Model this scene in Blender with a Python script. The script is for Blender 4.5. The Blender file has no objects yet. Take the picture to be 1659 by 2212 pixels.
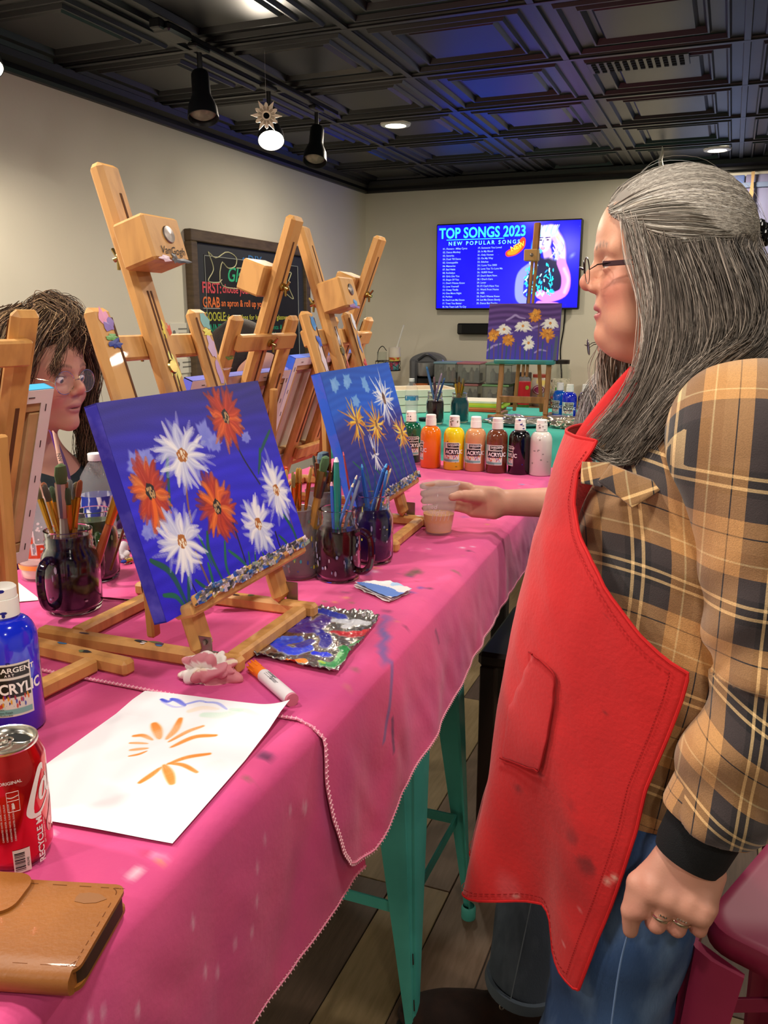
import bpy, math, random
import numpy as np
from mathutils import Matrix, Vector

random.seed(7); np.random.seed(7)
SC = bpy.context.scene
COL = SC.collection
PI = math.pi

# ---------------------------------------------------------------- camera
FPX = 1824.3; YAW = .3818; PITCH = -.22612; CAM = np.array([0, 0, 1.52])
_cy, _sy, _cp, _sp = math.cos(YAW), math.sin(YAW), math.cos(PITCH), math.sin(PITCH)
_fw = np.array([-_sy * _cp, _cy * _cp, _sp]); _rt = np.array([_cy, _sy, 0.]); _up = np.cross(_rt, _fw)
cd = bpy.data.cameras.new('camera'); cam = bpy.data.objects.new('camera', cd); COL.objects.link(cam)
cd.sensor_fit = 'VERTICAL'; cd.sensor_height = 24; cd.lens = FPX / 2212 * 24; cd.clip_start = .05
cam.matrix_world = Matrix([[_rt[i], _up[i], -_fw[i], CAM[i]] for i in range(3)] + [[0, 0, 0, 1]])
SC.camera = cam
SC.view_settings.view_transform = 'Standard'; SC.view_settings.look = 'None'
SC.view_settings.gamma = 1; SC.view_settings.use_curve_mapping = False
SC.view_settings.exposure = 0.0

# ---------------------------------------------------------------- world and lights
w = bpy.data.worlds.new('world'); SC.world = w; w.use_nodes = True
w.node_tree.nodes['Background'].inputs[0].default_value = (1, .93, .85, 1)
w.node_tree.nodes['Background'].inputs[1].default_value = .25
def lamp(kind, loc, power, color, size=.15, aim=None, spot=None, blend=.6):
    l = bpy.data.lights.new('lamp', kind); l.energy = power; l.color = color
    if kind == 'AREA': l.shape = 'DISK'; l.size = size
    else: l.shadow_soft_size = size / 2
    if kind == 'SPOT': l.spot_size = spot; l.spot_blend = blend
    o = bpy.data.objects.new('lamp', l); COL.objects.link(o); o.location = loc
    if aim is not None:
        o.rotation_euler = (Vector(aim) - Vector(loc)).to_track_quat('-Z', 'Y').to_euler()
    return o
WARM = (1, .86, .68); SOFT = (1, .91, .8)
# recessed cans of the room: two in view, the rest of the grid above and behind the photographer
CANS = [(-1.6, 4.137), (-.154, 5.394)]
CANS_OFF = [(-1.2, .95), (-.1, .55), (.75, 1.9), (.8, 3.4), (-.3, 2.4), (-1.3, -.7), (.6, -.6)]
for x, y in CANS: lamp('AREA', (x, y, 2.40), 16, WARM, .13)
for x, y in CANS_OFF: lamp('AREA', (x, y, 2.40), 11 if y < 1.2 and x > -1.25 else 14, SOFT, .15)
lamp('AREA', (-1.95, .45, 2.40), 36, SOFT, .15)

# ---------------------------------------------------------------- materials
def s2l(c):
    c = np.asarray(c, float)
    return np.where(c <= .04045, c / 12.92, ((c + .055) / 1.055) ** 2.4)
def rgb(h):
    if isinstance(h, str): h = [int(h[i:i + 2], 16) / 255 for i in (0, 2, 4)]
    return tuple(float(x) for x in s2l(h)) + (1.,)
_mats = {}
def mat(name, color='808080', rough=.6, metal=0, noise=None, bump=0, bscale=200, vcol=False, emit=0, trans=0, ior=1.45,
        coat=0, sheen=0, alpha=1, emitc=None, spec=.5, stretch=(1, 1, 1), sss=0):
    if name in _mats: return _mats[name]
    m = bpy.data.materials.new(name); m.use_nodes = True; nt = m.node_tree; n = nt.nodes; L = nt.links
    b = n['Principled BSDF']; _mats[name] = m
    b.inputs['Roughness'].default_value = rough; b.inputs['Metallic'].default_value = metal
    b.inputs['IOR'].default_value = ior; b.inputs['Transmission Weight'].default_value = trans
    b.inputs['Coat Weight'].default_value = coat; b.inputs['Sheen Weight'].default_value = sheen
    b.inputs['Alpha'].default_value = alpha; b.inputs['Specular IOR Level'].default_value = spec
    if sss:
        b.inputs['Subsurface Weight'].default_value = sss; b.inputs['Subsurface Scale'].default_value = .008
        b.inputs['Subsurface Radius'].default_value = (1, .35, .2)
    src = None
    tc = n.new('ShaderNodeTexCoord'); mp = n.new('ShaderNodeMapping'); L.new(tc.outputs['Object'], mp.inputs[0])
    mp.inputs['Scale'].default_value = stretch
    if vcol:
        a = n.new('ShaderNodeAttribute'); a.attribute_name = 'Col'; src = a.outputs['Color']
    else:
        b.inputs['Base Color'].default_value = rgb(color)
    if noise:  # (second colour, scale, detail, lo, hi)
        t = n.new('ShaderNodeTexNoise'); t.inputs['Scale'].default_value = noise[1]; t.inputs['Detail'].default_value = noise[2]
        L.new(mp.outputs[0], t.inputs[0])
        r = n.new('ShaderNodeMapRange'); r.inputs[1].default_value = noise[3]; r.inputs[2].default_value = noise[4]
        L.new(t.outputs['Fac'], r.inputs[0])
        mx = n.new('ShaderNodeMix'); mx.data_type = 'RGBA'
        L.new(r.outputs[0], mx.inputs[0])
        if src is not None: L.new(src, mx.inputs[6])
        else: mx.inputs[6].default_value = rgb(color)
        mx.inputs[7].default_value = rgb(noise[0]); src = mx.outputs[2]
    if src is not None: L.new(src, b.inputs['Base Color'])
    if emit:
        b.inputs['Emission Strength'].default_value = emit
        if vcol: L.new(src, b.inputs['Emission Color'])
        else: b.inputs['Emission Color'].default_value = rgb(emitc or color)
    if bump:
        t = n.new('ShaderNodeTexNoise'); t.inputs['Scale'].default_value = bscale; t.inputs['Detail'].default_value = 4
        L.new(mp.outputs[0], t.inputs[0]); bp = n.new('ShaderNodeBump'); bp.inputs['Strength'].default_value = bump
        bp.inputs['Distance'].default_value = .002; L.new(t.outputs['Fac'], bp.inputs['Height']); L.new(bp.outputs[0], b.inputs['Normal'])
    return m

def hexc(h): return np.array([int(h[i:i + 2], 16) / 255 for i in (0, 2, 4)])
# ---------------------------------------------------------------- mesh helpers
class G:
    def __init__(s): s.v = []; s.f = []; s.c = []
    def add(s, V, F, col=None):
        o = len(s.v); s.v += [tuple(map(float, p)) for p in V]; s.f += [tuple(int(i) + o for i in f) for f in F]
        s.c += [col or (1, 1, 1)] * len(V); return s
    def box(s, c, d, R=None, bev=0, col=None):
        c = np.array(c, float); d = np.array(d, float) / 2
        if bev:
            b = min(bev, min(d) * .9); V = []; F = []
            idx = {}
            for a in range(3):
                for sg in (-1, 1):
                    o = [i for i in range(3) if i != a]
                    for p, q in ((-1, -1), (1, -1), (1, 1), (-1, 1)):
                        x = np.zeros(3); x[a] = sg * d[a]; x[o[0]] = p * (d[o[0]] - b); x[o[1]] = q * (d[o[1]] - b)
                        idx[(a, sg, p, q)] = len(V); V.append(x)
            for a in range(3):
                for sg in (-1, 1):
                    f = [idx[(a, sg, p, q)] for p, q in ((-1, -1), (1, -1), (1, 1), (-1, 1))]
                    flip = (sg < 0) != (a == 1)
                    F.append(f[::-1] if flip else f)
            def key(a, sg, other):  # other: dict axis->sign
                o = [i for i in range(3) if i != a]; return idx[(a, sg, other[o[0]], other[o[1]])]
            for a in range(3):
                for b2 in range(a + 1, 3):
                    c2 = 3 - a - b2
                    for sa in (-1, 1):
                        for sb in (-1, 1):
                            f = [key(a, sa, {b2: sb, c2: -1}), key(a, sa, {b2: sb, c2: 1}), key(b2, sb, {a: sa, c2: 1}), key(b2, sb, {a: sa, c2: -1})]
                            n = np.cross(V[f[1]] - V[f[0]], V[f[2]] - V[f[0]]); ref = np.zeros(3); ref[a] = sa; ref[b2] = sb
                            F.append(f if n @ ref > 0 else f[::-1])
            for sx in (-1, 1):
                for sy in (-1, 1):
                    for sz in (-1, 1):
                        sg = {0: sx, 1: sy, 2: sz}; f = [key(a, sg[a], sg) for a in range(3)]
                        n = np.cross(V[f[1]] - V[f[0]], V[f[2]] - V[f[0]])
                        F.append(f if n @ np.array([sx, sy, sz]) > 0 else f[::-1])
            V = np.array(V)
        else:
            V = np.array([[x, y, z] for x in (-d[0], d[0]) for y in (-d[1], d[1]) for z in (-d[2], d[2])])
            F = [(0, 1, 3, 2), (4, 6, 7, 5), (0, 4, 5, 1), (2, 3, 7, 6), (0, 2, 6, 4), (1, 5, 7, 3)]
        if R is not None: V = V @ np.array(R).T
        return s.add(V + c, F, col)
    def beam(s, p0, p1, wd, th, side, bev=.003, col=None):
        """bar from p0 to p1; wd is measured along `side`, th across it"""
        p0 = np.array(p0, float); p1 = np.array(p1, float); z = p1 - p0; L = np.linalg.norm(z); z /= L
        x = np.array(side, float); x -= z * (x @ z); x /= np.linalg.norm(x); y = np.cross(z, x)
        return s.box((p0 + p1) / 2, (wd, th, L), np.array([x, y, z]).T, bev, col)
    def lathe(s, prof, n=32, c=(0, 0, 0), M=None, close=False, col=None, arc=None):
        V = []; F = []; m = len(prof)
        for i in range(n):
            a = 2 * PI * i / n
            for r, z in prof: V.append((r * math.cos(a), r * math.sin(a), z))
        for i in range(n):
            j = (i + 1) % n
            for k in range(m - 1):
                F.append((i * m + k, j * m + k, j * m + k + 1, i * m + k + 1))
        V = np.array(V)
        if prof[0][0] > 1e-6 and close: F.append([i * m for i in range(n)][::-1])
        if prof[-1][0] > 1e-6 and close: F.append([i * m + m - 1 for i in range(n)])
        if M is not None: V = V @ np.array(M).T
        return s.add(V + np.array(c, float), F, col)
    def tube(s, pts, r, n=8, caps=True, col=None, flat=None):
        P = np.array(pts, float); k = len(P); r = np.broadcast_to(np.array(r, float), (k,))
        T = np.gradient(P, axis=0); T /= np.linalg.norm(T, axis=1)[:, None] + 1e-12
        up = np.array([0, 0, 1.]) if abs(T[0][2]) < .9 else np.array([1., 0, 0])
        V = []; x = np.cross(up, T[0]); x /= np.linalg.norm(x)
        for i in range(k):
            x = x - T[i] * (x @ T[i]); x /= np.linalg.norm(x) + 1e-12; y = np.cross(T[i], x)
            fl = flat if flat else 1
            for j in range(n):
                a = 2 * PI * j / n; V.append(P[i] + r[i] * (x * math.cos(a) + y * math.sin(a) * fl))
        F = [(i * n + j, i * n + (j + 1) % n, (i + 1) * n + (j + 1) % n, (i + 1) * n + j) for i in range(k - 1) for j in range(n)]
        if caps: F += [list(range(n))[::-1], [(k - 1) * n + j for j in range(n)]]
        return s.add(V, F, col)
    def quad(s, a, b, c, d, col=None): return s.add([a, b, c, d], [(0, 1, 2, 3)], col)
    def poly(s, pts, z0, z1, col=None, M=None, c=(0, 0, 0)):
        """extruded outline in xy"""
        n = len(pts); V = [(x, y, z0) for x, y in pts] + [(x, y, z1) for x, y in pts]
        F = [list(range(n))[::-1], [n + i for i in range(n)]] + [(i, (i + 1) % n, n + (i + 1) % n, n + i) for i in range(n)]
        V = np.array(V, float)
        if M is not None: V = V @ np.array(M).T
        return s.add(V + np.array(c, float), F, col)
def finish(o, label=None, cat=None, group=None, kind=None):
    if label: o['label'] = label
    if cat: o['category'] = cat
    if group: o['group'] = group
    if kind: o['kind'] = kind
    return o
def mesh_np(name, V, F, material, parent=None, col=None, smooth=True, sharp=None, attrs=None, **kw):
    me = bpy.data.meshes.new(name)
    V = np.asarray(V, np.float32)
    if isinstance(F, np.ndarray):
        k = F.shape[1]; me.vertices.add(len(V)); me.vertices.foreach_set('co', V.ravel())
        me.loops.add(F.size); me.loops.foreach_set('vertex_index', F.ravel().astype(np.int32))
        me.polygons.add(len(F)); me.polygons.foreach_set('loop_start', np.arange(0, F.size, k, dtype=np.int32))
        me.update(calc_edges=True)
    else:
        me.from_pydata(V.tolist(), [], F); me.update()
    if col is not None:
        c = np.asarray(col, float); c = np.c_[s2l(np.clip(c[:, :3], 0, 1)), np.ones(len(c))].astype(np.float32)
        a = me.color_attributes.new('Col', 'FLOAT_COLOR', 'POINT'); a.data.foreach_set('color', c.ravel())
    for an, av in (attrs or {}).items():
        a = me.attributes.new(an, 'FLOAT_VECTOR', 'POINT'); a.data.foreach_set('vector', np.asarray(av, np.float32).ravel())
    if smooth:
        me.polygons.foreach_set('use_smooth', np.ones(len(me.polygons), bool))
        if sharp: me.set_sharp_from_angle(angle=math.radians(sharp))
    else: me.polygons.foreach_set('use_smooth', np.zeros(len(me.polygons), bool))
    me.materials.append(material); me.validate()
    o = bpy.data.objects.new(name, me); COL.objects.link(o)
    if parent is not None: o.parent = parent
    return finish(o, **kw)
def ob(name, g, material, parent=None, smooth=True, sharp=35, colored=False, loc=None, rot=None, **kw):
    o = mesh_np(name, g.v, g.f, material, parent, col=g.c if colored else None, smooth=smooth, sharp=sharp, **kw)
    if loc is not None: o.location = loc
    if rot is not None: o.rotation_euler = rot
    return o
def thing(name, label, cat, loc=(0, 0, 0), rz=0, group=None, rot=None):
    o = bpy.data.objects.new(name, None); COL.objects.link(o); o.location = loc; o.rotation_euler = rot or (0, 0, rz)
    o.empty_display_size = .05
    return finish(o, label, cat, group)
def dup(root, loc, label=None, rz=None, group=None):
    def cp(o, par):
        c = o.copy(); COL.objects.link(c)
        if par is not None: c.parent = par
        for ch in list(o.children): cp(ch, c)
        return c
    r = cp(root, None); r.location = loc
    if rz is not None: r.rotation_euler = (0, 0, rz)
    if label: r['label'] = label
    if group: r['group'] = group
    return r
def grid_faces(nu, nv):
    i, j = np.meshgrid(np.arange(nu - 1), np.arange(nv - 1), indexing='ij'); a = (i * nv + j).ravel()
    return np.stack([a, a + nv, a + nv + 1, a + 1], 1)
_tc = {}
def text_geo(s, size=1, font_scale=1, bold=0, italic=0, space=1, align='LEFT'):
    k = (s, bold, italic, space, align)
    if k not in _tc:
        c = bpy.data.curves.new('t', 'FONT'); c.body = s; c.size = 1; c.offset = bold; c.shear = italic
        c.space_character = space; c.align_x = align; c.resolution_u = 3
        o = bpy.data.objects.new('t', c); COL.objects.link(o)
        me = o.to_mesh(); V = np.array([v.co[:] for v in me.vertices]).reshape(-1, 3); F = [tuple(p.vertices) for p in me.polygons]
        o.to_mesh_clear(); bpy.data.objects.remove(o); bpy.data.curves.remove(c); _tc[k] = (V, F)
    V, F = _tc[k]; return V * size, F
def text_on(g, s, origin, ux, uy, size, col=None, wide=1, **kw):
    """flat lettering on the plane origin + a*ux + b*uy"""
    V, F = text_geo(s, size, **kw)
    if len(V) == 0: return
    P = np.array(origin) + V[:, :1] * wide * np.array(ux) + V[:, 1:2] * np.array(uy)
    g.add(P, F, col)
def vnoise(P, scale, seed=0):
    """cheap smooth pseudo noise from sines, -1..1"""
    rs = np.random.RandomState(seed); out = 0
    for k in range(5):
        d = rs.randn(3); d /= np.linalg.norm(d); ph = rs.rand() * 6.28; f = scale * (.6 + .9 * rs.rand())
        d2 = rs.randn(3); d2 /= np.linalg.norm(d2)
        out = out + np.sin(P @ d * f + ph + 1.3 * np.sin(P @ d2 * f * .7 + ph * 2))
    return out / 3.2

# ---------------------------------------------------------------- signed-distance modelling (bodies, cloth, crumpled things)
def smin(a, b, k):
    h = np.clip(.5 + .5 * (b - a) / k, 0, 1); return b + (a - b) * h - k * h * (1 - h)
def smax(a, b, k): return -smin(-a, -b, k)
def ell(P, c, r, R=None):
    q = P - np.array(c, np.float32)
    if R is not None: q = q @ np.array(R, np.float32)
    r = np.array(r, np.float32); k0 = np.linalg.norm(q / r, axis=1); k1 = np.linalg.norm(q / (r * r), axis=1)
    return k0 * (k0 - 1) / (k1 + 1e-9)
def cap(P, a, b, ra, rb=None):
    rb = ra if rb is None else rb; a = np.array(a, np.float32); b = np.array(b, np.float32); d = b - a
    t = np.clip(((P - a) @ d) / (d @ d), 0, 1); return np.linalg.norm(P - a - t[:, None] * d, axis=1) - (ra + (rb - ra) * t)
def rbox(P, c, h, r, R=None):
    q = P - np.array(c, np.float32)
    if R is not None: q = q @ np.array(R, np.float32)
    q = np.abs(q) - (np.array(h, np.float32) - r)
    return np.linalg.norm(np.maximum(q, 0), axis=1) + np.minimum(q.max(1), 0) - r
def surf(fn, lo, hi, h):
    """surface nets of fn<0 between lo and hi at step h"""
    lo = np.array(lo, float); n = np.ceil((np.array(hi) - lo) / h).astype(int) + 1
    K = 4; nc = (n + K - 1) // K + 1
    ax = [lo[i] + (np.arange(nc[i]) * K + 1.5) * h for i in range(3)]
    Pc = np.stack(np.meshgrid(*ax, indexing='ij'), -1).reshape(-1, 3).astype(np.float32)
    Fc = fn(Pc).reshape(nc); Fr = np.repeat(np.repeat(np.repeat(Fc, K, 0), K, 1), K, 2)[:n[0], :n[1], :n[2]].astype(np.float32).copy()
    ix = np.argwhere(np.abs(Fr) < h * K * 1.7)
    vals = np.empty(len(ix), np.float32)
    for s in range(0, len(ix), 400000):
        vals[s:s + 400000] = fn((lo + ix[s:s + 400000] * h).astype(np.float32))
    Fr[ix[:, 0], ix[:, 1], ix[:, 2]] = vals
    S = Fr < 0
    o = [S[a:n[0] - 1 + a, b:n[1] - 1 + b, c:n[2] - 1 + c] for a in (0, 1) for b in (0, 1) for c in (0, 1)]
    allm = o[0].copy(); anym = o[0].copy()
    for q in o[1:]: allm &= q; anym |= q
    cells = np.argwhere(anym & ~allm); cid = -np.ones(n - 1, np.int64); cid[tuple(cells.T)] = np.arange(len(cells))
    acc = np.zeros((len(cells), 3)); cnt = np.zeros(len(cells))
    cor = [(a, b, c) for a in (0, 1) for b in (0, 1) for c in (0, 1)]
    for a in cor:
        for ax_ in range(3):
            if a[ax_] == 1: continue
            b = list(a); b[ax_] = 1
            va = Fr[tuple((cells + a).T)]; vb = Fr[tuple((cells + b).T)]; m = (va < 0) != (vb < 0)
            t = va / (va - vb + 1e-20); p = np.tile(np.array(a, float), (len(cells), 1)); p[:, ax_] += t
            acc[m] += p[m]; cnt[m] += 1
    V = lo + (cells + acc / np.maximum(cnt, 1)[:, None]) * h
    Fs = []
    for ax_ in range(3):
        b1, b2 = [(1, 2), (2, 0), (0, 1)][ax_]
        sl0 = [slice(None)] * 3; sl1 = [slice(None)] * 3; sl0[ax_] = slice(0, -1); sl1[ax_] = slice(1, None)
        A = S[tuple(sl0)]; B = S[tuple(sl1)]; e = np.argwhere(A != B)
        e = e[(e[:, b1] > 0) & (e[:, b2] > 0) & (e[:, b1] < n[b1] - 1) & (e[:, b2] < n[b2] - 1)]
        ins = A[tuple(e.T)]
        q = []
        for d1, d2 in ((-1, -1), (0, -1), (0, 0), (-1, 0)):
            c = e.copy(); c[:, b1] += d1; c[:, b2] += d2; q.append(cid[tuple(c.T)])
        q = np.stack(q, 1); q[~ins] = q[~ins][:, ::-1]; Fs.append(q)
    F = np.concatenate(Fs); F = F[(F >= 0).all(1)]
    return V, F
def catmull(P, n):
    P = np.array(P, float); k = len(P); Q = np.concatenate([[2 * P[0] - P[1]], P, [2 * P[-1] - P[-2]]])
    t = np.linspace(0, k - 1 - 1e-6, n); i = t.astype(int); f = (t - i)[:, None]
    a, b, c, d = Q[i], Q[i + 1], Q[i + 2], Q[i + 3]
    return .5 * (2 * b + (c - a) * f + (2 * a - 5 * b + 4 * c - d) * f ** 2 + (3 * b - a - 3 * c + d) * f ** 3)
def strands(name, guides, n, colors, material, parent, r=.0007, seg=20, jit=.006, wave=0, wfreq=3, seed=1, label=None, taper=.5, M=None, push=None):
    """hair: n thin tubes interpolated between guide curves"""
    rs = np.random.RandomState(seed); Gd = np.stack([catmull(g, seg) for g in guides]); k = len(Gd)
    u = rs.rand(n) * (k - 1); i = np.minimum(u.astype(int), k - 2); f = (u - i)[:, None, None]
    C = Gd[i] * (1 - f) + Gd[i + 1] * f
    tt = np.linspace(0, 1, seg)[None, :, None]
    off = rs.randn(n, 1, 3) * jit; off2 = rs.randn(n, 1, 3) * jit * .8
    C = C + off * (.5 + .5 * tt) + off2 * np.sin(tt * PI * (1 + rs.rand(n, 1, 1)))
    if wave:
        ph = rs.rand(n, 1, 3) * .8 + np.floor(u * 4)[:, None, None] * 1.3; C = C + wave * np.sin(tt * wfreq * 2 * PI + ph * 2.2) * (.15 + tt)
    if push: C = push(C.reshape(-1, 3)).reshape(C.shape)
    tq = np.linspace(0, 1, seg)
    T = np.gradient(C, axis=1); T /= np.linalg.norm(T, axis=2)[..., None] + 1e-9
    x = np.cross(T, [.3, .5, .81]); x /= np.linalg.norm(x, axis=2)[..., None] + 1e-9; y = np.cross(T, x)
    rr = (r * (1 - taper * tq))[None, :, None] * (.7 + .6 * rs.rand(n, 1, 1))
    ring = [C + rr * (x * math.cos(a) + y * math.sin(a)) for a in (0, 2.094, 4.189)]
    V = np.stack(ring, 2).reshape(-1, 3)
    base = (np.arange(n)[:, None] * seg + np.arange(seg - 1)[None]).ravel() * 3
    F = np.concatenate([np.stack([base + j, base + (j + 1) % 3, base + 3 + (j + 1) % 3, base + 3 + j], 1) for j in range(3)])
    cols = np.array([hexc(q) for q in colors]); ci = rs.randint(0, len(cols), n); cc = cols[ci] * (.85 + .3 * rs.rand(n, 1)) * (1 + .22 * np.sin(u * 13 + 2 * np.sin(u * 31)) + .14 * np.sin(u * 47 + seed))[:, None]
    cc = np.repeat(cc, seg * 3, 0)
    if M is not None: V = V @ np.array(M)[:3, :3].T + np.array(M)[:3, 3]
    return mesh_np(name, V, F, material, parent, col=cc, kind='stuff', label=label)

# ================================================================ ROOM
TZ = 1.03            # height of the cloth-covered table tops
M_wall = mat('wall_paint', 'dcd8c8', .85, noise=('d3cfbe', 1.5, 3, .35, .7), bump=.15, bscale=90)
M_blk = mat('black_satin', '0a0c11', .38, spec=.6)
M_blkm = mat('black_plastic', '0b0b0c', .45)
M_trim = mat('black_trim', '09090b', .4)
H = 2.44; XL = -2.47; YB = 5.80; XR = 2.3; YF = -1.7
for nm, c, d in (('wall_left', (XL - .05, (YB + YF) / 2, H / 2), (.1, YB - YF + .2, H)), ('wall_back', ((XL + XR) / 2, YB + .05, H / 2), (XR - XL, .1, H)),
                 ('wall_right', (XR + .05, (YB + YF) / 2, H / 2), (.1, YB - YF + .2, H)), ('wall_front', ((XL + XR) / 2, YF - .05, H / 2), (XR - XL, .1, H))):
    ob(nm, G().box(c, d), M_wall, kind='structure')
# floor: wood-look planks, each its own piece
fl = ob('floor', G().box(((XL + XR) / 2, (YB + YF) / 2, -.03), (XR - XL, YB - YF, .05)), mat('floor_base', '241c17', .8), kind='structure')
rs = np.random.RandomState(4)
tones = [('6a5443', '57432f'), ('5a4638', '463628'), ('8a7656', '75623f'), ('4c3b31', '3c2d22'), ('736049', '604c37')]
pm = [mat('plank_%d' % i, a, .55, noise=(b, 9, 6, .3, .75), stretch=(9, 1, 1), bump=.25, bscale=40) for i, (a, b) in enumerate(tones)]
pme = {}
for i in range(21):
    x = -1.75 + i * .156
    y0 = -.1 - rs.rand() * 1.0
    for j in range(6):
        y = y0 + j * 1.2
        if y > 5.0: continue
        t = rs.choice(5, p=[.28, .24, .2, .14, .14])
        if t not in pme:
            o = ob('floor_plank', G().box((0, 0, 0), (.153, 1.197, .006), bev=.0015), pm[t], fl, smooth=False); pme[t] = o.data
        else:
            o = bpy.data.objects.new('floor_plank', pme[t]); COL.objects.link(o); o.parent = fl
        o.location = (x, y + .6, -.002)
# ceiling: pressed black tiles in a lay-in grid
ce = ob('ceiling', G().box(((XL + XR) / 2, (YB + YF) / 2, H + .06), (XR - XL, YB - YF, .03)), M_blkm, kind='structure')
TS = .61; GX0 = -1.859; GY0 = 2.778
prof = [(.0105, .0), (.013, .007), (.050, .007), (.056, -.004), (.062, -.004), (.070, .010), (.074, .010), (.112, .012), (.118, .001), (.124, .001), (.134, .020), (.150, .020), (.162, .008)]
Vt = []; Ft = []
for d, z in prof:
    q = TS / 2 - d; Vt += [(-q, -q, z), (q, -q, z), (q, q, z), (-q, q, z)]
for k in range(len(prof) - 1):
    for j in range(4): Ft.append((k * 4 + j, (k + 1) * 4 + j, (k + 1) * 4 + (j + 1) % 4, k * 4 + (j + 1) % 4))
e = (len(prof) - 1) * 4; Ft.append((e, e + 3, e + 2, e + 1))
tile0 = None
for i in range(-1, 7):
    for j in range(-3, 5):
        x = GX0 + (i + .5) * TS; y = GY0 + (j + .5) * TS
        if x - TS / 2 < XL - .02 or x > 2.1: continue
        if tile0 is None: tile0 = mesh_np('ceiling_tile', Vt, Ft, M_blk, ce, smooth=False); o = tile0
        else: o = bpy.data.objects.new('ceiling_tile', tile0.data); COL.objects.link(o); o.parent = ce
        o.location = (x, y, H)
for i in range(0, 7):
    ob('grid_bar', G().box((GX0 + i * TS, 2.1, H + .001), (.022, 7.4, .01), bev=.001), M_blk, ce, smooth=False)
for j in range(-3, 6):
    ob('grid_bar', G().box((0, GY0 + j * TS, H + .0005), (4.9, .022, .01), bev=.001), M_blk, ce, smooth=False)
# black crown along the top of the walls
crown = [(0, 0), (.022, 0), (.03, .012), (.03, .03), (.05, .045), (.06, .07), (0, .07)]
def crownrun(nm, p0, p1, nrm):
    V = []; 
    for p in (p0, p1):
        for a, b in crown: V.append((p[0] + nrm[0] * a, p[1] + nrm[1] * a, 2.37 + b))
    n = len(crown); F = [(i, (i + 1) % n, n + (i + 1) % n, n + i) for i in range(n)] + [list(range(n))[::-1], list(range(n, 2 * n))]
    mesh_np(nm, V, F, M_trim, smooth=False, kind='structure')
crownrun('trim_1', (XL, YF, 0), (XL, YB, 0), (1, 0)); crownrun('trim_2', (XL, YB, 0), (XR, YB, 0), (0, -1))
crownrun('trim_3', (XR, YF, 0), (XR, YB, 0), (-1, 0))
# air grille let into one ceiling tile
vt = thing('ceiling_vent', 'dark pierced air grille set in a black ceiling tile', 'vent', (-.40, 3.52, H))
ob('frame', G().box((0, 0, -.004), (.36, .14, .006), bev=.002), M_blk, vt)
g = G()
for i in range(12):
    for j in range(4): g.box((-.155 + i * .028, -.048 + j * .032, -.0085), (.016, .018, .003))
ob('grille_openings', g, mat('hole_black', '020202', .9), vt, kind='stuff', smooth=False)

# recessed cans
M_can = mat('can_trim', 'f4f1e6', .4); M_glow = mat('lamp_glow', 'fff3dc', emit=14, emitc='fff0d2')
for k, (x, y) in enumerate(CANS):
    lb = ['round recessed ceiling light glowing left of the television', 'round recessed ceiling light glowing above the gray-haired woman'][k]
    t = thing('recessed_light', lb, 'ceiling light', (x, y, H), group='recessed ceiling lights')
    ob('trim_ring', G().lathe([(.048, -.004), (.052, -.010), (.072, -.007), (.075, .002)], 40), M_can, t)
    ob('diffuser', G().lathe([(0, -.006), (.03, -.0065), (.050, -.005)], 32), M_glow, t)

# track lighting
tr = thing('track_light_rail', 'black ceiling track carrying the spotlights along the left wall', 'track light', (-1.745, 3.1, 2.415))
ob('rail', G().box((0, 0, .004), (.035, 1.3, .02), bev=.003), M_blk, tr)
ob('end_cap', G().box((0, -.66, 0), (.04, .03, .03), bev=.004), M_blk, tr)
ob('power_feed', G().box((0, -.58, -.002), (.07, .13, .03), bev=.008), M_blk, tr)
def spothead(loc, d, lit, label):
    d = np.array(d, float); d /= np.linalg.norm(d)
    t = thing('track_spotlight', label, 'spotlight', loc, group='black spotlights on the ceiling track')
    z = -d; x = np.cross([0, 1, 0], z); x /= np.linalg.norm(x); y = np.cross(z, x); R = np.array([x, y, z]).T
    ob('stem', G().tube([(0, 0, 0), (0, 0, -.075)], .009, 10), M_blk, t)
    ob('adapter', G().box((0, 0, .015), (.033, .09, .016), bev=.004), M_blk, t)
    c = np.array([0, 0, -.085])
    V = [(.0, .03), (.026, .028), (.03, .02), (.031, -.05), (.034, -.06), (.048, -.095), (.052, -.135), (.049, -.135), (.044, -.11)]
    ob('housing', G().lathe(V, 32, c, R), M_blk, t)
    ob('bulb', G().lathe([(.0, -.128), (.03, -.126), (.044, -.116), (.046, -.108)], 32, c, R),
       mat('bulb_lit', 'fff6e2', emit=60, emitc='fff2da') if lit else mat('bulb_off', '9a917f', .5, noise=('7f776a', 40, 2, .4, .6)), t)
    return t
spothead((-1.725, 2.64, 2.382), (.22, -.28, -1), False, 'unlit black spotlight nearest the camera on the ceiling track')
sp = spothead((-1.755, 3.16, 2.382), (.35, -.55, -.9), True, 'brightly lit spotlight on the ceiling track behind the snowflake')
spothead((-1.735, 3.54, 2.382), (.12, -.45, -1), False, 'unlit black spotlight farthest along the ceiling track')
spothead((-2.04, 1.99, 2.40), (.45, -.2, -1), True, 'lit spotlight at the near left end of the ceiling')
lamp('SPOT', (-1.70, 3.03, 2.20), 50, WARM, .08, aim=(-.3, .2, .6), spot=1.9)
lamp('SPOT', (-1.96, 1.95, 2.21), 52, WARM, .08, aim=(-2.4, 2.7, .9), spot=2.0)
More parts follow.
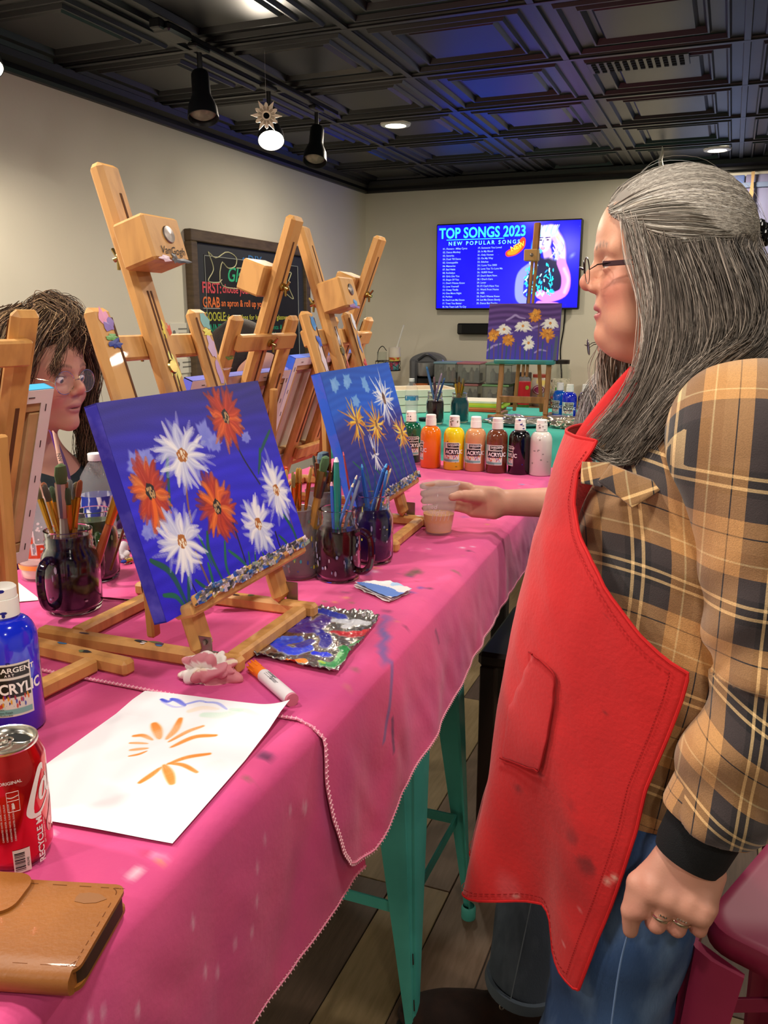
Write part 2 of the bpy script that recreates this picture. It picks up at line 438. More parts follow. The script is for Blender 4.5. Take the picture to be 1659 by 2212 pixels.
# snowflake ornament hanging in front of the lit lamp
sn = thing('snowflake_ornament', 'cream snowflake ornament hanging on a thread before the lit lamp', 'ornament', (-1.600, 2.86, 2.222))
g = G(); N = 12
pts = []
for i in range(N * 4):
    a = 2 * PI * i / (N * 4); k = i % 4; big = (i // 4) % 2 == 0
    r = {0: .056 if big else .045, 1: .040, 2: .030, 3: .040}[k]
    pts.append((r * math.cos(a), r * math.sin(a)))
vn = np.array([1.6, -2.8, 0]); vn /= np.linalg.norm(vn); vx = np.cross([0, 0, 1], vn); Rv = np.array([vx, [0, 0, 1], vn]).T
outl = pts; inn = []
for i in range(N * 4):
    a = 2 * PI * i / (N * 4); inn.append((.011 * math.cos(a), .011 * math.sin(a)))
V = [(x, y, z) for z in (-.0015, .0015) for x, y in outl]; n = len(outl)
F = [(i, (i + 1) % n, n + (i + 1) % n, n + i) for i in range(n)]
for zz, o0 in ((-.0015, 0), (.0015, n)):
    b0 = len(V); V += [(x, y, zz) for x, y in inn]
    for i in range(n):
        if i % 8 in (1, 2, 6) : 
            m_ = ((outl[i][0] + inn[i][0]) / 2, (outl[i][1] + inn[i][1]) / 2)
        F.append((o0 + i, o0 + (i + 1) % n, b0 + (i + 1) % n, b0 + i) if zz > 0 else (o0 + (i + 1) % n, o0 + i, b0 + i, b0 + (i + 1) % n))
ob('flake', G().add(np.array(V) @ Rv.T, F), mat('flake', 'f0e0c4', .5, emit=0), sn, smooth=False)
g = G()
for i in range(12):
    a = 2 * PI * (i + .5) / 12
    for q in (-.0022, .0022):
        p0 = np.array([math.cos(a) * .016 - math.sin(a) * q, math.sin(a) * .016 + math.cos(a) * q, .003]); p1 = p0 + np.array([math.cos(a), math.sin(a), 0]) * .014
        g.tube([Rv @ p0, Rv @ p1], .0011, 5)
ob('cut_lines', g, mat('flake_dark', '8f8064', .7), sn, kind='stuff')
ob('thread', G().tube([(0, 0, .055), (0, 0, .215)], .0004, 4), mat('thread', 'c8c8c8', .5), sn)
# white icicle ornament by the right-hand ceiling light
ic = ob('icicle_ornament', G().tube([(0, 0, 0), (.004, 0, -.03), (-.006, 0, -.07), (.003, 0, -.11), (-.006, 0, -.16), (0, 0, -.24)], [.002, .008, .012, .014, .017, .012], 8), mat('icicle', 'e6e2d4', .5),
   loc=(-.435, 5.2, 2.44)); finish(ic, 'thin white icicle ornament hanging from the ceiling above the woman', 'ornament')

# ================================================================ TELEVISION
tv = thing('television', 'wall-mounted television showing a blue top songs list and a singer', 'television', (-1.425, YB - .003, 1.855))
TW, TH = .98, .565
ob('casing', G().box((0, -.045, 0), (TW, .05, TH), bev=.006), M_blkm, tv)
ob('wall_bracket', G().box((0, -.012, 0), (.3, .025, .25)), M_blkm, tv)
def img_canvas(h, w, c): return np.tile(np.array(c, float), (h, w, 1))
def hexc(h): return np.array([int(h[i:i + 2], 16) / 255 for i in (0, 2, 4)])
def stroke(A, pts, w0, col, alpha=1, asp=1, taper=0, soft=.25, streak=0, rs=None, seg=24):
    """paint a tapering brush stroke on A; pts in 0..1 uv (v down); w0 in units of v; asp = width/height of the sheet"""
    Hh, Ww = A.shape[:2]; P = catmull(pts, seg) if len(pts) > 1 else np.array([pts[0], pts[0]])
    P = P * [asp, 1]; m = w0 * 1.6
    x0 = max(int((P[:, 0].min() - m) / asp * Ww), 0); x1 = min(int((P[:, 0].max() + m) / asp * Ww) + 2, Ww)
    y0 = max(int((P[:, 1].min() - m) * Hh), 0); y1 = min(int((P[:, 1].max() + m) * Hh) + 2, Hh)
    if x1 <= x0 or y1 <= y0: return
    xs = (np.arange(x0, x1) + .5) / Ww * asp; ys = (np.arange(y0, y1) + .5) / Hh; X, Y = np.meshgrid(xs, ys)
    D = np.full(X.shape, 9.); Tm = np.zeros(X.shape); side = np.zeros(X.shape)
    for i in range(len(P) - 1):
        a = P[i]; d = P[i + 1] - a; L2 = d @ d + 1e-12
        t = np.clip(((X - a[0]) * d[0] + (Y - a[1]) * d[1]) / L2, 0, 1)
        dd = np.hypot(X - a[0] - t * d[0], Y - a[1] - t * d[1]); tt = (i + t) / (len(P) - 1)
        wl = w0 * ((1 - taper) + taper * np.sin(PI * np.clip(tt * .9 + .1, 0, 1)) ** .6) if taper else w0
        q = dd / np.maximum(wl, 1e-5); mk = q < D
        sgn = ((X - a[0]) * d[1] - (Y - a[1]) * d[0]); D = np.where(mk, q, D); Tm = np.where(mk, tt, Tm); side = np.where(mk, sgn / np.sqrt(L2), side)
    al = np.clip((1 - D) / soft, 0, 1) * alpha
    if streak: al = al * np.clip(1 - streak * (.5 + .5 * np.sin(side * 2200 + 3 * np.sin(side * 700))) * Tm * 1.3, 0, 1)
    A[y0:y1, x0:x1] = A[y0:y1, x0:x1] * (1 - al[..., None]) + np.array(col)[:3] * al[..., None]
def blob(A, c, rx, ry, col, alpha=1, soft=.3, asp=1, ang=0, rough=0, seed=0):
    Hh, Ww = A.shape[:2]; X, Y = np.meshgrid((np.arange(Ww) + .5) / Ww, (np.arange(Hh) + .5) / Hh)
    dx = (X - c[0]) * asp; dy = Y - c[1]; ca, sa = math.cos(ang), math.sin(ang); u = (dx * ca + dy * sa) / rx; v = (-dx * sa + dy * ca) / ry
    q = np.hypot(u, v)
    if rough:
        th = np.arctan2(v, u); q = q * (1 + rough * (np.sin(5 * th + seed) + np.sin(9 * th + 2 * seed) * .6 + np.sin(14 * th + seed * 3) * .4) / 2)
    al = np.clip((1 - q) / soft, 0, 1) * alpha
    A[:] = A * (1 - al[..., None]) + np.array(col)[:3] * al[..., None]
def sheet(name, A, origin, ux, uy, material, parent, **kw):
    """a flat sheet carrying the picture A (rows top to bottom)"""
    Hh, Ww = A.shape[:2]; o = np.array(origin, float); ux = np.array(ux, float); uy = np.array(uy, float)
    u = np.linspace(0, 1, Ww); v = np.linspace(0, 1, Hh); Vv, Uu = np.meshgrid(v, u, indexing='ij')
    P = o + Uu.reshape(-1, 1) * ux + (1 - Vv.reshape(-1, 1)) * uy
    F = grid_faces(Hh, Ww)
    return mesh_np(name, P, F, material, parent, col=A.reshape(-1, 3), **kw)
A = img_canvas(225, 390, hexc('0a06e0'))
X, Y = np.meshgrid(np.linspace(0, 1, 390), np.linspace(0, 1, 225))
A *= (1 - .35 * np.clip(np.hypot((X - .3) * 1.1, Y - .5) - .2, 0, 1))[..., None]
asp = TW / TH
blob(A, (.95, .40), .06, .035, hexc('6f7dff'), .9, 1, asp, -.8); blob(A, (.62, .85), .12, .3, hexc('2a2cf0'), .7, 1, asp)
for k in range(30): blob(A, (rs.rand(), rs.rand()), .004, .004, hexc('7aa0ff'), .7, 1, asp)
# singer: hair, face, neck, black top with teal sequins, arms, microphone
hair = hexc('7fd0e8')
stroke(A, [(.735, .12), (.70, .25), (.695, .40), (.705, .52)], .055, hexc('2f8fd0'), 1, asp, soft=.4)
stroke(A, [(.80, .10), (.86, .25), (.875, .45), (.855, .60)], .075, hexc('b98fc8'), 1, asp, soft=.4); stroke(A, [(.84, .15), (.885, .33), (.88, .52)], .035, hexc('e8b088'), .9, asp, soft=.6)
blob(A, (.785, .12), .13, .085, hexc('9aa8dc'), 1, .25, asp)
stroke(A, [(.78, .34), (.795, .46)], .06, hexc('a888d0'), 1, asp)
blob(A, (.765, .235), .078, .13, hexc('a9a8ee'), 1, .15, asp, .12); blob(A, (.785, .25), .05, .10, hexc('d8a8cc'), .7, .8, asp)
for q in range(11):
    u0 = .715 + q * .012; stroke(A, [(u0 + .02, .05), (u0 + .008, .09), (u0 + .002, .135 + .012 * math.sin(q))], .010, hexc(['d8d0ee', '8aa0e0', 'e8c0b0'][q % 3]), .85, asp, .6)
for q in range(22):
    u0 = .845 + .028 * math.sin(q * 2.1); stroke(A, [(u0, .16 + .018 * q), (u0 + .022, .24 + .018 * q), (u0 - .008 + .016 * math.sin(q), .34 + .018 * q)], .009, hexc(['f0d0a8', '7fa8f0', 'd890b8', 'f4ece8', '6a78d8'][q % 5]), .75, asp, .6)
for q in range(8): u0 = .70 + .012 * math.sin(q * 1.7); stroke(A, [(u0, .16 + .04 * q), (u0 - .012, .22 + .04 * q)], .010, hexc(['5fd0f0', '2a78d0'][q % 2]), .8, asp, .6)
for ex in (.735, .782): blob(A, (ex, .215), .018, .009, hexc('0e0a30'), 1, .3, asp); stroke(A, [(ex - .014, .190), (ex + .014, .186)], .006, hexc('2a2050'), 1, asp)
stroke(A, [(.755, .22), (.746, .268), (.757, .272)], .005, hexc('6a5ab0'), 1, asp)
blob(A, (.750, .308), .026, .016, hexc('b83a68'), 1, .3, asp); blob(A, (.750, .306), .016, .006, hexc('ffffff'), 1, .3, asp)
blob(A, (.775, .64), .24, .24, hexc('0d1035'), 1, .15, asp, 0, .1, 2)
stroke(A, [(.69, .5), (.61, .62), (.60, .85), (.64, .93)], .06, hexc('6f78f0'), 1, asp)
stroke(A, [(.88, .48), (.915, .65), (.90, .82), (.80, .88), (.745, .84)], .062, hexc('d06fd8'), 1, asp); stroke(A, [(.90, .55), (.93, .68), (.91, .82)], .03, hexc('f09ad0'), .9, asp, soft=.8)
stroke(A, [(.74, .96), (.86, .98)], .05, hexc('c070e0'), 1, asp)
for q in range(110):
    u0, v0 = .64 + rs.rand() * .2, .42 + rs.rand() * .42
    if abs(u0 - .745) < .03 and v0 < .6: continue
    stroke(A, [(u0, v0), (u0 + .012 * rs.randn(), v0 + .03)], .008, hexc(['1fd8f0', '12a0e8', '0fe0d8', 'b8ffff'][q % 4]), .9, asp, .5)
stroke(A, [(.66, .42), (.70, .35), (.73, .345)], .035, hexc('4aa0e8'), 1, asp)
blob(A, (.715, .42), .035, .07, hexc('0a0a20'), 1, .2, asp, .5); stroke(A, [(.68, .45), (.665, .7), (.655, .98)], .01, hexc('0a0a30'), 1, asp)
# flame badge
stroke(A, [(.515, .36), (.56, .33), (.60, .27), (.615, .2)], .055, hexc('ff3a14'), 1, asp, .5); stroke(A, [(.52, .355), (.56, .335), (.60, .28)], .035, hexc('ff7a18'), 1, asp, .5)
M_scr = mat('tv_screen', rough=.15, vcol=True, emit=2.2)
sheet('screen', A, (-TW / 2 + .008, -.0715, -TH / 2 + .012), (TW - .016, 0, 0), (0, 0, TH - .02), M_scr, tv)
M_cy = mat('tv_cyan', '39dcf5', emit=1.7); M_lb = mat('tv_pale', '8fb4ff', emit=1.2)
def tvp(u, v): return (-TW / 2 + u * TW, -.0725, TH / 2 - v * TH)
g = G(); text_on(g, 'TOP SONGS 2023', tvp(.022, .165), (1, 0, 0), (0, 0, 1), .094, bold=.022, wide=.82); 
g.box((tvp(.28, .185)), (.40, .001, .004)); ob('title_lettering', g, M_cy, tv, kind='stuff', smooth=False)
g = G(); text_on(g, 'NEW POPULAR SONGS', tvp(.09, .248), (1, 0, 0), (0, 0, 1), .034, bold=.02, space=1.5); ob('subtitle_lettering', g, mat('tv_sub', '7fe8ff', emit=1.3), tv, kind='stuff', smooth=False)
l1 = ["01. Flowers - Miley Cyrus", "02. Dance Monkey", "03. Senorita", "04. Dusk Till Dawn", "05. Unstoppable", "06. Memories", "07. Bad Habit", "08. Rockabye", "09. Girls Like You", "10. Shape Of You", "11. Don't Wanna Know", "12. Love Yourself", "13. Cheap Thrills", "14. One More Night", "15. Perfect", "16. Don't Let Me Down", "17. Treat You Better", "18. No Tears Left To Cry"]
l2 = ["19. Someone You Loved", "20. In My Blood", "21. Only Human", "22. On My Way", "23. Stitches", "24. I Love You 3000", "25. Love You To Love Me", "26. 10,000 Hour", "27. Don't Start Now", "28. I Don't Care", "29. Lover", "30. If I Can't Have You", "31. Work From Home", "32. HER", "33. Don't Wanna Know", "34. Let Me Down Slowly", "35. Dance But Psycho"]
g = G()
for u0, ls in ((.05, l1), (.30, l2)):
    for k, s in enumerate(ls): text_on(g, s, tvp(u0, .296 + k * .0398), (1, 0, 0), (0, 0, 1), .0165, bold=.022)
ob('song_list_lettering', g, M_lb, tv, kind='stuff', smooth=False)
g = G(); text_on(g, 'NEW', tvp(.535, .335), (.93, 0, .36), (-.36, 0, .93), .042, bold=.02); ob('badge_lettering', g, mat('tv_yel', 'ffe14a', emit=1.4), tv, kind='stuff', smooth=False)
cb = ob('television_cable', G().tube(catmull([(-1.03, YB - .012, 1.58), (-1.035, YB - .01, 1.45), (-1.05, YB - .01, 1.3), (-1.03, YB - .012, 1.1), (-1.04, YB - .012, .99)], 24), .005, 6), M_blkm)
finish(cb, 'thin black cable hanging down the wall below the television', 'cable')
sb = thing('soundbar', 'black soundbar on the wall behind the purple flower painting', 'speaker', (-1.42, YB, 1.445))
ob('body', G().box((0, -.04, 0), (.67, .075, .075), bev=.008), M_blkm, sb)
ob('grille', G().box((0, -.079, 0), (.60, .004, .06), bev=.001), mat('grille_cloth', '101012', .9), sb)

# ================================================================ CHALKBOARD
bd = thing('chalkboard', 'wood-framed chalkboard menu with coloured chalk lettering on left wall', 'chalkboard', (XL, 3.575, 1.02))
BW, BH = 1.26, .915
M_frame = mat('board_frame', '5b4a35', .6, noise=('463827', 12, 4, .35, .7), stretch=(1, 1, 5), bump=.2)
for nm, c, d in (('frame_rail', (.021, BW / 2, BH - .027), (.04, BW, .055)), ('frame_rail', (.02, BW / 2, .027), (.04, BW, .055)), ('frame_stile', (.02, .027, BH / 2), (.041, .055, BH - .11)), ('frame_stile', (.02, BW - .027, BH / 2), (.041, .055, BH - .11))):
    ob(nm, G().box(c, d, bev=.004), M_frame, bd)
ob('border', G().box((.012, BW / 2, BH / 2), (.018, BW - .11, BH - .11), bev=.003), mat('slate_border', '2b2e33', .7), bd)
ob('slate', G().box((.0215, BW / 2, BH / 2), (.002, BW - .26, BH - .22)), mat('slate', '0e0e0f', .75, noise=('1a1a1b', 6, 3, .4, .7)), bd)
def chalk(s, y, z, size, colr, nm='chalk_lettering', span=None, **kw):
    if span: V_, _ = text_geo(s, size, **{k: v for k, v in kw.items() if k != 'wide'}); kw['wide'] = span / (V_[:, 0].max() - V_[:, 0].min())
    g = G(); text_on(g, s, (.0235, y, z), (0, 1, 0), (0, 0, 1), size, **kw)
    ob(nm, g, mat('chalk_' + colr, colr, .9), bd, kind='stuff', smooth=False)
chalk('• DIY •', .49, .78, .07, '3b6ea8', span=.26, bold=.015)
chalk('Glassware', .33, .685, .105, '2fae7d', italic=.3, span=.45, bold=.012)
chalk('FIRST:', .10, .622, .075, 'd8515c', span=.17, bold=.02); chalk('choose your vessel!', .285, .626, .062, 'd8515c', span=.42, bold=.012)
chalk('GRAB', .10, .552, .072, 'e2743c', span=.155, bold=.02); chalk('an apron & roll up your sleeves', .27, .558, .050, 'e2743c', span=.60, bold=.012)
chalk('GOOGLE:', .11, .485, .062, 'b9ba45', span=.20, bold=.015); chalk('design ideas for hand painted glassware', .32, .490, .038, 'b9ba45', span=.70, bold=.01)
chalk('PAINT:', .115, .425, .062, '1e8f6d', span=.17, bold=.02); chalk('your glass with the paints &', .32, .435, .036, '1e8f6d', span=.60, bold=.01); chalk('brushes on your table', .36, .395, .036, '1e8f6d', span=.50, bold=.01)
chalk('LET DRY:', .13, .335, .055, '3a4f96', span=.19, bold=.015); chalk('then bake it at home', .36, .340, .042, '3a4f96', span=.50)
chalk('rinse your brushes in the jars', .50, .245, .042, '6b7a3c', span=.55, bold=.01); chalk('and ENJOY!', .82, .150, .060, 'cf6a35', span=.28, bold=.015)
g = G()
for a, b in (((.135, .115), (BW - .135, .115)), ((.135, BH - .115), (BW - .135, BH - .115)), ((.135, .115), (.135, BH - .115)), ((BW - .135, .115), (BW - .135, BH - .115))):
    g.tube([(.0235, a[0], a[1]), (.0235, b[0], b[1])], .0022, 4)
g.tube([(.0235, .10, .545), (.0235, .255, .545)], .003, 4)
ob('chalk_rule', g, mat('chalk_grey', '9aa0a0', .9), bd, kind='stuff')
g = G()
for l in ([(.17, .82), (.24, .795), (.34, .83), (.43, .81), (.42, .765), (.35, .75), (.29, .775), (.28, .665), (.50, .65), (.93, .66), (.94, .765), (.60, .76), (.43, .755)],
          [(.17, .82), (.21, .74), (.16, .68), (.25, .675), (.285, .69)], [(.94, .74), (1.04, .76), (1.0, .69), (1.06, .61), (.93, .655)]):
    g.tube([(.0235, y, z) for y, z in catmull([(a, b) for a, b in l], 40)], .003, 4)
ob('chalk_banner', g, mat('chalk_cream', 'c9c7a0', .9), bd, kind='stuff')
M_ppr = mat('notice_paper', 'dcd9cb', .7)
for y, z, hh, s, lb in ((3.50, 1.44, .11, 'PLEASE\nRINSE', 'upper small white notice on the wall left of the chalkboard'), (3.52, 1.29, .07, 'WiFi', 'lower small white notice on the wall left of the chalkboard')):
    t = thing('wall_notice', lb, 'notice', (XL, y, z), group='notices beside the chalkboard')
    ob('card', G().box((.003, 0, 0), (.005, .15, hh), bev=.001), M_ppr, t)
    g = G()
    for k in range(3 if hh > .1 else 2): g.box((.0062, .02, hh * .25 - k * .022), (.0004, .07, .006))
    g.lathe([(0, 0), (.012, 0)], 12, (.0063, -.05, .01), np.array([[0, 0, 1], [1, 0, 0], [0, 1, 0]]))
    ob('print', g, mat('print_grey', '77766f', .8), t, kind='stuff')

# ================================================================ BLUE-WHITE BACKDROP at right, with brushes hung on it
bk = thing('wooden_backdrop', 'blue and whitewashed hanging plank backdrop at the right of back wall', 'backdrop', (0, 0, 0))
cols = ['6a7aa6', '5a70ac', '7f7ca0', '4c6cb4', '3f66b4', '6a82b8', '5a74b4']
for k in range(7):
    ob('plank', G().box((-.31 + k * .21, YB - .02, 1.62), (.203, .02, 1.46), bev=.004),
       mat('wash_%d' % k, cols[k], .8, noise=('8a94b8', 5, 6, .45, .85), stretch=(2, 2, .4), bump=.2, bscale=30), bk)
ob('batten', G().box((.32, YB - .036, 2.29), (1.45, .012, .03), bev=.003), mat('batten', '7686a8', .8), bk)
for k, (x, z, s) in enumerate(((.045, 2.36, 1.),)):
    t = thing('hanging_paintbrush', 'flat paintbrush hanging bristles down on the blue backdrop', 'paintbrush', (x, YB - .07, z))
    ob('handle', G().poly([(-.008, -.16), (-.012, -.12), (-.007, -.06), (-.01, 0), (.01, 0), (.007, -.06), (.012, -.12), (.008, -.16)], -.004, .004, M=np.array([[1, 0, 0], [0, 0, -1], [0, 1, 0]])), mat('brush_wood', 'a8895c', .5), t)
    ob('ferrule', G().box((0, 0, -.175), (.034, .014, .035), bev=.002), mat('dark_metal', '1c1b1a', .4, metal=.8), t)
    ob('bristles', G().box((0, 0, -.215), (.036, .014, .05), bev=.004), mat('bristle_dark', '23201c', .9), t)
    ob('hook', G().tube([(0, 0, 0), (0, .02, .012), (0, .045, .012)], .002, 6), M_blkm, t)

# ================================================================ TABLES
_MM = np.array([_rt, _up, _fw])
def at(px, py, z=TZ):
    d = _MM.T @ np.array([(px - 829.5) / FPX, -(py - 1106) / FPX, 1.]); return CAM + d * (z - CAM[2]) / d[2]
def back(P, r):
    """step away from the camera, level, by r"""
    d = np.array([P[0], P[1], 0]); return P + d / np.linalg.norm(d) * r
def tabl(name, label, x0, x1, y0, y1, z, legc):
    t = thing(name, label, 'table', ((x0 + x1) / 2, (y0 + y1) / 2, 0)); w = x1 - x0; d = y1 - y0
    ob('tabletop', G().box((0, 0, z - .02), (w, d, .03), bev=.006), mat('table_wood', '6b5138', .6), t)
    ob('apron_rail', G().box((0, 0, z - .07), (w - .16, d - .16, .06), bev=.004), mat('table_wood2', '3c2c20', .6), t)
    for sx in (-1, 1):
        for sy in (-1, 1):
            ob('leg', G().box((sx * (w / 2 - .14), sy * (d / 2 - .1), (z - .04) / 2 + .0005), (.05, .05, z - .04), bev=.004), legc, t)
    return t
M_leg = mat('table_leg_dark', '1d1512', .6)
xr = lambda y: np.interp(y, [0, .86, 1.93, 2.8], [-.428, -.430, -.460, -.482])
tabl('work_table', 'near high table under the pink cloths', -1.265, -.50, .10, 2.74, TZ - .008, M_leg)
tabl('back_table', 'second high table under the turquoise cloth by the back wall', -1.72, -.12, 3.78, 4.66, TZ - .008, M_leg)
PINK = hexc('dc5089')
def cloth_sheet(name, label, y0f, y1, zh, zoff, x_drop, colour, seed, group=None, ny=260, left=True):
    """cloth over the near table; y0f(w) start of the sheet for drop fraction w; zh(y) hem height"""
    us = []   # (kind, value)
    for q in np.linspace(1, 0, 16)[:-1]: us.append(('L', q))
    for q in np.linspace(0, 1, 90): us.append(('T', q))
    for q in np.linspace(0, 1, 46)[1:]: us.append(('R', q))
    V = []
    for kd, q in us:
        wq = q if kd == 'R' else 0
        ys = np.linspace(y0f(wq), y1, ny)
        if kd == 'T':
            X = -1.285 + (xr(ys) + 1.285) * q; Z = np.full(ny, TZ + zoff)
            e = np.minimum(q, 1 - q) * .85; Z = Z - .012 * np.clip(1 - e / .02, 0, 1) ** 2
            P = np.stack([X, ys, Z], 1); P[:, 2] += .0009 * vnoise(P, 9, seed) * np.clip(e / .05, 0, 1)
        elif kd == 'R':
            top = TZ + zoff - .012; z = top + (zh(ys) - top) * q; dep = (top - z)
            X = xr(ys) + x_drop * (1 - np.exp(-dep / .03)) + .03 * dep
            fold = vnoise(np.stack([ys * .6, ys * .2 + dep * .6, dep * .5], 1), 7, 21) * .05 * dep + vnoise(np.stack([ys + dep * .6, dep * .3, ys * .5], 1), 38, 22) * .0032 * np.clip(dep * 8, 0, 1)
            X = X + fold + .0012 * vnoise(np.stack([ys + z * .7, z * .5, ys * 0], 1), 90, 23) * np.clip(dep * 12, 0, 1) + .006 * (seed == 11)
            P = np.stack([X, ys, z], 1)
        else:
            top = TZ + zoff - .012; z = top - .22 * q + 0 * ys
            X = -1.285 - x_drop * (1 - np.exp(-(top - z) / .03)) - .06 * (top - z) + vnoise(np.stack([ys, z, ys], 1), 16, seed + 5) * .08 * (top - z)
            P = np.stack([X, ys, z], 1)
        V.append(P)
    V = np.array(V); nu = len(us); Vf = V.reshape(-1, 3)
    c = np.tile(np.array(colour), (len(Vf), 1))
    # paint stains: fixed splotches with shapes of their own
    rs = np.random.RandomState(seed)
    st = []
    if seed == 11:
        for px, py, r, h in ((897, 1240, .016, '5a4a3a'), (885, 1246, .012, '6a5a4a'), (812, 1240, .010, 'e9c7d6'), (790, 1243, .014, '5e4a8a'), (815, 1232, .008, 'd8a040'), (750, 1297, .006, 'e8b050'), (724, 1307, .007, 'e8a050'), (745, 1285, .009, '3a2a3a'),
                             (1003, 1120, .012, '6a3a8a'), (1030, 1120, .008, '50407a'), (1052, 1136, .006, 'd8a040'), (924, 1190, .006, 'f4e8ee'), (998, 1187, .008, 'e8dcec'), (1020, 1185, .006, 'e0d0e8'), (760, 1308, .006, '7a7a3a'),
                             (700, 1305, .006, '6a7a40'), (836, 1325, .010, '3a1f3a'), (890, 1285, .008, '6b60c0'), (905, 1275, .006, '4a4ab0'), (1035, 1075, .02, 'a87090'), (1010, 1060, .02, 'c98a9a'), (1080, 1060, .012, '8a70a0'), (960, 1045, .012, 'e890b0'),
                             (655, 1585, .006, '8aa03a'), (1130, 1050, .012, '7090b8'), (1100, 1040, .014, '9a8a60'), (1160, 1075, .010, 'e4c0d0')):
            st.append((at(px, py), r, h))
        for k in range(24): st.append((at(829 + 4 * math.sin(k * .7), 1336 + k * 4), .008, '4a62a8'))
    else:
        for px, py, r, h in ((345, 1850, .006, 'f2dce6'), (338, 1858, .004, 'f2dce6'), (300, 1885, .005, 'fbf3f6'), (290, 1895, .006, 'f6e6ee'), (284, 1910, .003, 'f6e6ee'), (265, 1522, .003, '503a6a'), (570, 1635, .008, '2d2440'), (580, 1640, .004, '201a30'), (363, 1945, .006, '6a4050'), (170, 1615, .003, '7a3060')):
            st.append((at(px, py), r, h))
    for k in range(70 if seed == 11 else 30):
        y = rs.uniform(y0f(0) + .02, y1 - .02); x = xr(y) - abs(rs.randn()) * .14 - .01
        st.append((np.array([x, y, TZ]), rs.uniform(.0025, .006), rs.choice(['3a2f6a', '2a1a30', 'd8b050', 'f0e0e8', '5a6a3a', 'b03050', '3a5aa0'])))
    for P0, r, h in st:
        d = np.hypot(Vf[:, 0] - P0[0], Vf[:, 1] - P0[1]) + np.abs(Vf[:, 2] - P0[2]) * .5
        d = d * (1 + .35 * vnoise(Vf, 120, 3)); a = np.clip(1.4 - d / r, 0, 1)[:, None] * .85; c = c * (1 - a) + hexc(h) * a
    if seed == 11:   # long blue-grey drip over the edge and small cuts of paint on the drop
        for y0, y1_, z0, z1, h, wd in ((1.10, 1.02, 1.02, .93, '5a6ab0', .006), (1.06, 1.05, .95, .90, '3f3560', .004), (1.30, 1.31, 1.0, .97, '2a2035', .004)):
            t = np.clip((z0 - Vf[:, 2]) / (z0 - z1), 0, 1); d = np.abs(Vf[:, 1] - (y0 + (y1_ - y0) * t)); a = (np.clip(1.5 - d / wd, 0, 1) * (Vf[:, 2] < z0) * (Vf[:, 2] > z1) * (Vf[:, 0] > -.5))[:, None] * .8; c = c * (1 - a) + hexc(h) * a
    else:
        for k in range(26):
            y0 = rs.uniform(.2, .84); z0 = rs.uniform(.86, .99); a = (np.clip(1.6 - np.hypot((Vf[:, 1] - y0), (Vf[:, 2] - z0) * .45) / .0028, 0, 1) * (Vf[:, 0] > -.43))[:, None] * .7; c = c * (1 - a) + hexc('f0c0d4') * a
    t = thing(name, label, 'tablecloth', (0, 0, 0), group=group)
    o = mesh_np('cloth', Vf, grid_faces(nu, ny)[:, ::-1], M_cloth, t, col=c)
    so = o.modifiers.new('thick', 'SOLIDIFY'); so.thickness = .0012; so.offset = -1
    # overlocked hem
    edge = [V[i, 0] for i in range(15, nu)] + [V[-1, j] for j in range(1, ny)]
    edge = np.array(edge); E = catmull(edge[::3], len(edge) // 2) + np.array([.0006, 0, .0006])
    ob('hem_stitching', G().tube(E, .0020, 5), mat('hem_thread', 'ea8fae', .9), t)
    g = G(); L = np.r_[0, np.cumsum(np.linalg.norm(np.diff(E, axis=0), axis=1))]
    s = np.arange(0, L[-1], .0065)
    for q in s:
        p = np.array([np.interp(q, L, E[:, i]) for i in range(3)]); tq = np.array([np.interp(q + .003, L, E[:, i]) for i in range(3)]) - p
        tq /= np.linalg.norm(tq) + 1e-9; nrm = np.array([1, 0, .3]) if abs(tq[2]) > .2 or p[2] < TZ - .02 else np.array([0, 0, 1.]); sd = np.cross(tq, nrm); sd /= np.linalg.norm(sd) + 1e-9
        g.tube([p - sd * .003 + nrm * .0012, p + sd * .0035 + tq * .002 + nrm * .0012], .0009, 3)
    ob('overlock_thread', g, mat('thread_pale', 'f3c6cf', .9), t, kind='stuff')
    return t
M_cloth = mat('pink_cloth', rough=.82, vcol=True, noise=('c04081', 5, 5, .38, .72), bump=.25, bscale=120, sheen=.15, spec=.3)
zn = lambda y: np.interp(y, [.05, .66, .80, .95], [.775, .773, .778, .777])
zf = lambda y: np.interp(y, [.85, .93, .98, 1.09, 1.23, 1.32, 1.48, 1.76, 2.8], [.80, .799, .80, .821, .832, .837, .854, .879, .90])
cloth_sheet('tablecloth', 'pink tablecloth in the foreground under the can and wallet', lambda w: .06, .95, zn, 0, .006, PINK, 5, 'pink tablecloths')
cloth_sheet('tablecloth', 'pink tablecloth with rounded hem lying over the nearer one, under the easels', lambda w: float(np.interp(w, [0, .25, .5, .75, .9, 1], [.853, .838, .842, .862, .888, .95])), 2.775, zf, .0035, .010, PINK, 11, 'pink tablecloths', ny=420)
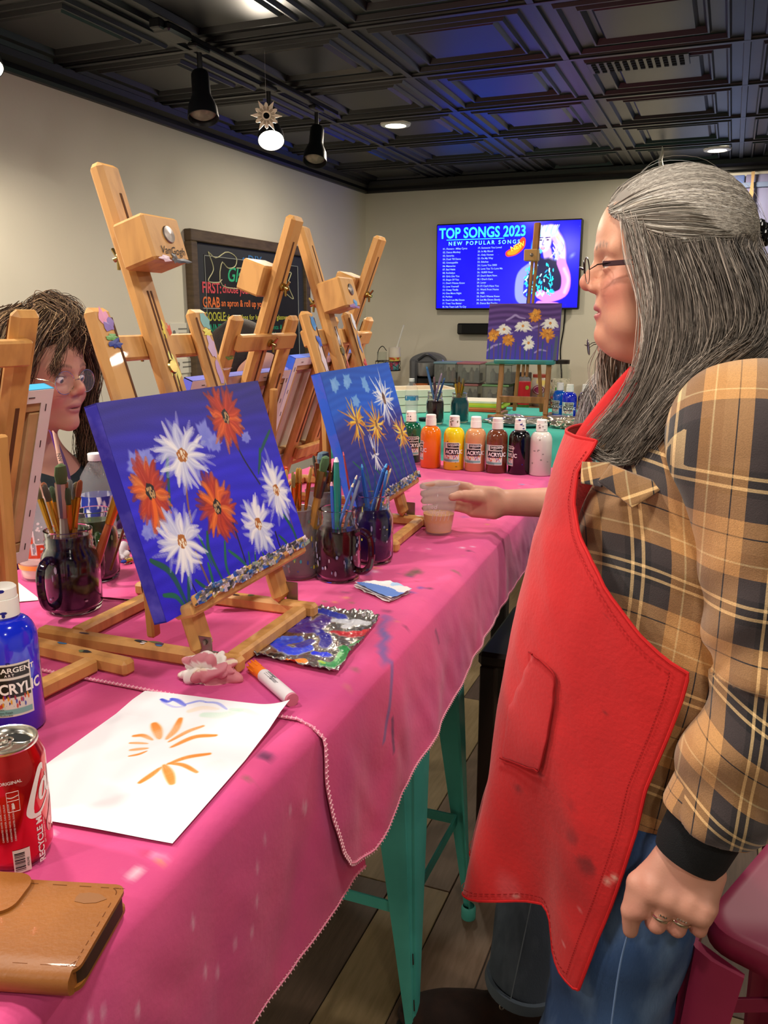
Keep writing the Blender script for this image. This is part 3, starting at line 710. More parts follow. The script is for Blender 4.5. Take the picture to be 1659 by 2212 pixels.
# turquoise cloth
M_turq = mat('turquoise_cloth', '4fbfae', .85, noise=('45ab9e', 4, 4, .4, .7), bump=.2, bscale=120)
tq = thing('tablecloth', 'turquoise tablecloth on the second table behind the paint bottles', 'tablecloth', (0, 0, 0))
V = []; xs = np.linspace(-1.76, -.06, 120)
for q in np.linspace(0, 1, 26): V.append(np.stack([xs, 3.70 + q * .98 + 0 * xs, TZ + .001 + .001 * vnoise(np.stack([xs, xs * 0 + q, xs], 1), 20, 2)], 1))
fr = []
for q in np.linspace(1, 0, 24)[:-1]:
    dep = .30 * q; fr.append(np.stack([xs, 3.70 - .012 - .05 * q + .06 * q * vnoise(np.stack([xs, xs * 0 + q, xs], 1), 16, 8), TZ - .006 - dep + 0 * xs], 1))
V = np.array(fr + V)
o = mesh_np('cloth', V.reshape(-1, 3), grid_faces(len(V), 120)[:, ::-1], M_turq, tq); so = o.modifiers.new('t', 'SOLIDIFY'); so.thickness = .001; so.offset = -1

# counter along the back wall
ct = thing('counter', 'wooden counter along the back wall carrying coffee maker and jars', 'counter', (-1.2, 5.5, 0))
M_cw = mat('counter_wood', 'a9834f', .5, noise=('8c6a3e', 10, 5, .35, .7), stretch=(1, 8, 8))
ob('worktop', G().box((0, .02, .955), (2.3, .54, .03), bev=.005), M_cw, ct)
ob('front_panel', G().box((0, -.20, .475), (2.2, .02, .93), bev=.002), mat('counter_front', '7b6242', .6), ct)
for sx in (-1, 1): ob('side_panel', G().box((sx * 1.09, .03, .47), (.02, .44, .93), bev=.002), mat('counter_front', '7b6242', .6), ct)
ob('edge_rail', G().box((0, -.245, .925), (2.3, .012, .03), bev=.003), M_cw, ct)

# ================================================================ EASELS
M_wood = mat('easel_wood', rough=.52, vcol=True, noise=('9c6a38', 14, 6, .45, .85), stretch=(3, 3, .6), coat=.08, bump=.08, bscale=60)
M_brass = mat('brass_nut', 'b59a5a', .25, metal=1); M_steel = mat('zinc', '9a8f88', .35, metal=.9); M_slot = mat('slot_dark', '5a3418', .8)
WOODC = tuple(hexc('cf9a58'))
def frame_of(yaw, lean):
    n = np.array([math.cos(yaw), math.sin(yaw), 0]); r = np.array([-math.sin(yaw), math.cos(yaw), 0])
    u = np.array([0, 0, 1]) * math.cos(lean) - n * math.sin(lean); N = n * math.cos(lean) + np.array([0, 0, 1]) * math.sin(lean)
    return n, r, u, N
def easel(x, y, yaw, lean, label, mast=.70, block=.58, smears=(), seed=0, tint=(1, 1, 1), ledgec=None, base=True):
    rs = np.random.RandomState(seed)
    yaw = math.radians(yaw); lean = math.radians(lean)
    t = thing('tabletop_easel', label, 'easel', (x, y, TZ + .0045), yaw, 'wooden tabletop easels')
    _, _, u, N = frame_of(0, lean); r = np.array([0, 1, 0.])
    E = lambda a, s, off=0: np.array([0, 0, .024]) + r * a + u * s + N * off
    wc = tuple(np.array(WOODC) * tint)
    def wood(nm, g, paint=()):
        V = np.array(g.v); F = g.f
        o = mesh_np(nm, V, F, M_wood, t, col=np.tile(wc, (len(V), 1)), smooth=True, sharp=30); return o
    def smear(a, s, off, w, h, col, nrm=None):
        g = G(); n = 14; c = E(a, s, off); pts = []
        for i in range(n):
            th = 2 * PI * i / n; k = 1 + .25 * rs.randn(); pts.append(c + r * w * k * math.cos(th) + u * h * k * math.sin(th))
        g.add([c + N * .0006] + pts, [(0, i + 1, (i + 1) % n + 1) for i in range(n)]); return g
    if base:
        for sg in (-1, 1):
            wood('runner', G().box((-.115, sg * .121, .0115), (.355, .024, .023), bev=.005))
        wood('cross_bar', G().box((.035, 0, .034), (.024, .262, .020), bev=.004)) if False else wood('cross_bar', G().box((.040, 0, .0115), (.024, .217, .021), bev=.004))
        wood('cross_bar', G().box((-.235, 0, .0115), (.024, .217, .021), bev=.004))
        for sg in (-1, 1):
            g = G().box((.012, sg * (.121 + .013), .030), (.022, .002, .044), bev=.0008); g.lathe([(0, 0), (.004, 0), (.004, .003), (0, .004)], 10, (.012, sg * .136, .044), np.array([[1, 0, 0], [0, 0, sg], [0, 1, 0]]))
            ob('hinge', g, M_steel, t)
    for sg in (-1, 1):
        g = G().beam(E(sg * .121, .0), E(sg * .121, .496), .046, .019, r, .008); 
        wood('post', g)
        g = G().beam(E(sg * .105, .17, .0098), E(sg * .105, .48, .0098), .004, .0012, r, .0003); g.beam(E(sg * .121, .15, -.0098), E(sg * .121, .36, -.0098), .007, .0012, r, .0003)
        ob('post_groove', g, M_slot, t)
        wood('prop_leg', G().beam((-.11, sg * .085, .018), E(sg * .085, .33, -.022), .020, .014, r, .003))
    wood('crossbar', G().beam(E(-.121, .443, -.017), E(.121, .443, -.017), .036, .014, u, .003))
    wood('lower_bar', G().beam(E(-.121, .12, -.017), E(.121, .12, -.017), .034, .014, u, .003))
    m0 = .10
    wood('mast', G().beam(E(0, m0, -.002), E(0, mast, -.002), .048, .024, r, .007))
    g = G()
    for sg in (-1, 1): g.beam(E(sg * .004, m0 + .05, .0101), E(sg * .004, block - .06, .0101), .004, .0012, r, .0003)
    g.beam(E(0.004, mast - .13, .0101), E(.004, mast - .045, .0101), .005, .0012, r, .0003); g.beam(E(0, .15, -.0141), E(0, mast - .05, -.0141), .006, .0012, r, .0003)
    ob('mast_slot', g, M_slot, t)
    R = np.array([r, u, N]).T
    wood('clamp_block', G().box(E(.0, block, .038), (.088, .066, .056), R, bev=.004))
    ob('clamp_bolt', G().lathe([(0, .004), (.007, .003), (.012, .002), (.013, 0)], 20, E(.006, block + .005, .0665), np.array([r, u, N]).T), M_steel, t)
    def wing(P, ax, nm='wing_nut'):
        ax = np.array(ax, float); x_ = u; y_ = np.cross(ax, x_); Rr = np.array([x_, y_, ax]).T
        g = G().lathe([(0, .016), (.004, .016), (.004, .006), (.009, .005), (.009, 0)], 12, P, Rr)
        for sg in (-1, 1): g.tube([P + ax * .008, P + ax * .014 + x_ * sg * .016], [.0035, .0025], 6)
        ob(nm, g, M_brass, t)
    wing(E(0, block, -.016), -N); wing(E(0, .443, -.025), -N); 
    ob('washer', G().lathe([(0, .002), (.009, .002), (.011, 0)], 20, E(0, .405, .0105), np.array([r, u, N]).T), M_brass, t)
    # ledge with dried paint
    lg = G().box(E(0, .070, .026), (.345, .018, .036), R, bev=.004); lg.box(E(0, .082, .047), (.345, .016, .008), R, bev=.003)
    wood('ledge', lg)
    lc = ledgec or ['d8c8d8', '3a3a42', '3f6fb0', '8a9a8a', 'e8dce8', 'c8b060', '5a4a50', '2a55b0', 'b8a8c0']
    g = G()
    for k in range(230):
        a = rs.uniform(-.168, .168); h = hexc(lc[rs.randint(len(lc))]); c = E(a, .083 + rs.uniform(-.007, .007), .0508)
        g.box(c, (rs.uniform(.006, .020), rs.uniform(.003, .008), .0012), R @ np.array([[math.cos(q := rs.randn() * .22), -math.sin(q), 0], [math.sin(q), math.cos(q), 0], [0, 0, 1]]), bev=.001, col=tuple(h))
    ob('dried_paint', g, mat('paint_vc', rough=.4, vcol=True), t, colored=True, kind='stuff')
    g = G()
    for (a, s, off, w_, h_, c_) in smears:
        q = smear(a, s, off, w_, h_, c_); g.add(q.v, q.f, tuple(hexc(c_)))
    if base:
        for k in range(16):
            px, py = rs.uniform(-.27, .05), rs.choice([-.121, .121]) + rs.uniform(-.006, .006); n = 9; c_ = tuple(hexc(rs.choice(['3a3f7a', '22202a', '3f7ab0', 'e8e0e0', '6a7a50', '4a3a60']))); w_ = rs.uniform(.003, .012); h_ = rs.uniform(.002, .005)
            g.add([(px, py, .0237)] + [(px + w_ * math.cos(2 * PI * i / n) * rs.uniform(.7, 1.2), py + h_ * math.sin(2 * PI * i / n) * rs.uniform(.7, 1.2), .0235) for i in range(n)], [(0, i + 1, (i + 1) % n + 1) for i in range(n)], c_)
    if g.v: ob('paint_smears', g, mat('paint_vc', rough=.4, vcol=True), t, colored=True, kind='stuff', smooth=False)
    return t
def canvas_thing(label, x, y, z, yaw, lean, W_, H_, A=None, th=.02, side='2c2a9c', bck=True, group='canvases on the easels', front='e6e0d8', mat_front=None):
    """stretched canvas: origin at bottom centre of its front face"""
    n, r, u, N = frame_of(math.radians(yaw), math.radians(lean))
    t = bpy.data.objects.new('painted_canvas', None); COL.objects.link(t); finish(t, label, 'painting', group)
    t.matrix_world = Matrix([[r[i], u[i], N[i], (x, y, z)[i]] for i in range(3)] + [[0, 0, 0, 1]])
    Mf = mat_front or M_paint
    if A is None: A = img_canvas(8, 8, hexc(front))
    sheet('painted_face', A, (-W_ / 2, 0, 0), (W_, 0, 0), (0, H_, 0), Mf, t)
    g = G(); b = .0018
    Ms = mat('canvas_side_' + side, side, .7, noise=('5a55c8' if side.startswith('2') else side, 30, 4, .5, .8))
    for c, d in (((-W_ / 2 + .001, H_ / 2, -th / 2 - .0005), (.002, H_, th)), ((W_ / 2 - .001, H_ / 2, -th / 2 - .0005), (.002, H_, th)), ((0, H_ - .001, -th / 2 - .0005), (W_, .002, th)), ((0, .001, -th / 2 - .0005), (W_, .002, th))):
        g.box(c, d)
    ob('wrapped_edge', g, Ms, t, smooth=False)
    if bck:
        Mb = mat('canvas_back', 'dcd2c4', .85, bump=.3, bscale=300); Mw = mat('stretcher', 'c9a678', .7, noise=('a98554', 12, 4, .4, .7))
        ob('canvas_back', G().box((0, H_ / 2, -.003), (W_ - .006, H_ - .006, .002)), Mb, t)
        for c, d in (((0, H_ - .019, -.011), (W_ - .005, .034, .016)), ((0, .019, -.011), (W_ - .005, .034, .016)), ((-W_ / 2 + .02, H_ / 2, -.011), (.034, H_ - .074, .0158)), ((W_ / 2 - .02, H_ / 2, -.011), (.034, H_ - .074, .0158))):
            ob('stretcher_bar', G().box(c, d, bev=.002), Mw, t)
        for c, d in (((0, H_ - .011, -th - .0008), (W_ - .002, .020, .0012)), ((0, .011, -th - .0008), (W_ - .002, .020, .0012)), ((-W_ / 2 + .011, H_ / 2, -th - .0008), (.020, H_ - .042, .0012)), ((W_ / 2 - .011, H_ / 2, -th - .0008), (.020, H_ - .042, .0012))):
            ob('folded_border', G().box(c, d), mat('fold_white', 'e6dde0', .8), t)
        g = G()
        for k in range(5):
            for sg in (-1, 1): g.box((sg * (W_ / 2 - .012), H_ * (.1 + .2 * k), -th - .0018), (.0012, .011, .001)); 
            g.box((W_ * (-.4 + .2 * k), H_ - .012, -th - .0018), (.011, .0012, .001))
        ob('staples', g, mat('staple', '4a4548', .4, metal=.8), t, kind='stuff')
    return t
M_paint = mat('dried_acrylic', rough=.5, vcol=True, bump=.12, bscale=500)
def lerpc(a, b, t): return a * (1 - t) + b * t
def petals(A, c, rx, ry, n, cols, asp, rs, w0=.02, r0=.12, streak=.5, jit=.18, droop=0, alpha=.95, tip=None):
    order = rs.permutation(n)
    for i in order:
        a = 2 * PI * i / n + rs.randn() * .12; L = 1 + rs.randn() * jit; ca, sa = math.cos(a), math.sin(a)
        bend = rs.randn() * .18
        p0 = (c[0] + rx * r0 * ca, c[1] + ry * r0 * sa); p2 = (c[0] + rx * L * ca, c[1] + ry * L * sa + droop * abs(ca) * ry)
        p1 = (c[0] + rx * .55 * math.cos(a + bend), c[1] + ry * .55 * math.sin(a + bend))
        col = hexc(cols[rs.randint(len(cols))]); w = w0 * rs.uniform(.75, 1.2) * (1 - .25 * abs(ca))
        stroke(A, [p0, p1, p2], w, col, alpha, asp, .8, .45, streak)
        hl = np.clip(col + .12, 0, 1); stroke(A, [p0, p1, lerpc(np.array(p1), np.array(p2), .7)], w * .35, hl, alpha * .7, asp, .6, .8, streak)
def disc(A, c, rx, ry, col, dots, asp, rs, nd=10):
    blob(A, c, rx, ry, hexc(col), 1, .12, asp, rough=.12, seed=rs.rand() * 6)
    for k in range(nd):
        a = rs.rand() * 6.28; q = math.sqrt(rs.rand()) * .75; p = (c[0] + rx / asp * q * math.cos(a), c[1] + ry * q * math.sin(a))
        stroke(A, [p, (p[0], p[1] + .008)], .006, hexc(dots), .95, asp, 0, .5)

# --- painting 1: white and orange daisies on blue
cw, chh = .42, .2965; asp = cw / chh; rs = np.random.RandomState(3)
Wp, Hp = 620, 438; X, Y = np.meshgrid(np.linspace(0, 1, Wp), np.linspace(0, 1, Hp)); T_ = (Y + .05 * np.sin(X * 5) + .03 * np.sin(Y * 40 + X * 6))
A = lerpc(hexc('2a1f86')[None, None], hexc('2a1fd6')[None, None], np.clip(T_ * 2.2, 0, 1)[..., None])
A = A + (.035 * np.sin(Y * 90 + 2.5 * np.sin(X * 7 + Y * 9)) * np.sin(X * 3 + Y * 20 + 1))[..., None] * np.array([.6, .6, 1.2])
A = np.clip(A, 0, 1)
for c, rx, ry in (((.10, .30), .075, .07), ((.15, .28), .06, .05), ((.515, .24), .07, .085), ((.56, .29), .06, .05), ((.78, .30), .05, .035), ((.075, .585), .07, .05), ((.04, .60), .035, .035), ((.12, .60), .05, .03)):
    blob(A, c, rx, ry, hexc('8b94ea'), .9, .25, asp, rough=.25, seed=c[0] * 20); blob(A, (c[0] - .005, c[1] + .01), rx * .7, ry * .6, hexc('6f78e0'), .5, .6, asp, rough=.3, seed=4)
for pts, w, c in (([(.692, .30), (.72, .417), (.778, .567)], .008, '17142e'), ([(.326, .399), (.291, .537), (.28, .624)], .009, '8a5a4a'), ([(.517, .70), (.519, .807), (.522, .922)], .007, '1c1830'), ([(.785, .85), (.786, .919), (.795, .99)], .008, '17142e'), ([(.251, .767), (.26, .855), (.275, .973)], .009, '7a5a50'),
                  ([(.174, .84), (.182, .905), (.193, .965)], .005, '1a1a2e'), ([(.919, .73), (.929, .818), (.931, .869)], .006, '6a4a6a')): stroke(A, pts, w, hexc(c), 1, asp, 0, .4, .2)
for pts, w in (([(.02, .719), (.092, .807), (.126, .985)], .020), ([(.027, .884), (.083, .916), (.115, .997)], .016), ([(.183, .837), (.152, .92), (.126, .995)], .014), ([(.348, .70), (.326, .796), (.353, .957)], .015), ([(.294, .699), (.305, .759), (.318, .864)], .010), ([(.299, .842), (.294, .925), (.284, .984)], .013), ([(.432, .78), (.397, .895), (.407, .987)], .013),
               ([(.441, .831), (.499, .906), (.538, .982)], .013), ([(.886, .78), (.924, .884), (.932, .985)], .015), ([(.805, .877), (.841, .931), (.854, .99)], .012), ([(.559, .883), (.546, .939), (.531, .985)], .010), ([(.975, .297), (.901, .359), (.843, .412)], .014), ([(.856, .382), (.831, .442), (.789, .514)], .015),
               ([(.261, .30), (.237, .363), (.191, .534)], .014), ([(.205, .888), (.232, .927), (.285, .99)], .012), ([(.60, .90), (.585, .95), (.575, .99)], .009), ([(.65, .92), (.66, .96), (.672, .99)], .009)):
    stroke(A, pts, w, hexc(['14603f', '17704c', '125a48'][int(w * 1000) % 3]), 1, asp, .7, .4, .35)
OR = ['d4541c', 'c23c16', 'e0661e', 'a82a1a', 'd8702a', 'b83418']; WH = ['e6e8f4', 'd2d6ee', 'f2f2f8', 'c4caec']
for c, rx, ry, k in (((.682, .167), .125, .165, 0), ((.12, .43), .095, .165, 0), ((.452, .602), .115, .175, 0), ((.343, .308), .145, .165, 1), ((.198, .693), .115, .165, 1), ((.682, .767), .105, .16, 1), ((.886, .633), .105, .165, 1)):
    if k == 0:
        petals(A, c, rx, ry, 26, OR[3:] + ['8e2218'], asp, rs, .031, .2, .55, .12); petals(A, c, rx * .88, ry * .92, 19, OR, asp, rs, .027, .2, .35, .12)
        disc(A, c, .034, .042, '17121a', 'c8a06a', asp, rs, 14)
    else:
        petals(A, c, rx * 1.05, ry * 1.05, 26, ['b8bee8', 'a4acdf'], asp, rs, .029, .15, .6, .14, alpha=.75); petals(A, c, rx * .97, ry * .98, 23, WH, asp, rs, .026, .15, .35, .12)
        disc(A, c, .034 if c[0] != .343 else .045, .036, 'b06a2e', 'f4ecd8', asp, rs, 10)
stroke(A, [(.12, .47), (.112, .53), (.09, .585)], .016, hexc('ee6a1c'), 1, asp, .4, .4, .2)
P1_ART = A
canvas_thing('blue canvas of white and orange daisies on the nearest right-facing easel', -.658, 1.074, 1.131, 1.25, 17, cw, chh, A, side='2b28a8', bck=False)
easel(-.66, 1.07, 1.25, 17, 'nearest whole easel, holding the canvas of white and orange daisies', .71, .58, seed=1,
      smears=[(-.121, .478, .0102, .012, .014, 'e89ac0'), (-.115, .470, .0105, .012, .010, '8a6fb8'), (-.118, .452, .0106, .013, .005, '6fa85a'), (-.116, .443, .0108, .013, .007, '1f2f8a'), (.005, .46, .0104, .005, .014, 'e8d24a'), (.02, .462, .0104, .005, .012, 'd8502a'),
              (.004, .405, .0104, .009, .022, 'e8e07a'), (.012, .33, .0104, .006, .02, '3a5ab0'), (.02, .32, .0104, .007, .014, 'd86a6a'), (-.115, .31, .0104, .014, .02, '8a96c8'), (-.128, .325, .0104, .006, .012, 'c8402a'),
              (.126, .475, .0102, .011, .012, '7ab0b0'), (.124, .455, .0104, .012, .008, 'e8dc5a'), (.124, .43, .0104, .010, .018, 'c8a8c8'), (.124, .39, .0104, .007, .02, 'b890c0'), (.13, .36, .0104, .006, .012, '3a4aa0'), (.122, .33, .0104, .008, .01, 'e8dc5a'), (.12, .31, .0104, .012, .012, '3a4a90'),
              (-.02, .548, .0665, .014, .004, 'd8b8c8'), (.02, .547, .0668, .022, .0035, '2a2a3a'), (.004, .552, .0668, .006, .008, '3a2a2a')])
tg = G(); nE, rE, uE, NE = frame_of(math.radians(1.25), math.radians(17)); o0 = np.array([-.66, 1.07, TZ + .0285])
text_on(tg, 'VanGogh', o0 + uE * .556 + rE * -.026 + NE * .0670, rE, uE, .016, italic=.3)
o = ob('written_name', tg, mat('ink', '2a1a14', .7), [q for q in bpy.data.objects if q.get('category') == 'easel'][0], kind='stuff', smooth=False); o.matrix_parent_inverse = (Matrix.Translation((-.66, 1.07, TZ + .0045)) @ Matrix.Rotation(math.radians(1.25), 4, 'Z')).inverted()

# --- painting 2: yellow flowers on blue
Wp, Hp = 330, 217; X, Y = np.meshgrid(np.linspace(0, 1, Wp), np.linspace(0, 1, Hp)); asp = .42 / .276
A = lerpc(hexc('0b4fb8')[None, None], hexc('1a5fd8')[None, None], np.clip(Y * 3, 0, 1)[..., None]); A = lerpc(A, hexc('2d2f8c')[None, None], np.clip((Y - .32 + .03 * np.sin(X * 9)) * 6, 0, 1)[..., None])
A = A + (.02 * np.sin(Y * 110 + 3 * np.sin(X * 6)))[..., None]; A = np.clip(A, 0, 1)
for c, rx, ry in (((.142, .10), .085, .05), ((.12, .12), .05, .05), ((.309, .09), .085, .05), ((.28, .12), .05, .04), ((.535, .14), .07, .06), ((.55, .19), .06, .03), ((.347, .26), .08, .05)): blob(A, c, rx, ry, hexc('7fb2ea'), .85, .25, asp, rough=.3, seed=c[0] * 30)
for pts in ([(.29, .45), (.30, .7), (.34, 1)], [(.55, .5), (.58, .75), (.62, 1)], [(.78, .42), (.80, .7), (.83, 1)], [(.90, .65), (.9, .8), (.93, 1)], [(.45, .8), (.47, .9), (.5, 1)]): stroke(A, pts, .006, hexc('8a5a6a'), .9, asp)
for pts in ([(.1, .68), (.2, .8), (.24, 1)], [(.22, .65), (.24, .8), (.22, 1)], [(.35, .78), (.42, .88), (.45, .99)], [(.52, .85), (.50, .92), (.48, 1)], [(.66, .72), (.72, .85), (.74, .99)], [(.83, .7), (.80, .85), (.76, .99)], [(.92, .74), (.90, .85), (.93, .97)], [(.6, .7), (.64, .85), (.67, 1)]): stroke(A, pts, .012, hexc('1f6a50'), .9, asp, .6, .4, .3)
petals(A, (.765, .294), .15, .20, 34, ['dfe0e8', 'c9cad8', 'efeff2'], asp, rs, .015, .1, .4, .22); disc(A, (.765, .294), .035, .055, '5a3a2e', '9a7a62', asp, rs, 10)
for c in ((.286, .41), (.544, .479), (.911, .618)):
    petals(A, c, .15, .17, 18, ['d8862a', 'c07020'], asp, rs, .015, .1, .5, .25); petals(A, c, .12, .15, 13, ['ecc53c', 'e0a828', 'f0d060'], asp, rs, .015, .15, .3, .2); disc(A, c, .022, .04, '6a3f22', 'b89070', asp, rs, 7)
petals(A, (.412, .70), .07, .16, 12, ['e8e8ee', 'd0d2e0'], asp, rs, .014, .1, .4, .25); disc(A, (.412, .67), .015, .03, '6a4430', 'a07a5a', asp, rs, 3)
canvas_thing('blue canvas of yellow flowers and one white daisy on the easel beyond the jars', -.675, 1.72, 1.15, 3, 16, .42, .276, A, side='2458d0', bck=False)
easel(-.685, 1.735, 3.5, 17, 'easel holding the canvas of yellow flowers', .685, .52, seed=2,
      smears=[(-.116, .47, .0104, .011, .016, '4a8ac8'), (-.114, .43, .0106, .012, .012, '2f55c0'), (-.118, .39, .0104, .012, .03, 'e0c8c8'), (-.116, .355, .0104, .013, .006, 'e07070'), (-.11, .31, .0104, .01, .02, '5a7ac0'), (.124, .47, .0104, .01, .02, 'd8d8e0'), (.124, .42, .0104, .006, .02, '6f7fb0'), (.124, .37, .0104, .008, .012, 'c03a3a'),
              (0, .488, .0665, .03, .005, '8a5a9a'), (.012, .495, .0667, .01, .008, '3f8ac8'), (0, .44, .0104, .008, .02, 'e0dce0'), (.01, .36, .0104, .01, .02, 'b84a3a'), (.01, .3, .0104, .012, .012, '4a4a90')])
# --- easels facing the other side of the table
def back_canvas(x, y, yaw, lean, s, a, W_, H_, label, side, front):
    n, r, u, N = frame_of(math.radians(yaw), math.radians(lean)); P = np.array([x, y, TZ + .0285]) + r * a + u * s + N * .034
    return canvas_thing(label, P[0], P[1], P[2], yaw, lean, W_, H_, None, side=side, front=front)
easel(-1.10, 1.64, 180, 20, 'easel facing left, standing in front of the chalkboard', .71, .565, seed=3, smears=[(.121, .41, -.0100, .018, .005, '6a9a4a'), (.121, .385, -.0100, .016, .003, 'e8e0e0')])
back_canvas(-1.10, 1.64, 180, 20, .085, -.01, .42, .27, 'canvas seen from behind on the easel before the chalkboard', '5a5fd0', '3a45c8')
easel(-1.12, 2.12, 181, 21, 'farther easel facing left, mast nearest the back wall corner', .715, .565, seed=4, smears=[])
back_canvas(-1.12, 2.12, 181, 21, .085, .02, .44, .30, 'canvas seen from behind with blue painted edge beyond the jars', '2c62e0', '2c62e0')
easel(-1.035, .785, 176, 18, 'cut-off easel facing left at the left edge of the picture', .50, .40, seed=5, smears=[])
back_canvas(-1.035, .785, 176, 18, .085, -.005, .40, .29, 'stapled canvas seen from behind at the left edge of the picture', '2f9fd0', '2f9fd0')

# ================================================================ THINGS ON THE TABLES
TC = TZ + .0045      # top of the far pink cloth
M_glass = mat('clear_glass', 'f4f8f6', .04, trans=1, ior=1.3, spec=.4)
M_pet = mat('clear_plastic', 'eef0f2', .08, alpha=.13, spec=.8)
M_cap = mat('white_cap', 'f1f0ea', .35, spec=.5)
# --- paint bottles
def bottle(name, label, P, colr, lab=True, scale=1, rz=0, group='acrylic paint bottles', mess=None, labelface=0, blank=False, s_rough=.12, capc=None):
    t = thing(name, label, 'bottle', P, rz, group); s = scale
    R0 = .0345 * s
    pf = [(0, 0), (.030 * s, 0), (R0, .004 * s), (R0, .108 * s)] + [(R0 - (R0 - .016 * s) * (1 - math.cos(a)) , .108 * s + .030 * s * math.sin(a)) for a in np.linspace(.15, PI / 2, 8)] + [(.0155 * s, .142 * s)]
    ob('body', G().lathe(pf, 40), mat('paint_' + colr, colr, s_rough, coat=.6, spec=.6), t, sharp=60)
    cp = [(0, .176 * s), (.0145 * s, .176 * s), (.0165 * s, .174 * s), (.0165 * s, .163 * s), (.0160 * s, .1625 * s), (.0175 * s, .162 * s), (.0180 * s, .141 * s), (.0155 * s, .140 * s)]
    ob('cap', G().lathe(cp[::-1], 36), M_cap, t, sharp=40)
    if lab and not blank:
        # printed wrap label: white card, teal corner and bands, black panels, bright splash, lettering
        a0, a1 = labelface - .85, labelface + .95; rr = R0 + .0004; z0, z1 = .028 * s, .092 * s
        W_ = 120; Hh = 66; A_ = img_canvas(Hh, W_, hexc('dcdcd4')); A_[2:20, 3:28] = hexc('8fc0bc'); A_[3:19, 8:10] = hexc('dcdcd4'); A_[3:19, 14:16] = hexc('dcdcd4')
        A_[3:17, 42:116] = hexc('201f1f'); A_[20:42, 22:116] = hexc('1a1a1c'); A_[56:63, 3:116] = hexc('7fb3b2'); A_[52:56, 3:60] = hexc('c9d8d4')
        r_ = np.random.RandomState(5)
        for k in range(26): blob(A_, (r_.uniform(.3, .92), r_.uniform(.58, .80)), .03, .05, hexc(['7a2f8a', 'c8402a', 'e0a020', '3a4aa8', 'a02040', 'd86a20'][k % 6]), .95, .2, 1.6)
        ang = np.linspace(a0, a1, W_); zz = np.linspace(z1, z0, Hh); Zg, Ag = np.meshgrid(zz, ang, indexing='ij')
        Pp = np.stack([rr * np.cos(Ag), rr * np.sin(Ag), Zg], -1).reshape(-1, 3)
        lb = mesh_np('label', Pp, grid_faces(Hh, W_), mat('printed_label', rough=.3, vcol=True), t, col=A_.reshape(-1, 3))
        g = G()
        def wrap(s_, a, z, size, c_, bold=0, wide=1):
            V, F = text_geo(s_, size * s, bold=bold); th = a + V[:, 0] * wide / rr; g.add(np.stack([(rr + .0004) * np.cos(th), (rr + .0004) * np.sin(th), z * s + V[:, 1]], 1), F, tuple(hexc(c_)))
        wrap('SARGENT', a0 + .72, .0815, .0085, 'f4f4f0', .02, 1.15); wrap('A R T', a0 + .95, .0770, .0042, 'f4f4f0', .02)
        wrap('ACRYLIC', a0 + .45, .0560, .0175, 'f8f8f6', .03, .85); wrap('Non-Toxic', a0 + .40, .0365, .0035, '20302e'); wrap('Permanent Finish', a0 + .40, .0325, .0035, '20302e'); wrap('Water Reducible', a0 + .40, .0290, .0035, '20302e')
        ob('label_lettering', g, mat('lettering_vc', rough=.4, vcol=True), lb, colored=True, kind='stuff', smooth=False)
    if mess:
        r_ = np.random.RandomState(int(P[0] * 1000) % 97); g = G()
        for k in range(mess[1]):
            a = r_.uniform(-2.2, -.6); z = r_.uniform(.143, .174) * s if r_.rand() < .6 else r_.uniform(.01, .12) * s; rad = (.0183 if z > .14 * s else .0349) * (s if z < .163 * s or True else s)
            if z > .163 * s: rad = .0168 * s
            w_ = r_.uniform(.0015, .005); h_ = r_.uniform(.001, .003); n = 7
            g.add([(rad * math.cos(a + (w_ * math.cos(2 * PI * i / n)) / rad), rad * math.sin(a + (w_ * math.cos(2 * PI * i / n)) / rad), z + h_ * math.sin(2 * PI * i / n)) for i in range(n)], [tuple(range(n))], tuple(hexc(mess[0])))
        ob('paint_smears', g, mat('paint_vc', rough=.4, vcol=True), t, colored=True, kind='stuff', smooth=False)
    return t
B = [(888, 1001, '0b5a3c', 'dark green paint bottle half hidden behind the yellow flower canvas', -PI / 2 + .5, False, ('1a1a1a', 8)),
     (930, 1013, 'f07a10', 'orange paint bottle in the row at the end of the pink table', -PI / 2 - 1.1, False, None),
     (980, 1017, 'f2dc1c', 'yellow paint bottle in the row at the end of the pink table', -PI / 2 + .15, False, ('5a5a20', 14)),
     (1026, 1020, 'd59a68', 'peach-tan paint bottle in the row beside the brown one', -PI / 2 + .15, False, None),
     (1072, 1024, '6d3a24', 'brown paint bottle between the peach and the black ones', -PI / 2 + .1, False, None),
     (1120, 1027, '08080c', 'black paint bottle between the brown and the white ones', -PI / 2 - 1.0, False, ('2a2a8a', 6)),
     (1166, 1030, 'dcd4cc', 'white paint bottle without label at the right end of the row', -PI / 2, True, ('8a8480', 14))]
for px, py, c, lb, lf, bl, ms in B:
    P = back(at(px, py, TC), .034); bottle('paint_bottle', lb, P, c, True, 1, 0, 'paint bottles in a row', ms, lf - .3, bl, .15)
for px, py, c, lb, lf in ((1207, 906, '0c5fd0', 'light blue paint bottle at the back of the pair on turquoise cloth', -2.4), (1228, 911, '1226c8', 'deep blue paint bottle in front of the light blue one', -PI / 2 - .2), (1262, 911, '1c0a0c', 'dark maroon paint bottle beside the gray beard', -PI / 2 - .1)):
    bottle('paint_bottle', lb, back(at(px, py, TZ + .003), .034), c, True, 1, 0, 'paint bottles on the turquoise cloth', None, lf, False, .15)
bottle('paint_bottle', 'large blue paint bottle in the left foreground behind the yellow one', np.array([-.775, .715, TC - .0035]), '1a2ee0', True, 1.03, 0, 'paint bottles in the left foreground', ('101a80', 22), -PI / 2 + .55, False)
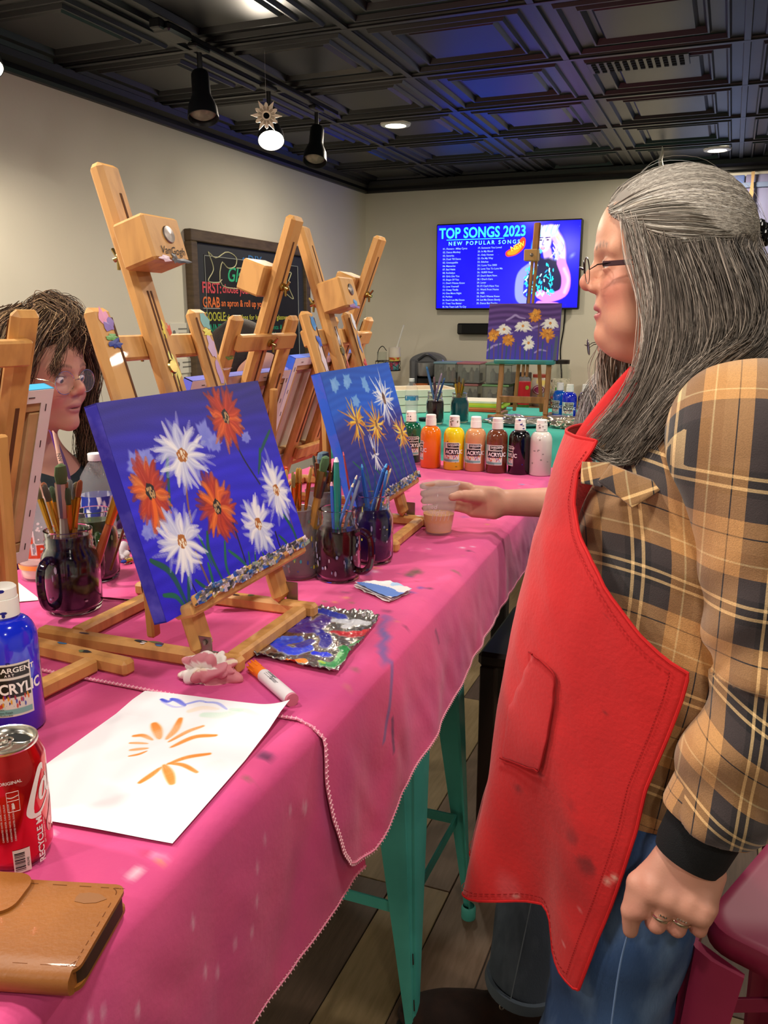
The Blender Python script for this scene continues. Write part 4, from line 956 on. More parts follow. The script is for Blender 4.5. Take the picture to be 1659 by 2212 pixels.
bottle('paint_bottle', 'yellow paint bottle cut by the left edge behind the soda can', np.array([-.728, .600, TC - .0035]), 'e8e010', False, 1.0, 0, 'paint bottles in the left foreground', ('c8c870', 10), 0, True)

# --- mason jars with handles
def jar(label, P, r, h, liquid, lvl, hand=None, dirty=None, name='jar_mug', glass=None):
    t = thing(name, label, 'jar', P, 0, 'glass jars of brushes')
    neck = r * .80; k = h / .135
    out = [(0, 0), (r * .80, 0), (r * .95, .005), (r, .016), (r, .085 * k), (r * .97, .094 * k), (r * .86, .103 * k), (neck, .108 * k), (neck + .002, .111 * k), (neck, .114 * k), (neck + .0022, .118 * k), (neck, .122 * k), (neck + .001, .130 * k), (neck + .0015, .134 * k), (neck - .001, h)]
    inn = [(neck - .004, h - .001), (neck - .0045, .108 * k), (r * .84, .098 * k), (r * .93, .086 * k), (r * .93, .016), (r * .85, .008), (0, .007)]
    ob('glass', G().lathe(out + inn, 44), glass or M_glass, t, sharp=70)
    lz = lvl * h; li = [(0, .0075), (r * .84, .0085), (r * .925, .0165), (r * .925, min(.085 * k, lz))]
    if lz > .085 * k: li += [(r * .835, min(.0975 * k, lz))]
    if lz > .1 * k: li += [(neck - .005, min(.107 * k, lz)), (neck - .005, lz)]
    li.append((0, lz)); ob('liquid', G().lathe(li, 40), mat('liquid_' + liquid, liquid, .12, coat=.3), t, sharp=50)
    if hand is not None:
        d = np.array([math.cos(hand), math.sin(hand), 0]); pts = [(r * .95, .092 * k), (r * 1.25, .098 * k), (r * 1.62, .088 * k), (r * 1.72, .062 * k), (r * 1.62, .035 * k), (r * 1.3, .022 * k), (r * .97, .022 * k)]
        ob('handle', G().tube([d * a + np.array([0, 0, z]) for a, z in catmull(pts, 28)], .0068, 10), mat('handle_' + liquid, liquid, .08, trans=.35, coat=.8), t)
    if dirty:
        rs_ = np.random.RandomState(len(label)); g = G()
        for q in range(dirty[1]):
            a = rs_.uniform(-PI, 0); z = rs_.uniform(.02, .128 * k); rad = r * 1.004 if z < .086 * k else (neck + .0028 if z > .106 * k else None)
            if rad is None: continue
            w_, h_ = rs_.uniform(.0008, .003), rs_.uniform(.001, .007); n = 7; c_ = tuple(hexc(dirty[0][q % len(dirty[0])]))
            g.add([(rad * math.cos(a + w_ * math.cos(2 * PI * i / n) / rad), rad * math.sin(a + w_ * math.cos(2 * PI * i / n) / rad), z + h_ * math.sin(2 * PI * i / n)) for i in range(n)], [tuple(range(n))], c_)
        ob('paint_specks', g, mat('paint_vc', rough=.4, vcol=True), t, colored=True, kind='stuff', smooth=False)
    return t
def brush(label, base, tip, L, kind, hc, fc, bc, group, w=.0035, flat=1.6):
    """paintbrush standing in a jar; kind 'up' shows bristles at the top, 'down' the painted handle end"""
    base = np.array(base, float); d = np.array(tip, float) - base; d /= np.linalg.norm(d)
    t = thing('paintbrush', label, 'paintbrush', base, 0, group)
    q = lambda s: d * s
    if kind == 'up':
        ob('handle', G().tube([q(0), q(L * .3), q(L * .62)], [w * .5, w * 1.1, w * .8], 8), mat('bh_' + hc, hc, .3, coat=.4), t)
        x = np.cross(d, [0, 0, 1.]); x = np.cross(d, [1, .3, 0]); x /= np.linalg.norm(x)
        g = G(); g.tube([q(L * .60), q(L * .72), q(L * .86)], [w * .95, w * 1.15, w * 1.3], 10, flat=None); ob('ferrule', g, mat('fer_' + fc, fc, .25, metal=1), t)
        g = G(); g.tube([q(L * .855), q(L * .92), q(L * .985), q(L)], [w * 1.25, w * 1.6, w * 1.3, w * .5], 10, flat=.5); ob('bristles', g, mat('bri_' + bc, bc, .8, bump=.4, bscale=900), t)
    else:
        ob('handle', G().tube([q(0), q(L * .3), q(L * .8), q(L * .97), q(L)], [w * .9, w, w * 1.1, w * .8, w * .3], 8), mat('bh_' + hc, hc, .25, coat=.5), t)
        ob('handle_tip', G().tube([q(L * .965), q(L * 1.004)], [w * .9, w * .4], 8), mat('bh_' + fc, fc, .4), t)
    return t
RANK = ['leftmost', 'second from left', 'third from left', 'fourth from left', 'fifth from left', 'sixth from left', 'seventh from left', 'eighth from left', 'rightmost']
def fill(P, r, h, specs, group, label):
    rs_ = np.random.RandomState(len(label) + len(specs)); L = []
    for sp in specs:
        (dx, dy, ln, kind, hc, fc, bc, w) = sp
        d = np.array([dx, dy, 1.]); d /= np.linalg.norm(d); rim = P + np.array([dx, dy, 0]) / (abs(dx) + abs(dy) + 1e-6) * r * .55 * min(1, (abs(dx) + abs(dy)) * 6) + np.array([rs_.uniform(-.3, .3) * r, rs_.uniform(-.3, .3) * r, h])
        base = rim - d * h * .88; q = _MM @ (base + d * ln - CAM); L.append((q[0] / q[2], base, d, sp))
    L.sort(key=lambda q: q[0])
    for k, (_, base, d, (dx, dy, ln, kind, hc, fc, bc, w)) in enumerate(L):
        brush(label + ', ' + (RANK[-1] if k == len(L) - 1 else RANK[k]), base, base + d, ln, kind, hc, fc, bc, group, w)
GO = 'c89a3c'
# dark purple mug at the left, handle towards the camera
P = back(at(163, 1334, TC), .045); jar('dark purple jar mug full of gold-ferruled brushes at left', P, .0475, .142, '1e0f2c', .93, -1.45, (['8a80a0', 'a8a0b8'], 8))
r_ = np.random.RandomState(2); sp = []
for k, (bx, by) in enumerate([(-.42, .0), (-.34, .1), (-.30, -.1), (-.22, .15), (-.18, -.12), (.12, .05), (.18, -.1), (.22, .12), (.05, .15)]):
    sp.append((bx * .75, by, .195 + .02 * r_.rand(), 'up', 'b07a2c', GO, ['6a5a3a', '3a4a30', '8a4a2a', '5a5a5a', '4a3a30'][k % 5], .0042))
fill(P, .04, .142, sp, 'brushes in the dark purple mug', 'small gold-ferruled brush in the dark purple mug')
x_ = P + [.035, .02, .05]
brush('long brush with tan bristles leaning out of the dark purple mug', x_ - [.02, .01, .03], x_ + np.array([.30, .22, 1]), .225, 'up', '9a4a24', GO, 'a86a34', 'brushes in the dark purple mug', .0075)
brush('green-tipped pointed brush with pinkish ferrule in the dark purple mug', P + [.0, -.01, .03], P + np.array([.05, -.04, 1]), .225, 'up', '8a8078', 'a88a80', '4a5a34', 'brushes in the dark purple mug', .0085)
brush('thin brush standing tall with brown handle between bottle and blue canvas', P + [.04, .05, .06], P + np.array([.36, .20, 1]), .31, 'down', '6a3a22', 'e8e0d8', '8a6a3a', 'brushes in the dark purple mug', .0026)
# green mug behind it
P = back(at(213, 1262, TC), .040); jar('green jar mug behind the dark purple one', P, .042, .135, '24361c', .86, -.75, (['6a8a5a'], 8))
# clear jar with brushes partly hidden by the blue canvas
P = back(at(642, 1257, TC), .040); jar('smeared clear jar of gold brushes beside the daisy canvas', P, .043, .135, '6a5a62', .35, None, (['3fa8b8', '4a8a6a', 'c8c040', '3a4a90', '8a6a70', '5a8a7a'], 60), glass=mat('dirty_glass', 'b8b0b4', .12, trans=.75, ior=1.25))
sp = [(.12 + .1 * r_.randn(), .1 * r_.randn() - .05, .185 + .03 * r_.rand(), 'up', 'a86a24', 'd8a83c', ['b88a3a', '8a7a4a', 'c8a050'][k % 3], .0032) for k in range(8)]
fill(P, .035, .135, sp, 'gold brushes in the clear jar', 'slim gold brush in the smeared clear jar')
brush('broad brush with green-stained bristles in the smeared clear jar', P + [.02, 0, .04], P + np.array([.22, .05, 1]), .20, 'up', 'a87a34', '8a7a4a', '4a6a44', 'gold brushes in the clear jar', .009)
# rear grey jar
P = back(at(697, 1202, TC), .040); jar('gray jar of brushes behind the maroon mug', P, .042, .135, '5a524c', .8, None, (['8a8078', '6a6a70'], 30), glass=mat('dirty_glass', 'b8b0b4', .12, trans=.75, ior=1.25))
sp = [(.15 * r_.randn(), .12 * r_.randn(), .175 + .02 * r_.rand(), 'up', '4a4a6a', '8a7a5a', ['4a4a40', '3a3a50', '7a6a4a'][k % 3], .0034) for k in range(5)]
fill(P, .034, .135, sp, 'brushes in the gray rear jar', 'thin brush in the gray jar behind the maroon mug')
brush('wide brush with blue-gray bristles in the gray rear jar', P + [0, 0, .05], P + np.array([.03, 0, 1]), .165, 'up', '7a5a3a', '7a5430', '5f7a8c', 'brushes in the gray rear jar', .0135)
# maroon mug in front
P = back(at(731, 1264, TC), .042); jar('maroon jar mug of blue-handled brushes in front of the purple one', P, .0435, .138, '30101a', .72, -.15, (['7a88a8', '8a8098', 'a8a0b0', '6a7090'], 46))
sp = [(-.03, -.02, .185, 'down', '1a3f98', 'f0c8d0', '', .0034), (-.06, .03, .18, 'down', '2350a8', '20304a', '', .0032), (.0, .04, .19, 'down', '1a3f98', '1a3f98', '', .003), (-.02, -.06, .172, 'down', '2a5ab8', 'e8a8c0', '', .0038), (.02, .0, .178, 'down', '1d4a9c', '1d4a9c', '', .003), (.30, .1, .185, 'down', '7f8fb0', '3a5a9a', '', .0032), (.36, .0, .175, 'down', '3f6fc0', 'e8dcc0', '', .003), (.42, -.05, .19, 'down', '5a86c8', 'f0e8d8', '', .0026)]
fill(P, .036, .138, sp, 'blue-handled brushes in the maroon mug', 'blue-handled brush in the maroon mug')
brush('thick teal-handled brush in the maroon mug', P + [.004, -.006, .02], P + np.array([.005, -.03, 1]), .215, 'down', '12776c', 'e8ecf0', '', 'blue-handled brushes in the maroon mug', .0058)
brush('thin red brush leaning from the maroon mug towards the yellow flower canvas', P + [.045, .0, .06], P + np.array([-.24, .25, 1]), .19, 'down', '8a1a24', 'c84a5a', '', 'blue-handled brushes in the maroon mug', .002)
# purple jar
P = back(at(805, 1224, TC), .040); jar('purple jar of blue-handled brushes at the right of the jar group', P, .042, .140, '22104a', .80, None, (['8a80b0', 'c8c040', '6a78a8', 'a8a0c0'], 34))
sp = [(-.12, .02, .18, 'down', '2a78d0', '58b0f0', '', .003), (-.2, .03, .172, 'down', '1a4aa0', '1a4aa0', '', .0028), (-.02, .03, .165, 'down', '24407a', '24407a', '', .0028), (.2, .0, .175, 'down', '2a70c8', '58a8f0', '', .0032), (.24, .05, .185, 'down', '8a1a2a', '8a1a2a', '', .0034), (.3, -.03, .182, 'down', '1a55b0', '2a80e0', '', .0034), (.34, .02, .19, 'down', '1f4f98', '58b8f8', '', .0036), (.36, .06, .18, 'down', 'b8b098', 'd8d0b0', '', .003)]
fill(P, .035, .140, sp, 'blue-handled brushes in the purple jar', 'coloured brush handle in the purple jar')
# water bottle on the pink cloth
def waterbottle(label, P, h, r, lvl, labc, capc, group='clear water bottles'):
    t = thing('water_bottle', label, 'bottle', P, 0, group); pf = [(0, .003), (r * .8, 0), (r, .008)]
    z = .012
    while z < h * .52: pf += [(r, z), (r * .95, z + .006)]; z += .013
    pf += [(r, h * .54), (r, h * .70), (r * .92, h * .78), (r * .6, h * .87), (r * .38, h * .92), (r * .36, h * .955)]
    ob('bottle_body', G().lathe(pf, 36), M_pet, t, sharp=80)
    ob('screw_cap', G().lathe([(r * .40, h * .93), (r * .42, h * .935), (r * .42, h * .995), (r * .38, h), (0, h)], 30), mat('cap_' + capc, capc, .4), t)
    ob('water', G().lathe([(0, .004), (r * .76, .003), (r * .93, .01), (r * .93, h * lvl), (0, h * lvl)], 30), mat('water', 'dfeaea', .04, alpha=.25), t)
    ob('paper_band', G().lathe([(r * 1.008, h * .40 if labc[1] else h * .5), (r * 1.008, h * .60)], 36), mat('band_' + labc[0], labc[0], .4, noise=('e8ecf4', 60, 2, .52, .6), stretch=(1, 1, .3)), t)
    return t
waterbottle('clear water bottle with white cap behind the dark purple mug', back(at(222, 1206, TC), .035), .215, .035, .5, ('26389a', True), 'f4f4f4')
waterbottle('clear water bottle with blue band beside the white boxes on turquoise cloth', back(at(889, 912, TZ + .003), .033), .205, .032, .6, ('3a8fc0', False), 'e8ecec')
# plastic cups
def cup(label, P, h, rt, rb, fillh, fillc, ftr=.9):
    t = thing('plastic_cup', label, 'cup', P, 0); pf = [(0, .002), (rb * .9, 0), (rb, .003), (rb * 1.02, .012), (rt * .95, h * .88), (rt * .99, h * .9), (rt, h * .985), (rt + .0022, h * .99), (rt + .002, h), (rt - .001, h), (rt * .97, h * .9), (rt * .93, h * .86), (rb * .97, .012), (rb * .9, .005), (0, .006)]
    ob('cup_wall', G().lathe(pf, 48), M_pet, t, sharp=70)
    k = fillh / (h * .88); rf = rb * 1.0 * (1 - k) + rt * .95 * k
    ob('drink', G().lathe([(0, .0065), (rb * .93, .0065), (rf * .965, fillh), (0, fillh)], 40), mat('drink_' + fillc, fillc, .05, alpha=.78), t)
    return t
def wrap_text(g, s, r0, z, size, a, c_=None, bold=0, wide=1, slope=0, rot90=False, lean=0, italic=0):
    V, F = text_geo(s, size, bold=bold, italic=italic)
    if rot90: V = np.stack([-V[:, 1], V[:, 0], V[:, 2]], 1)
    rr = r0 + slope * (V[:, 1]); th = a + V[:, 0] * wide / r0
    g.add(np.stack([rr * np.cos(th), rr * np.sin(th), z + V[:, 1]], 1), F, c_)
c1 = cup('clear plastic cup of pale yellow drink held by the bearded man', back(at(947, 1159, TC), .031), .118, .046, .031, .048, 'e4b064', .85)
CUPP = np.array(c1.location)
g = G(); wrap_text(g, 'Iced', .0405, .066, .016, -PI / 2 - .45, slope=.14, italic=.2); wrap_text(g, 'delights', .0395, .054, .015, -PI / 2 - .42, slope=.14, italic=.2)
for k in range(5): th = -PI / 2 - .1 + .25 * k; g.tube([((.0375 + .14 * dz) * math.cos(th + dz * 6), (.0375 + .14 * dz) * math.sin(th + dz * 6), .038 + dz) for dz in np.linspace(0, .016, 6)], .0004, 4)
ob('frosted_print', g, mat('frost', 'e8e0e4', .5), c1, kind='stuff')
c2 = cup('large clear soda cup printed in orange behind the dark purple mug', back(at(92, 1258, TC), .035), .165, .050, .036, .035, 'f2b8b0', .6)
g = G(); rr = lambda z: .036 + (.0475 - .036) * z / .145 + .0012
for (s_, z, sz, a) in (('BIG', .078, .034, -PI / 2 - .62), ('GULP', .050, .034, -PI / 2 - .92)): wrap_text(g, s_, rr(z + .012), z, sz, a, bold=.04, wide=1.0, slope=.08)
ob('orange_lettering', g, mat('cup_orange', 'd8481c', .5), c2, kind='stuff', smooth=False)
g = G(); g.lathe([(rr(.026), .024), (rr(.036), .033)], 40); ob('orange_band', g, mat('cup_band', 'f08a3a', .4), c2)
g = G()
for (s_, z, sz, a) in (('BIG', .078, .034, -PI / 2 - .62), ('GULP', .050, .034, -PI / 2 - .92)): wrap_text(g, s_, rr(z + .012) - .0006, z, sz, a, bold=.11, wide=1.0, slope=.08)
for k in range(80):
    a = r_.uniform(-PI, .2); z = r_.uniform(.045, .125); rad = rr(z); q = r_.uniform(.0008, .0028)
    g.add([(rad * math.cos(a + q * math.cos(b) / rad), rad * math.sin(a + q * math.cos(b) / rad), z + q * math.sin(b)) for b in np.linspace(0, 6.28, 8)[:-1]], [tuple(range(7))])
ob('white_bubbles', g, mat('cup_white', 'f4ece8', .5), c2, kind='stuff', smooth=False)
# orange cup of markers beyond the canvas
P = np.array([-.935, 1.66, TC])
t = thing('orange_cup', 'small orange cup holding felt markers between the two front canvases', 'cup', P)
ob('cup_body', G().lathe([(0, .001), (.024, 0), (.036, .095), (.038, .096), (.037, .098), (.033, .095), (.022, .006), (0, .006)], 32), mat('orange_cup', 'd2440c', .4), t)
for dx, dy, L, c_, cc, lb, rad in ((-.02, .0, .145, 'f0a0b8', 'f0a0b8', 'pink-capped felt marker in the orange cup', .0065), (.10, .05, .150, 'e8ded0', 'e8501c', 'thick white marker with orange cap in the orange cup', .0085), (.14, -.05, .115, 'c8e070', 'c8e070', 'lime felt marker in the orange cup', .0045), (.25, .05, .11, '26242a', '26242a', 'black felt marker in the orange cup', .007), (.3, -.05, .115, 'e86a90', 'f4f0f0', 'white-ended pink felt marker in the orange cup', .005)):
    d = np.array([dx, dy, 1]); d /= np.linalg.norm(d); m = thing('felt_marker', lb, 'marker', P + np.array([dx * .06, dy * .06, .008]), 0, 'felt markers in the orange cup')
    ob('barrel', G().tube([d * 0, d * L * .62], rad, 12), mat('mk_' + c_, c_, .4), m); ob('marker_cap', G().tube([d * L * .60, d * L * .985, d * L], [rad * 1.08, rad * 1.0, rad * .7], 12), mat('mk_' + cc, cc, .4), m)

# --- soda can in the foreground
P = np.array([-.578, .520, TC - .0035]); R0 = .0325
can = thing('soda_can', 'open red soda can with white script beside the brown wallet', 'can', P)
ob('can_body', G().lathe([(.024, 0), (.0265, .002), (.0305, .009), (R0, .014), (R0, .100), (.0315, .104), (.0275, .1135), (.0272, .1145)], 64), mat('can_red', 'c4101a', .22, metal=.75, coat=.6), can, sharp=60)
ob('can_lid', G().lathe([(.0272, .1140), (.0282, .1165), (.0277, .1185), (.0262, .1180), (.0250, .1130), (.0235, .1122), (.0225, .1140), (0, .1142)], 64), mat('aluminium', 'd8d4cc', .22, metal=1), can, sharp=50)
g = G(); n = 28; c0 = (.0045, .011)
g.add([(c0[0] + .0125 * math.cos(a), c0[1] + .0075 * math.sin(a), .11435) for a in np.linspace(0, 2 * PI, n, endpoint=False)], [tuple(range(n))]); ob('opening', g, mat('hole_black', '020202', .9), can, smooth=False)
g = G(); g.tube(catmull([(c0[0] + .0135 * math.cos(a), c0[1] + .0085 * math.sin(a), .1146) for a in np.linspace(0, 2 * PI, 20)], 50), .0006, 5)
ob('score_ring', g, mat('aluminium', 'd8d4cc', .22, metal=1), can)
g = G(); g.tube(catmull([(0, .006, .1162), (-.007, .002, .1166), (-.009, -.008, .1168), (-.003, -.014, .1168), (.004, -.012, .1168), (.007, -.003, .1166), (.004, .005, .1162), (0, .006, .1162)], 40), .0011, 6); g.lathe([(0, .1172), (.0025, .1168), (.003, .1150)], 16)
ob('pull_tab', g, mat('aluminium', 'd8d4cc', .22, metal=1), can)
M_cw2 = mat('can_white', 'e8e4e0', .35)
def on_can(pts2):  # (arc length from the front, height)
    return [((R0 + .0003) * math.cos(a / R0 + AF), (R0 + .0003) * math.sin(a / R0 + AF), z) for a, z in pts2]
AF = math.atan2(-P[1], -P[0])   # side of the can that looks back to the photographer
def ribbon(g, pts, ws, sub=60):
    C = catmull([(a, z) for a, z in pts], sub); W_ = np.interp(np.linspace(0, 1, sub), np.linspace(0, 1, len(ws)), ws); T = np.gradient(C, axis=0); T /= np.linalg.norm(T, axis=1)[:, None]; Nn = np.stack([-T[:, 1], T[:, 0]], 1)
    L = on_can([tuple(p) for p in C + Nn * W_[:, None]]); Rr = on_can([tuple(p) for p in C - Nn * W_[:, None]]); V = [q for pr in zip(L, Rr) for q in pr]
    g.add(V, [(2 * i, 2 * i + 1, 2 * i + 3, 2 * i + 2) for i in range(sub - 1)])
g = G()
ribbon(g, [(.0325, .0905), (.0318, .0955), (.0285, .0935), (.0225, .082), (.0165, .066), (.0145, .056), (.0180, .0515), (.025, .0525), (.033, .060), (.042, .068)], [.0005, .0018, .0028, .0026, .003, .0038, .0022, .0013, .0009, .0005])
ribbon(g, [(.0345, .079), (.0315, .080), (.0275, .073), (.0265, .0655), (.0295, .0645), (.0335, .070), (.0355, .078), (.0345, .082), (.0330, .081)], [.0009, .0016, .0022, .0018, .0009, .0010, .0016, .0010, .0006])
ribbon(g, [(.0365, .086), (.0375, .076), (.0370, .069), (.039, .068), (.043, .074)], [.0008, .0014, .0016, .0009, .0005])
ribbon(g, [(.044, .090), (.0425, .078), (.0415, .066)], [.001, .0016, .0012])
ob('script_logo', g, M_cw2, can, kind='stuff', smooth=False)
g = G(); ribbon(g, [(.052, .066), (.044, .050), (.037, .036), (.036, .030), (.039, .028)], [.001, .004, .0055, .004, .0012]); ob('ribbon_wave', g, mat('can_pink', 'd87078', .35), can, kind='stuff', smooth=False)
g = G()
def can_text(s_, a, z, size, bold=0, rot=True, wide=1):
    V, F = text_geo(s_, size, bold=bold)
    if rot: V = np.stack([-V[:, 1], V[:, 0]], 1)
    g.add(on_can([(a + v[0] * wide, z + v[1]) for v in V]), F)
can_text('RECYCLE ME', .0250, .003, .0088, .03); can_text('GET YOU AGAIN SOON', .0282, .019, .0024)
can_text('ORIGINAL', -.0095, .0895, .0042, .02, False)
for k in range(4): can_text('CARBONATED WATER, SUGAR, COLOUR', -.0095 + .0034 * k, .034, .0020)
for b in range(1): 
    for (x0, y0, x1, y1) in ((-.004, .063, -.004, .082), (.006, .063, .006, .082), (-.004, .063, .006, .063), (-.004, .082, .006, .082), (-.004, .0735, .006, .0735)):
        g.tube(on_can(catmull([(x0, y0), ((x0 + x1) / 2, (y0 + y1) / 2), (x1, y1)], 5)), .00022, 4)
ribbon(g, [(.0008, .0655), (.0008, .069), (.0008, .0715)], [.0012, .0010, .0004], 12); ribbon(g, [(-.004, .0775), (.0, .0765), (.006, .078)], [.0004, .0005, .0004], 12)
ob('can_lettering', g, M_cw2, can, kind='stuff', smooth=False)
g = G(); V = on_can([(a, z) for a in np.linspace(-.004, .0105, 10) for z in (.0015, .0245)]); g.add(V, [(2 * i, 2 * i + 2, 2 * i + 3, 2 * i + 1) for i in range(9)]); ob('barcode_patch', g, mat('can_paper', 'e4dccc', .5), can, smooth=False)
g = G()
rr_ = np.random.RandomState(8); z = .0035
while z < .021:
    h_ = rr_.choice([.0004, .0008, .0012]); V = [tuple(np.array(p) * [1.006, 1.006, 1]) for p in on_can([(a, zz) for a in np.linspace(-.0028, .0058, 6) for zz in (z, z + h_)])]; g.add(V, [(2 * i, 2 * i + 2, 2 * i + 3, 2 * i + 1) for i in range(5)]); z += h_ + rr_.choice([.0005, .0009])
V, F = text_geo('496340', .0030); g.add([tuple(np.array(p) * [1.006, 1.006, 1]) for p in on_can([(.0092 - v[1], .006 + v[0]) for v in V])], F)
ob('barcode_lines', g, mat('ink_black', '0c0c0c', .6), can, kind='stuff', smooth=False)

# --- leather wallet case
wp = thing('wallet_case', 'tan leather wallet phone case lying in the left foreground', 'wallet', (-.508, .425, TZ + .0035), math.radians(17))
M_lea = mat('tan_leather', '9a5f24', .42, noise=('87501c', 14, 4, .35, .75), bump=.12, bscale=260, coat=.1)
g = G(); Wd, Dp = .185, .098
def rrect(w_, d_, r, n=6): return [(sx * (w_ / 2 - r) + r * math.cos(a), sy * (d_ / 2 - r) + r * math.sin(a)) for sx, sy, a0 in ((1, 1, 0), (-1, 1, PI / 2), (-1, -1, PI), (1, -1, 1.5 * PI)) for a in np.linspace(a0, a0 + PI / 2, n)]
ob('lower_cover', G().poly(rrect(Wd, Dp, .010), .0, .0035), M_lea, wp, sharp=40); ob('phone_shell', G().poly(rrect(Wd - .003, Dp - .008, .012), .0035, .0165, c=(.002, 0, 0)), mat('shell_dark', '3a2418', .5), wp, sharp=40)
g = G().poly(rrect(Wd, Dp, .010), .0165, .0195); ob('upper_cover', g, M_lea, wp, sharp=40)
sv = [(0, 0), (-.006, .004), (-.008, .010), (-.006, .0162), (0, .0197), (.016, .0197), (.016, 0)]
ob('spine', G().poly([(x, y) for x, y in sv], -Wd / 2 + .006, Wd / 2 - .004, M=np.array([[0, 0, 1], [1, 0, 0], [0, 1, 0]]), c=(0, -Dp / 2, 0)), M_lea, wp, sharp=60)
E_ = rrect(Wd - .010, Dp - .010, .008, 5); E_.append(E_[0]); Ec = catmull([(x, y, .0197) for x, y in E_], 300); g = G()
for k in range(0, 298, 2): g.tube([Ec[k], Ec[k + 1]], .00035, 4)
ob('stitching', g, mat('stitch', '7a4418', .7), wp, kind='stuff')
g = G().poly([(x - .015, y + .028) for x, y in rrect(.055, .050, .016, 8)], .0195, .0225); ob('closing_tab', g, M_lea, wp, sharp=40)
g = G().poly([(.068 + a * .012, .030 + b * .007) for a, b in ((1.2, 0), (.6, .75), (-.2, .95), (-.9, .7), (-1, 0), (-.9, -.7), (-.2, -.95), (.6, -.75))], .0192, .0199); ob('embossed_mark', g, mat('emboss', '8a5a30', .5), wp)
# --- sheet of paper with practice strokes
q = [at(314, 1505, TZ), at(627, 1541, TZ), at(373, 1831, TZ), at(-34, 1758, TZ)]
pp = thing('paper_sheet', 'white paper sheet with orange practice brush strokes on the pink cloth', 'paper', q[3])
Wp, Hp = 300, 400; A = img_canvas(Hp, Wp, hexc('eceaf0'))
def puv(px, py):
    P_ = at(px, py, TZ); a, b, c, d = q; u, v = .5, .5
    for _ in range(12):
        S = (a * (1 - u) + b * u) * (1 - v) + (d * (1 - u) + c * u) * v; e_ = P_ - S; Ju = (b - a) * (1 - v) + (c - d) * v; Jv = (d - a) * (1 - u) + (c - b) * u
        J = np.array([[Ju[0], Jv[0]], [Ju[1], Jv[1]]]); du = np.linalg.solve(J, e_[:2]); u += du[0]; v += du[1]
    return (u, v)
asp = .21 / .28
def ps(pts, w_, c_, al=1, tp=.7, st=.3): stroke(A, [puv(*p) for p in pts], w_ * 1.5, hexc(c_), al, asp, tp, .5, st)
OG = 'e8822a'
for pts, w_ in (([(334, 1572), (340, 1585), (345, 1603)], .022), ([(390, 1562), (378, 1585), (360, 1604)], .017), ([(438, 1576), (405, 1588), (365, 1610)], .013), ([(465, 1597), (420, 1600), (370, 1622)], .016), ([(290, 1598), (310, 1597), (330, 1606)], .013), ([(282, 1613), (300, 1613), (320, 1614)], .009), ([(283, 1628), (300, 1626), (320, 1624)], .011), ([(280, 1641), (300, 1637), (318, 1630)], .008),
               ([(303, 1700), (325, 1685), (348, 1667)], .014), ([(372, 1702), (365, 1680), (355, 1662)], .020), ([(425, 1678), (395, 1662), (364, 1658)], .012), ([(452, 1638), (405, 1645), (362, 1660)], .014)):
    ps(pts, w_, 'f2b480', .35, .5, 0); ps(pts, w_ * .8, OG, .95, .7, .25)
for pts, w_, c_, al in (([(350, 1525), (362, 1530), (372, 1527)], .010, '2a3ad0', .9), ([(372, 1524), (385, 1528), (400, 1538)], .012, '3a4ae0', .9), ([(402, 1535), (430, 1528), (445, 1530)], .008, '5a6ae8', .6), ([(445, 1530), (470, 1532), (490, 1545)], .008, '6a78e8', .6), ([(350, 1530), (375, 1540), (400, 1540)], .006, '8a90f0', .5),
                        ([(410, 1548), (440, 1542), (470, 1545)], .016, 'e8c8a0', .4), ([(440, 1555), (480, 1556), (520, 1548)], .022, 'b8dcc8', .6), ([(500, 1545), (530, 1548), (560, 1562)], .015, 'b8dcc8', .5), ([(250, 1640), (400, 1580), (560, 1560)], .05, 'e0dde0', .35), ([(360, 1740), (420, 1700), (470, 1660)], .06, 'e4dcd8', .3)):
    ps(pts, w_, c_, al, .5, .5)
u = np.linspace(0, 1, Wp); v = np.linspace(0, 1, Hp); Vv, Uu = np.meshgrid(v, u, indexing='ij'); U3 = Uu[..., None]; V3 = Vv[..., None]
Pg = ((q[0] * (1 - U3) + q[1] * U3) * (1 - V3) + (q[3] * (1 - U3) + q[2] * U3) * V3)
Pg[..., 2] = TZ + .0078 - .0035 * np.clip((Vv - .1) * 8, 0, 1) + .010 * np.clip((Uu - .78) / .22, 0, 1) ** 2 * np.clip((.45 - Vv) / .45, 0, 1) + .0006 * np.sin(Uu * 7 + Vv * 4) + .0008
Pg = Pg.reshape(-1, 3) - q[3]
o = mesh_np('sheet', Pg, grid_faces(Hp, Wp)[:, ::-1], mat('paper_vc', rough=.75, vcol=True), pp, col=A.reshape(-1, 3))
# --- foil palette with paints
q2 = [at(650, 1310, TC), at(823, 1336, TC), at(727, 1461, TC), at(533, 1420, TC)]
fp = thing('foil_palette', 'square of foil used as a palette, smeared with blue, purple and other paints', 'palette', q2[3])
n1, n2 = 150, 170; Vv, Uu = np.meshgrid(np.linspace(0, 1, n2), np.linspace(0, 1, n1), indexing='ij'); U3 = Uu[..., None]; V3 = Vv[..., None]
Pg = ((q2[0] * (1 - U3) + q2[1] * U3) * (1 - V3) + (q2[3] * (1 - U3) + q2[2] * U3) * V3); pf_ = Pg.reshape(-1, 3)
ed = np.minimum(np.minimum(Uu, 1 - Uu), np.minimum(Vv, 1 - Vv)).ravel(); cr = np.abs(vnoise(pf_, 130, 4)) * .0022 + np.abs(vnoise(pf_, 330, 6)) * .0012
zf_ = .0015 + cr * (1 + 2.0 * np.clip(.08 - ed, 0, 1) / .08) + .003 * np.clip(.05 - ed, 0, 1) / .05; Pg = pf_.copy(); Pg[:, 2] += zf_; Pg[:, :2] += (vnoise(pf_, 60, 9) * .0016)[:, None] * (ed < .04)[:, None]
A = img_canvas(n2, n1, hexc('c8c4bc')); mask = img_canvas(n2, n1, (0, 0, 0)); asp = .16 / .24
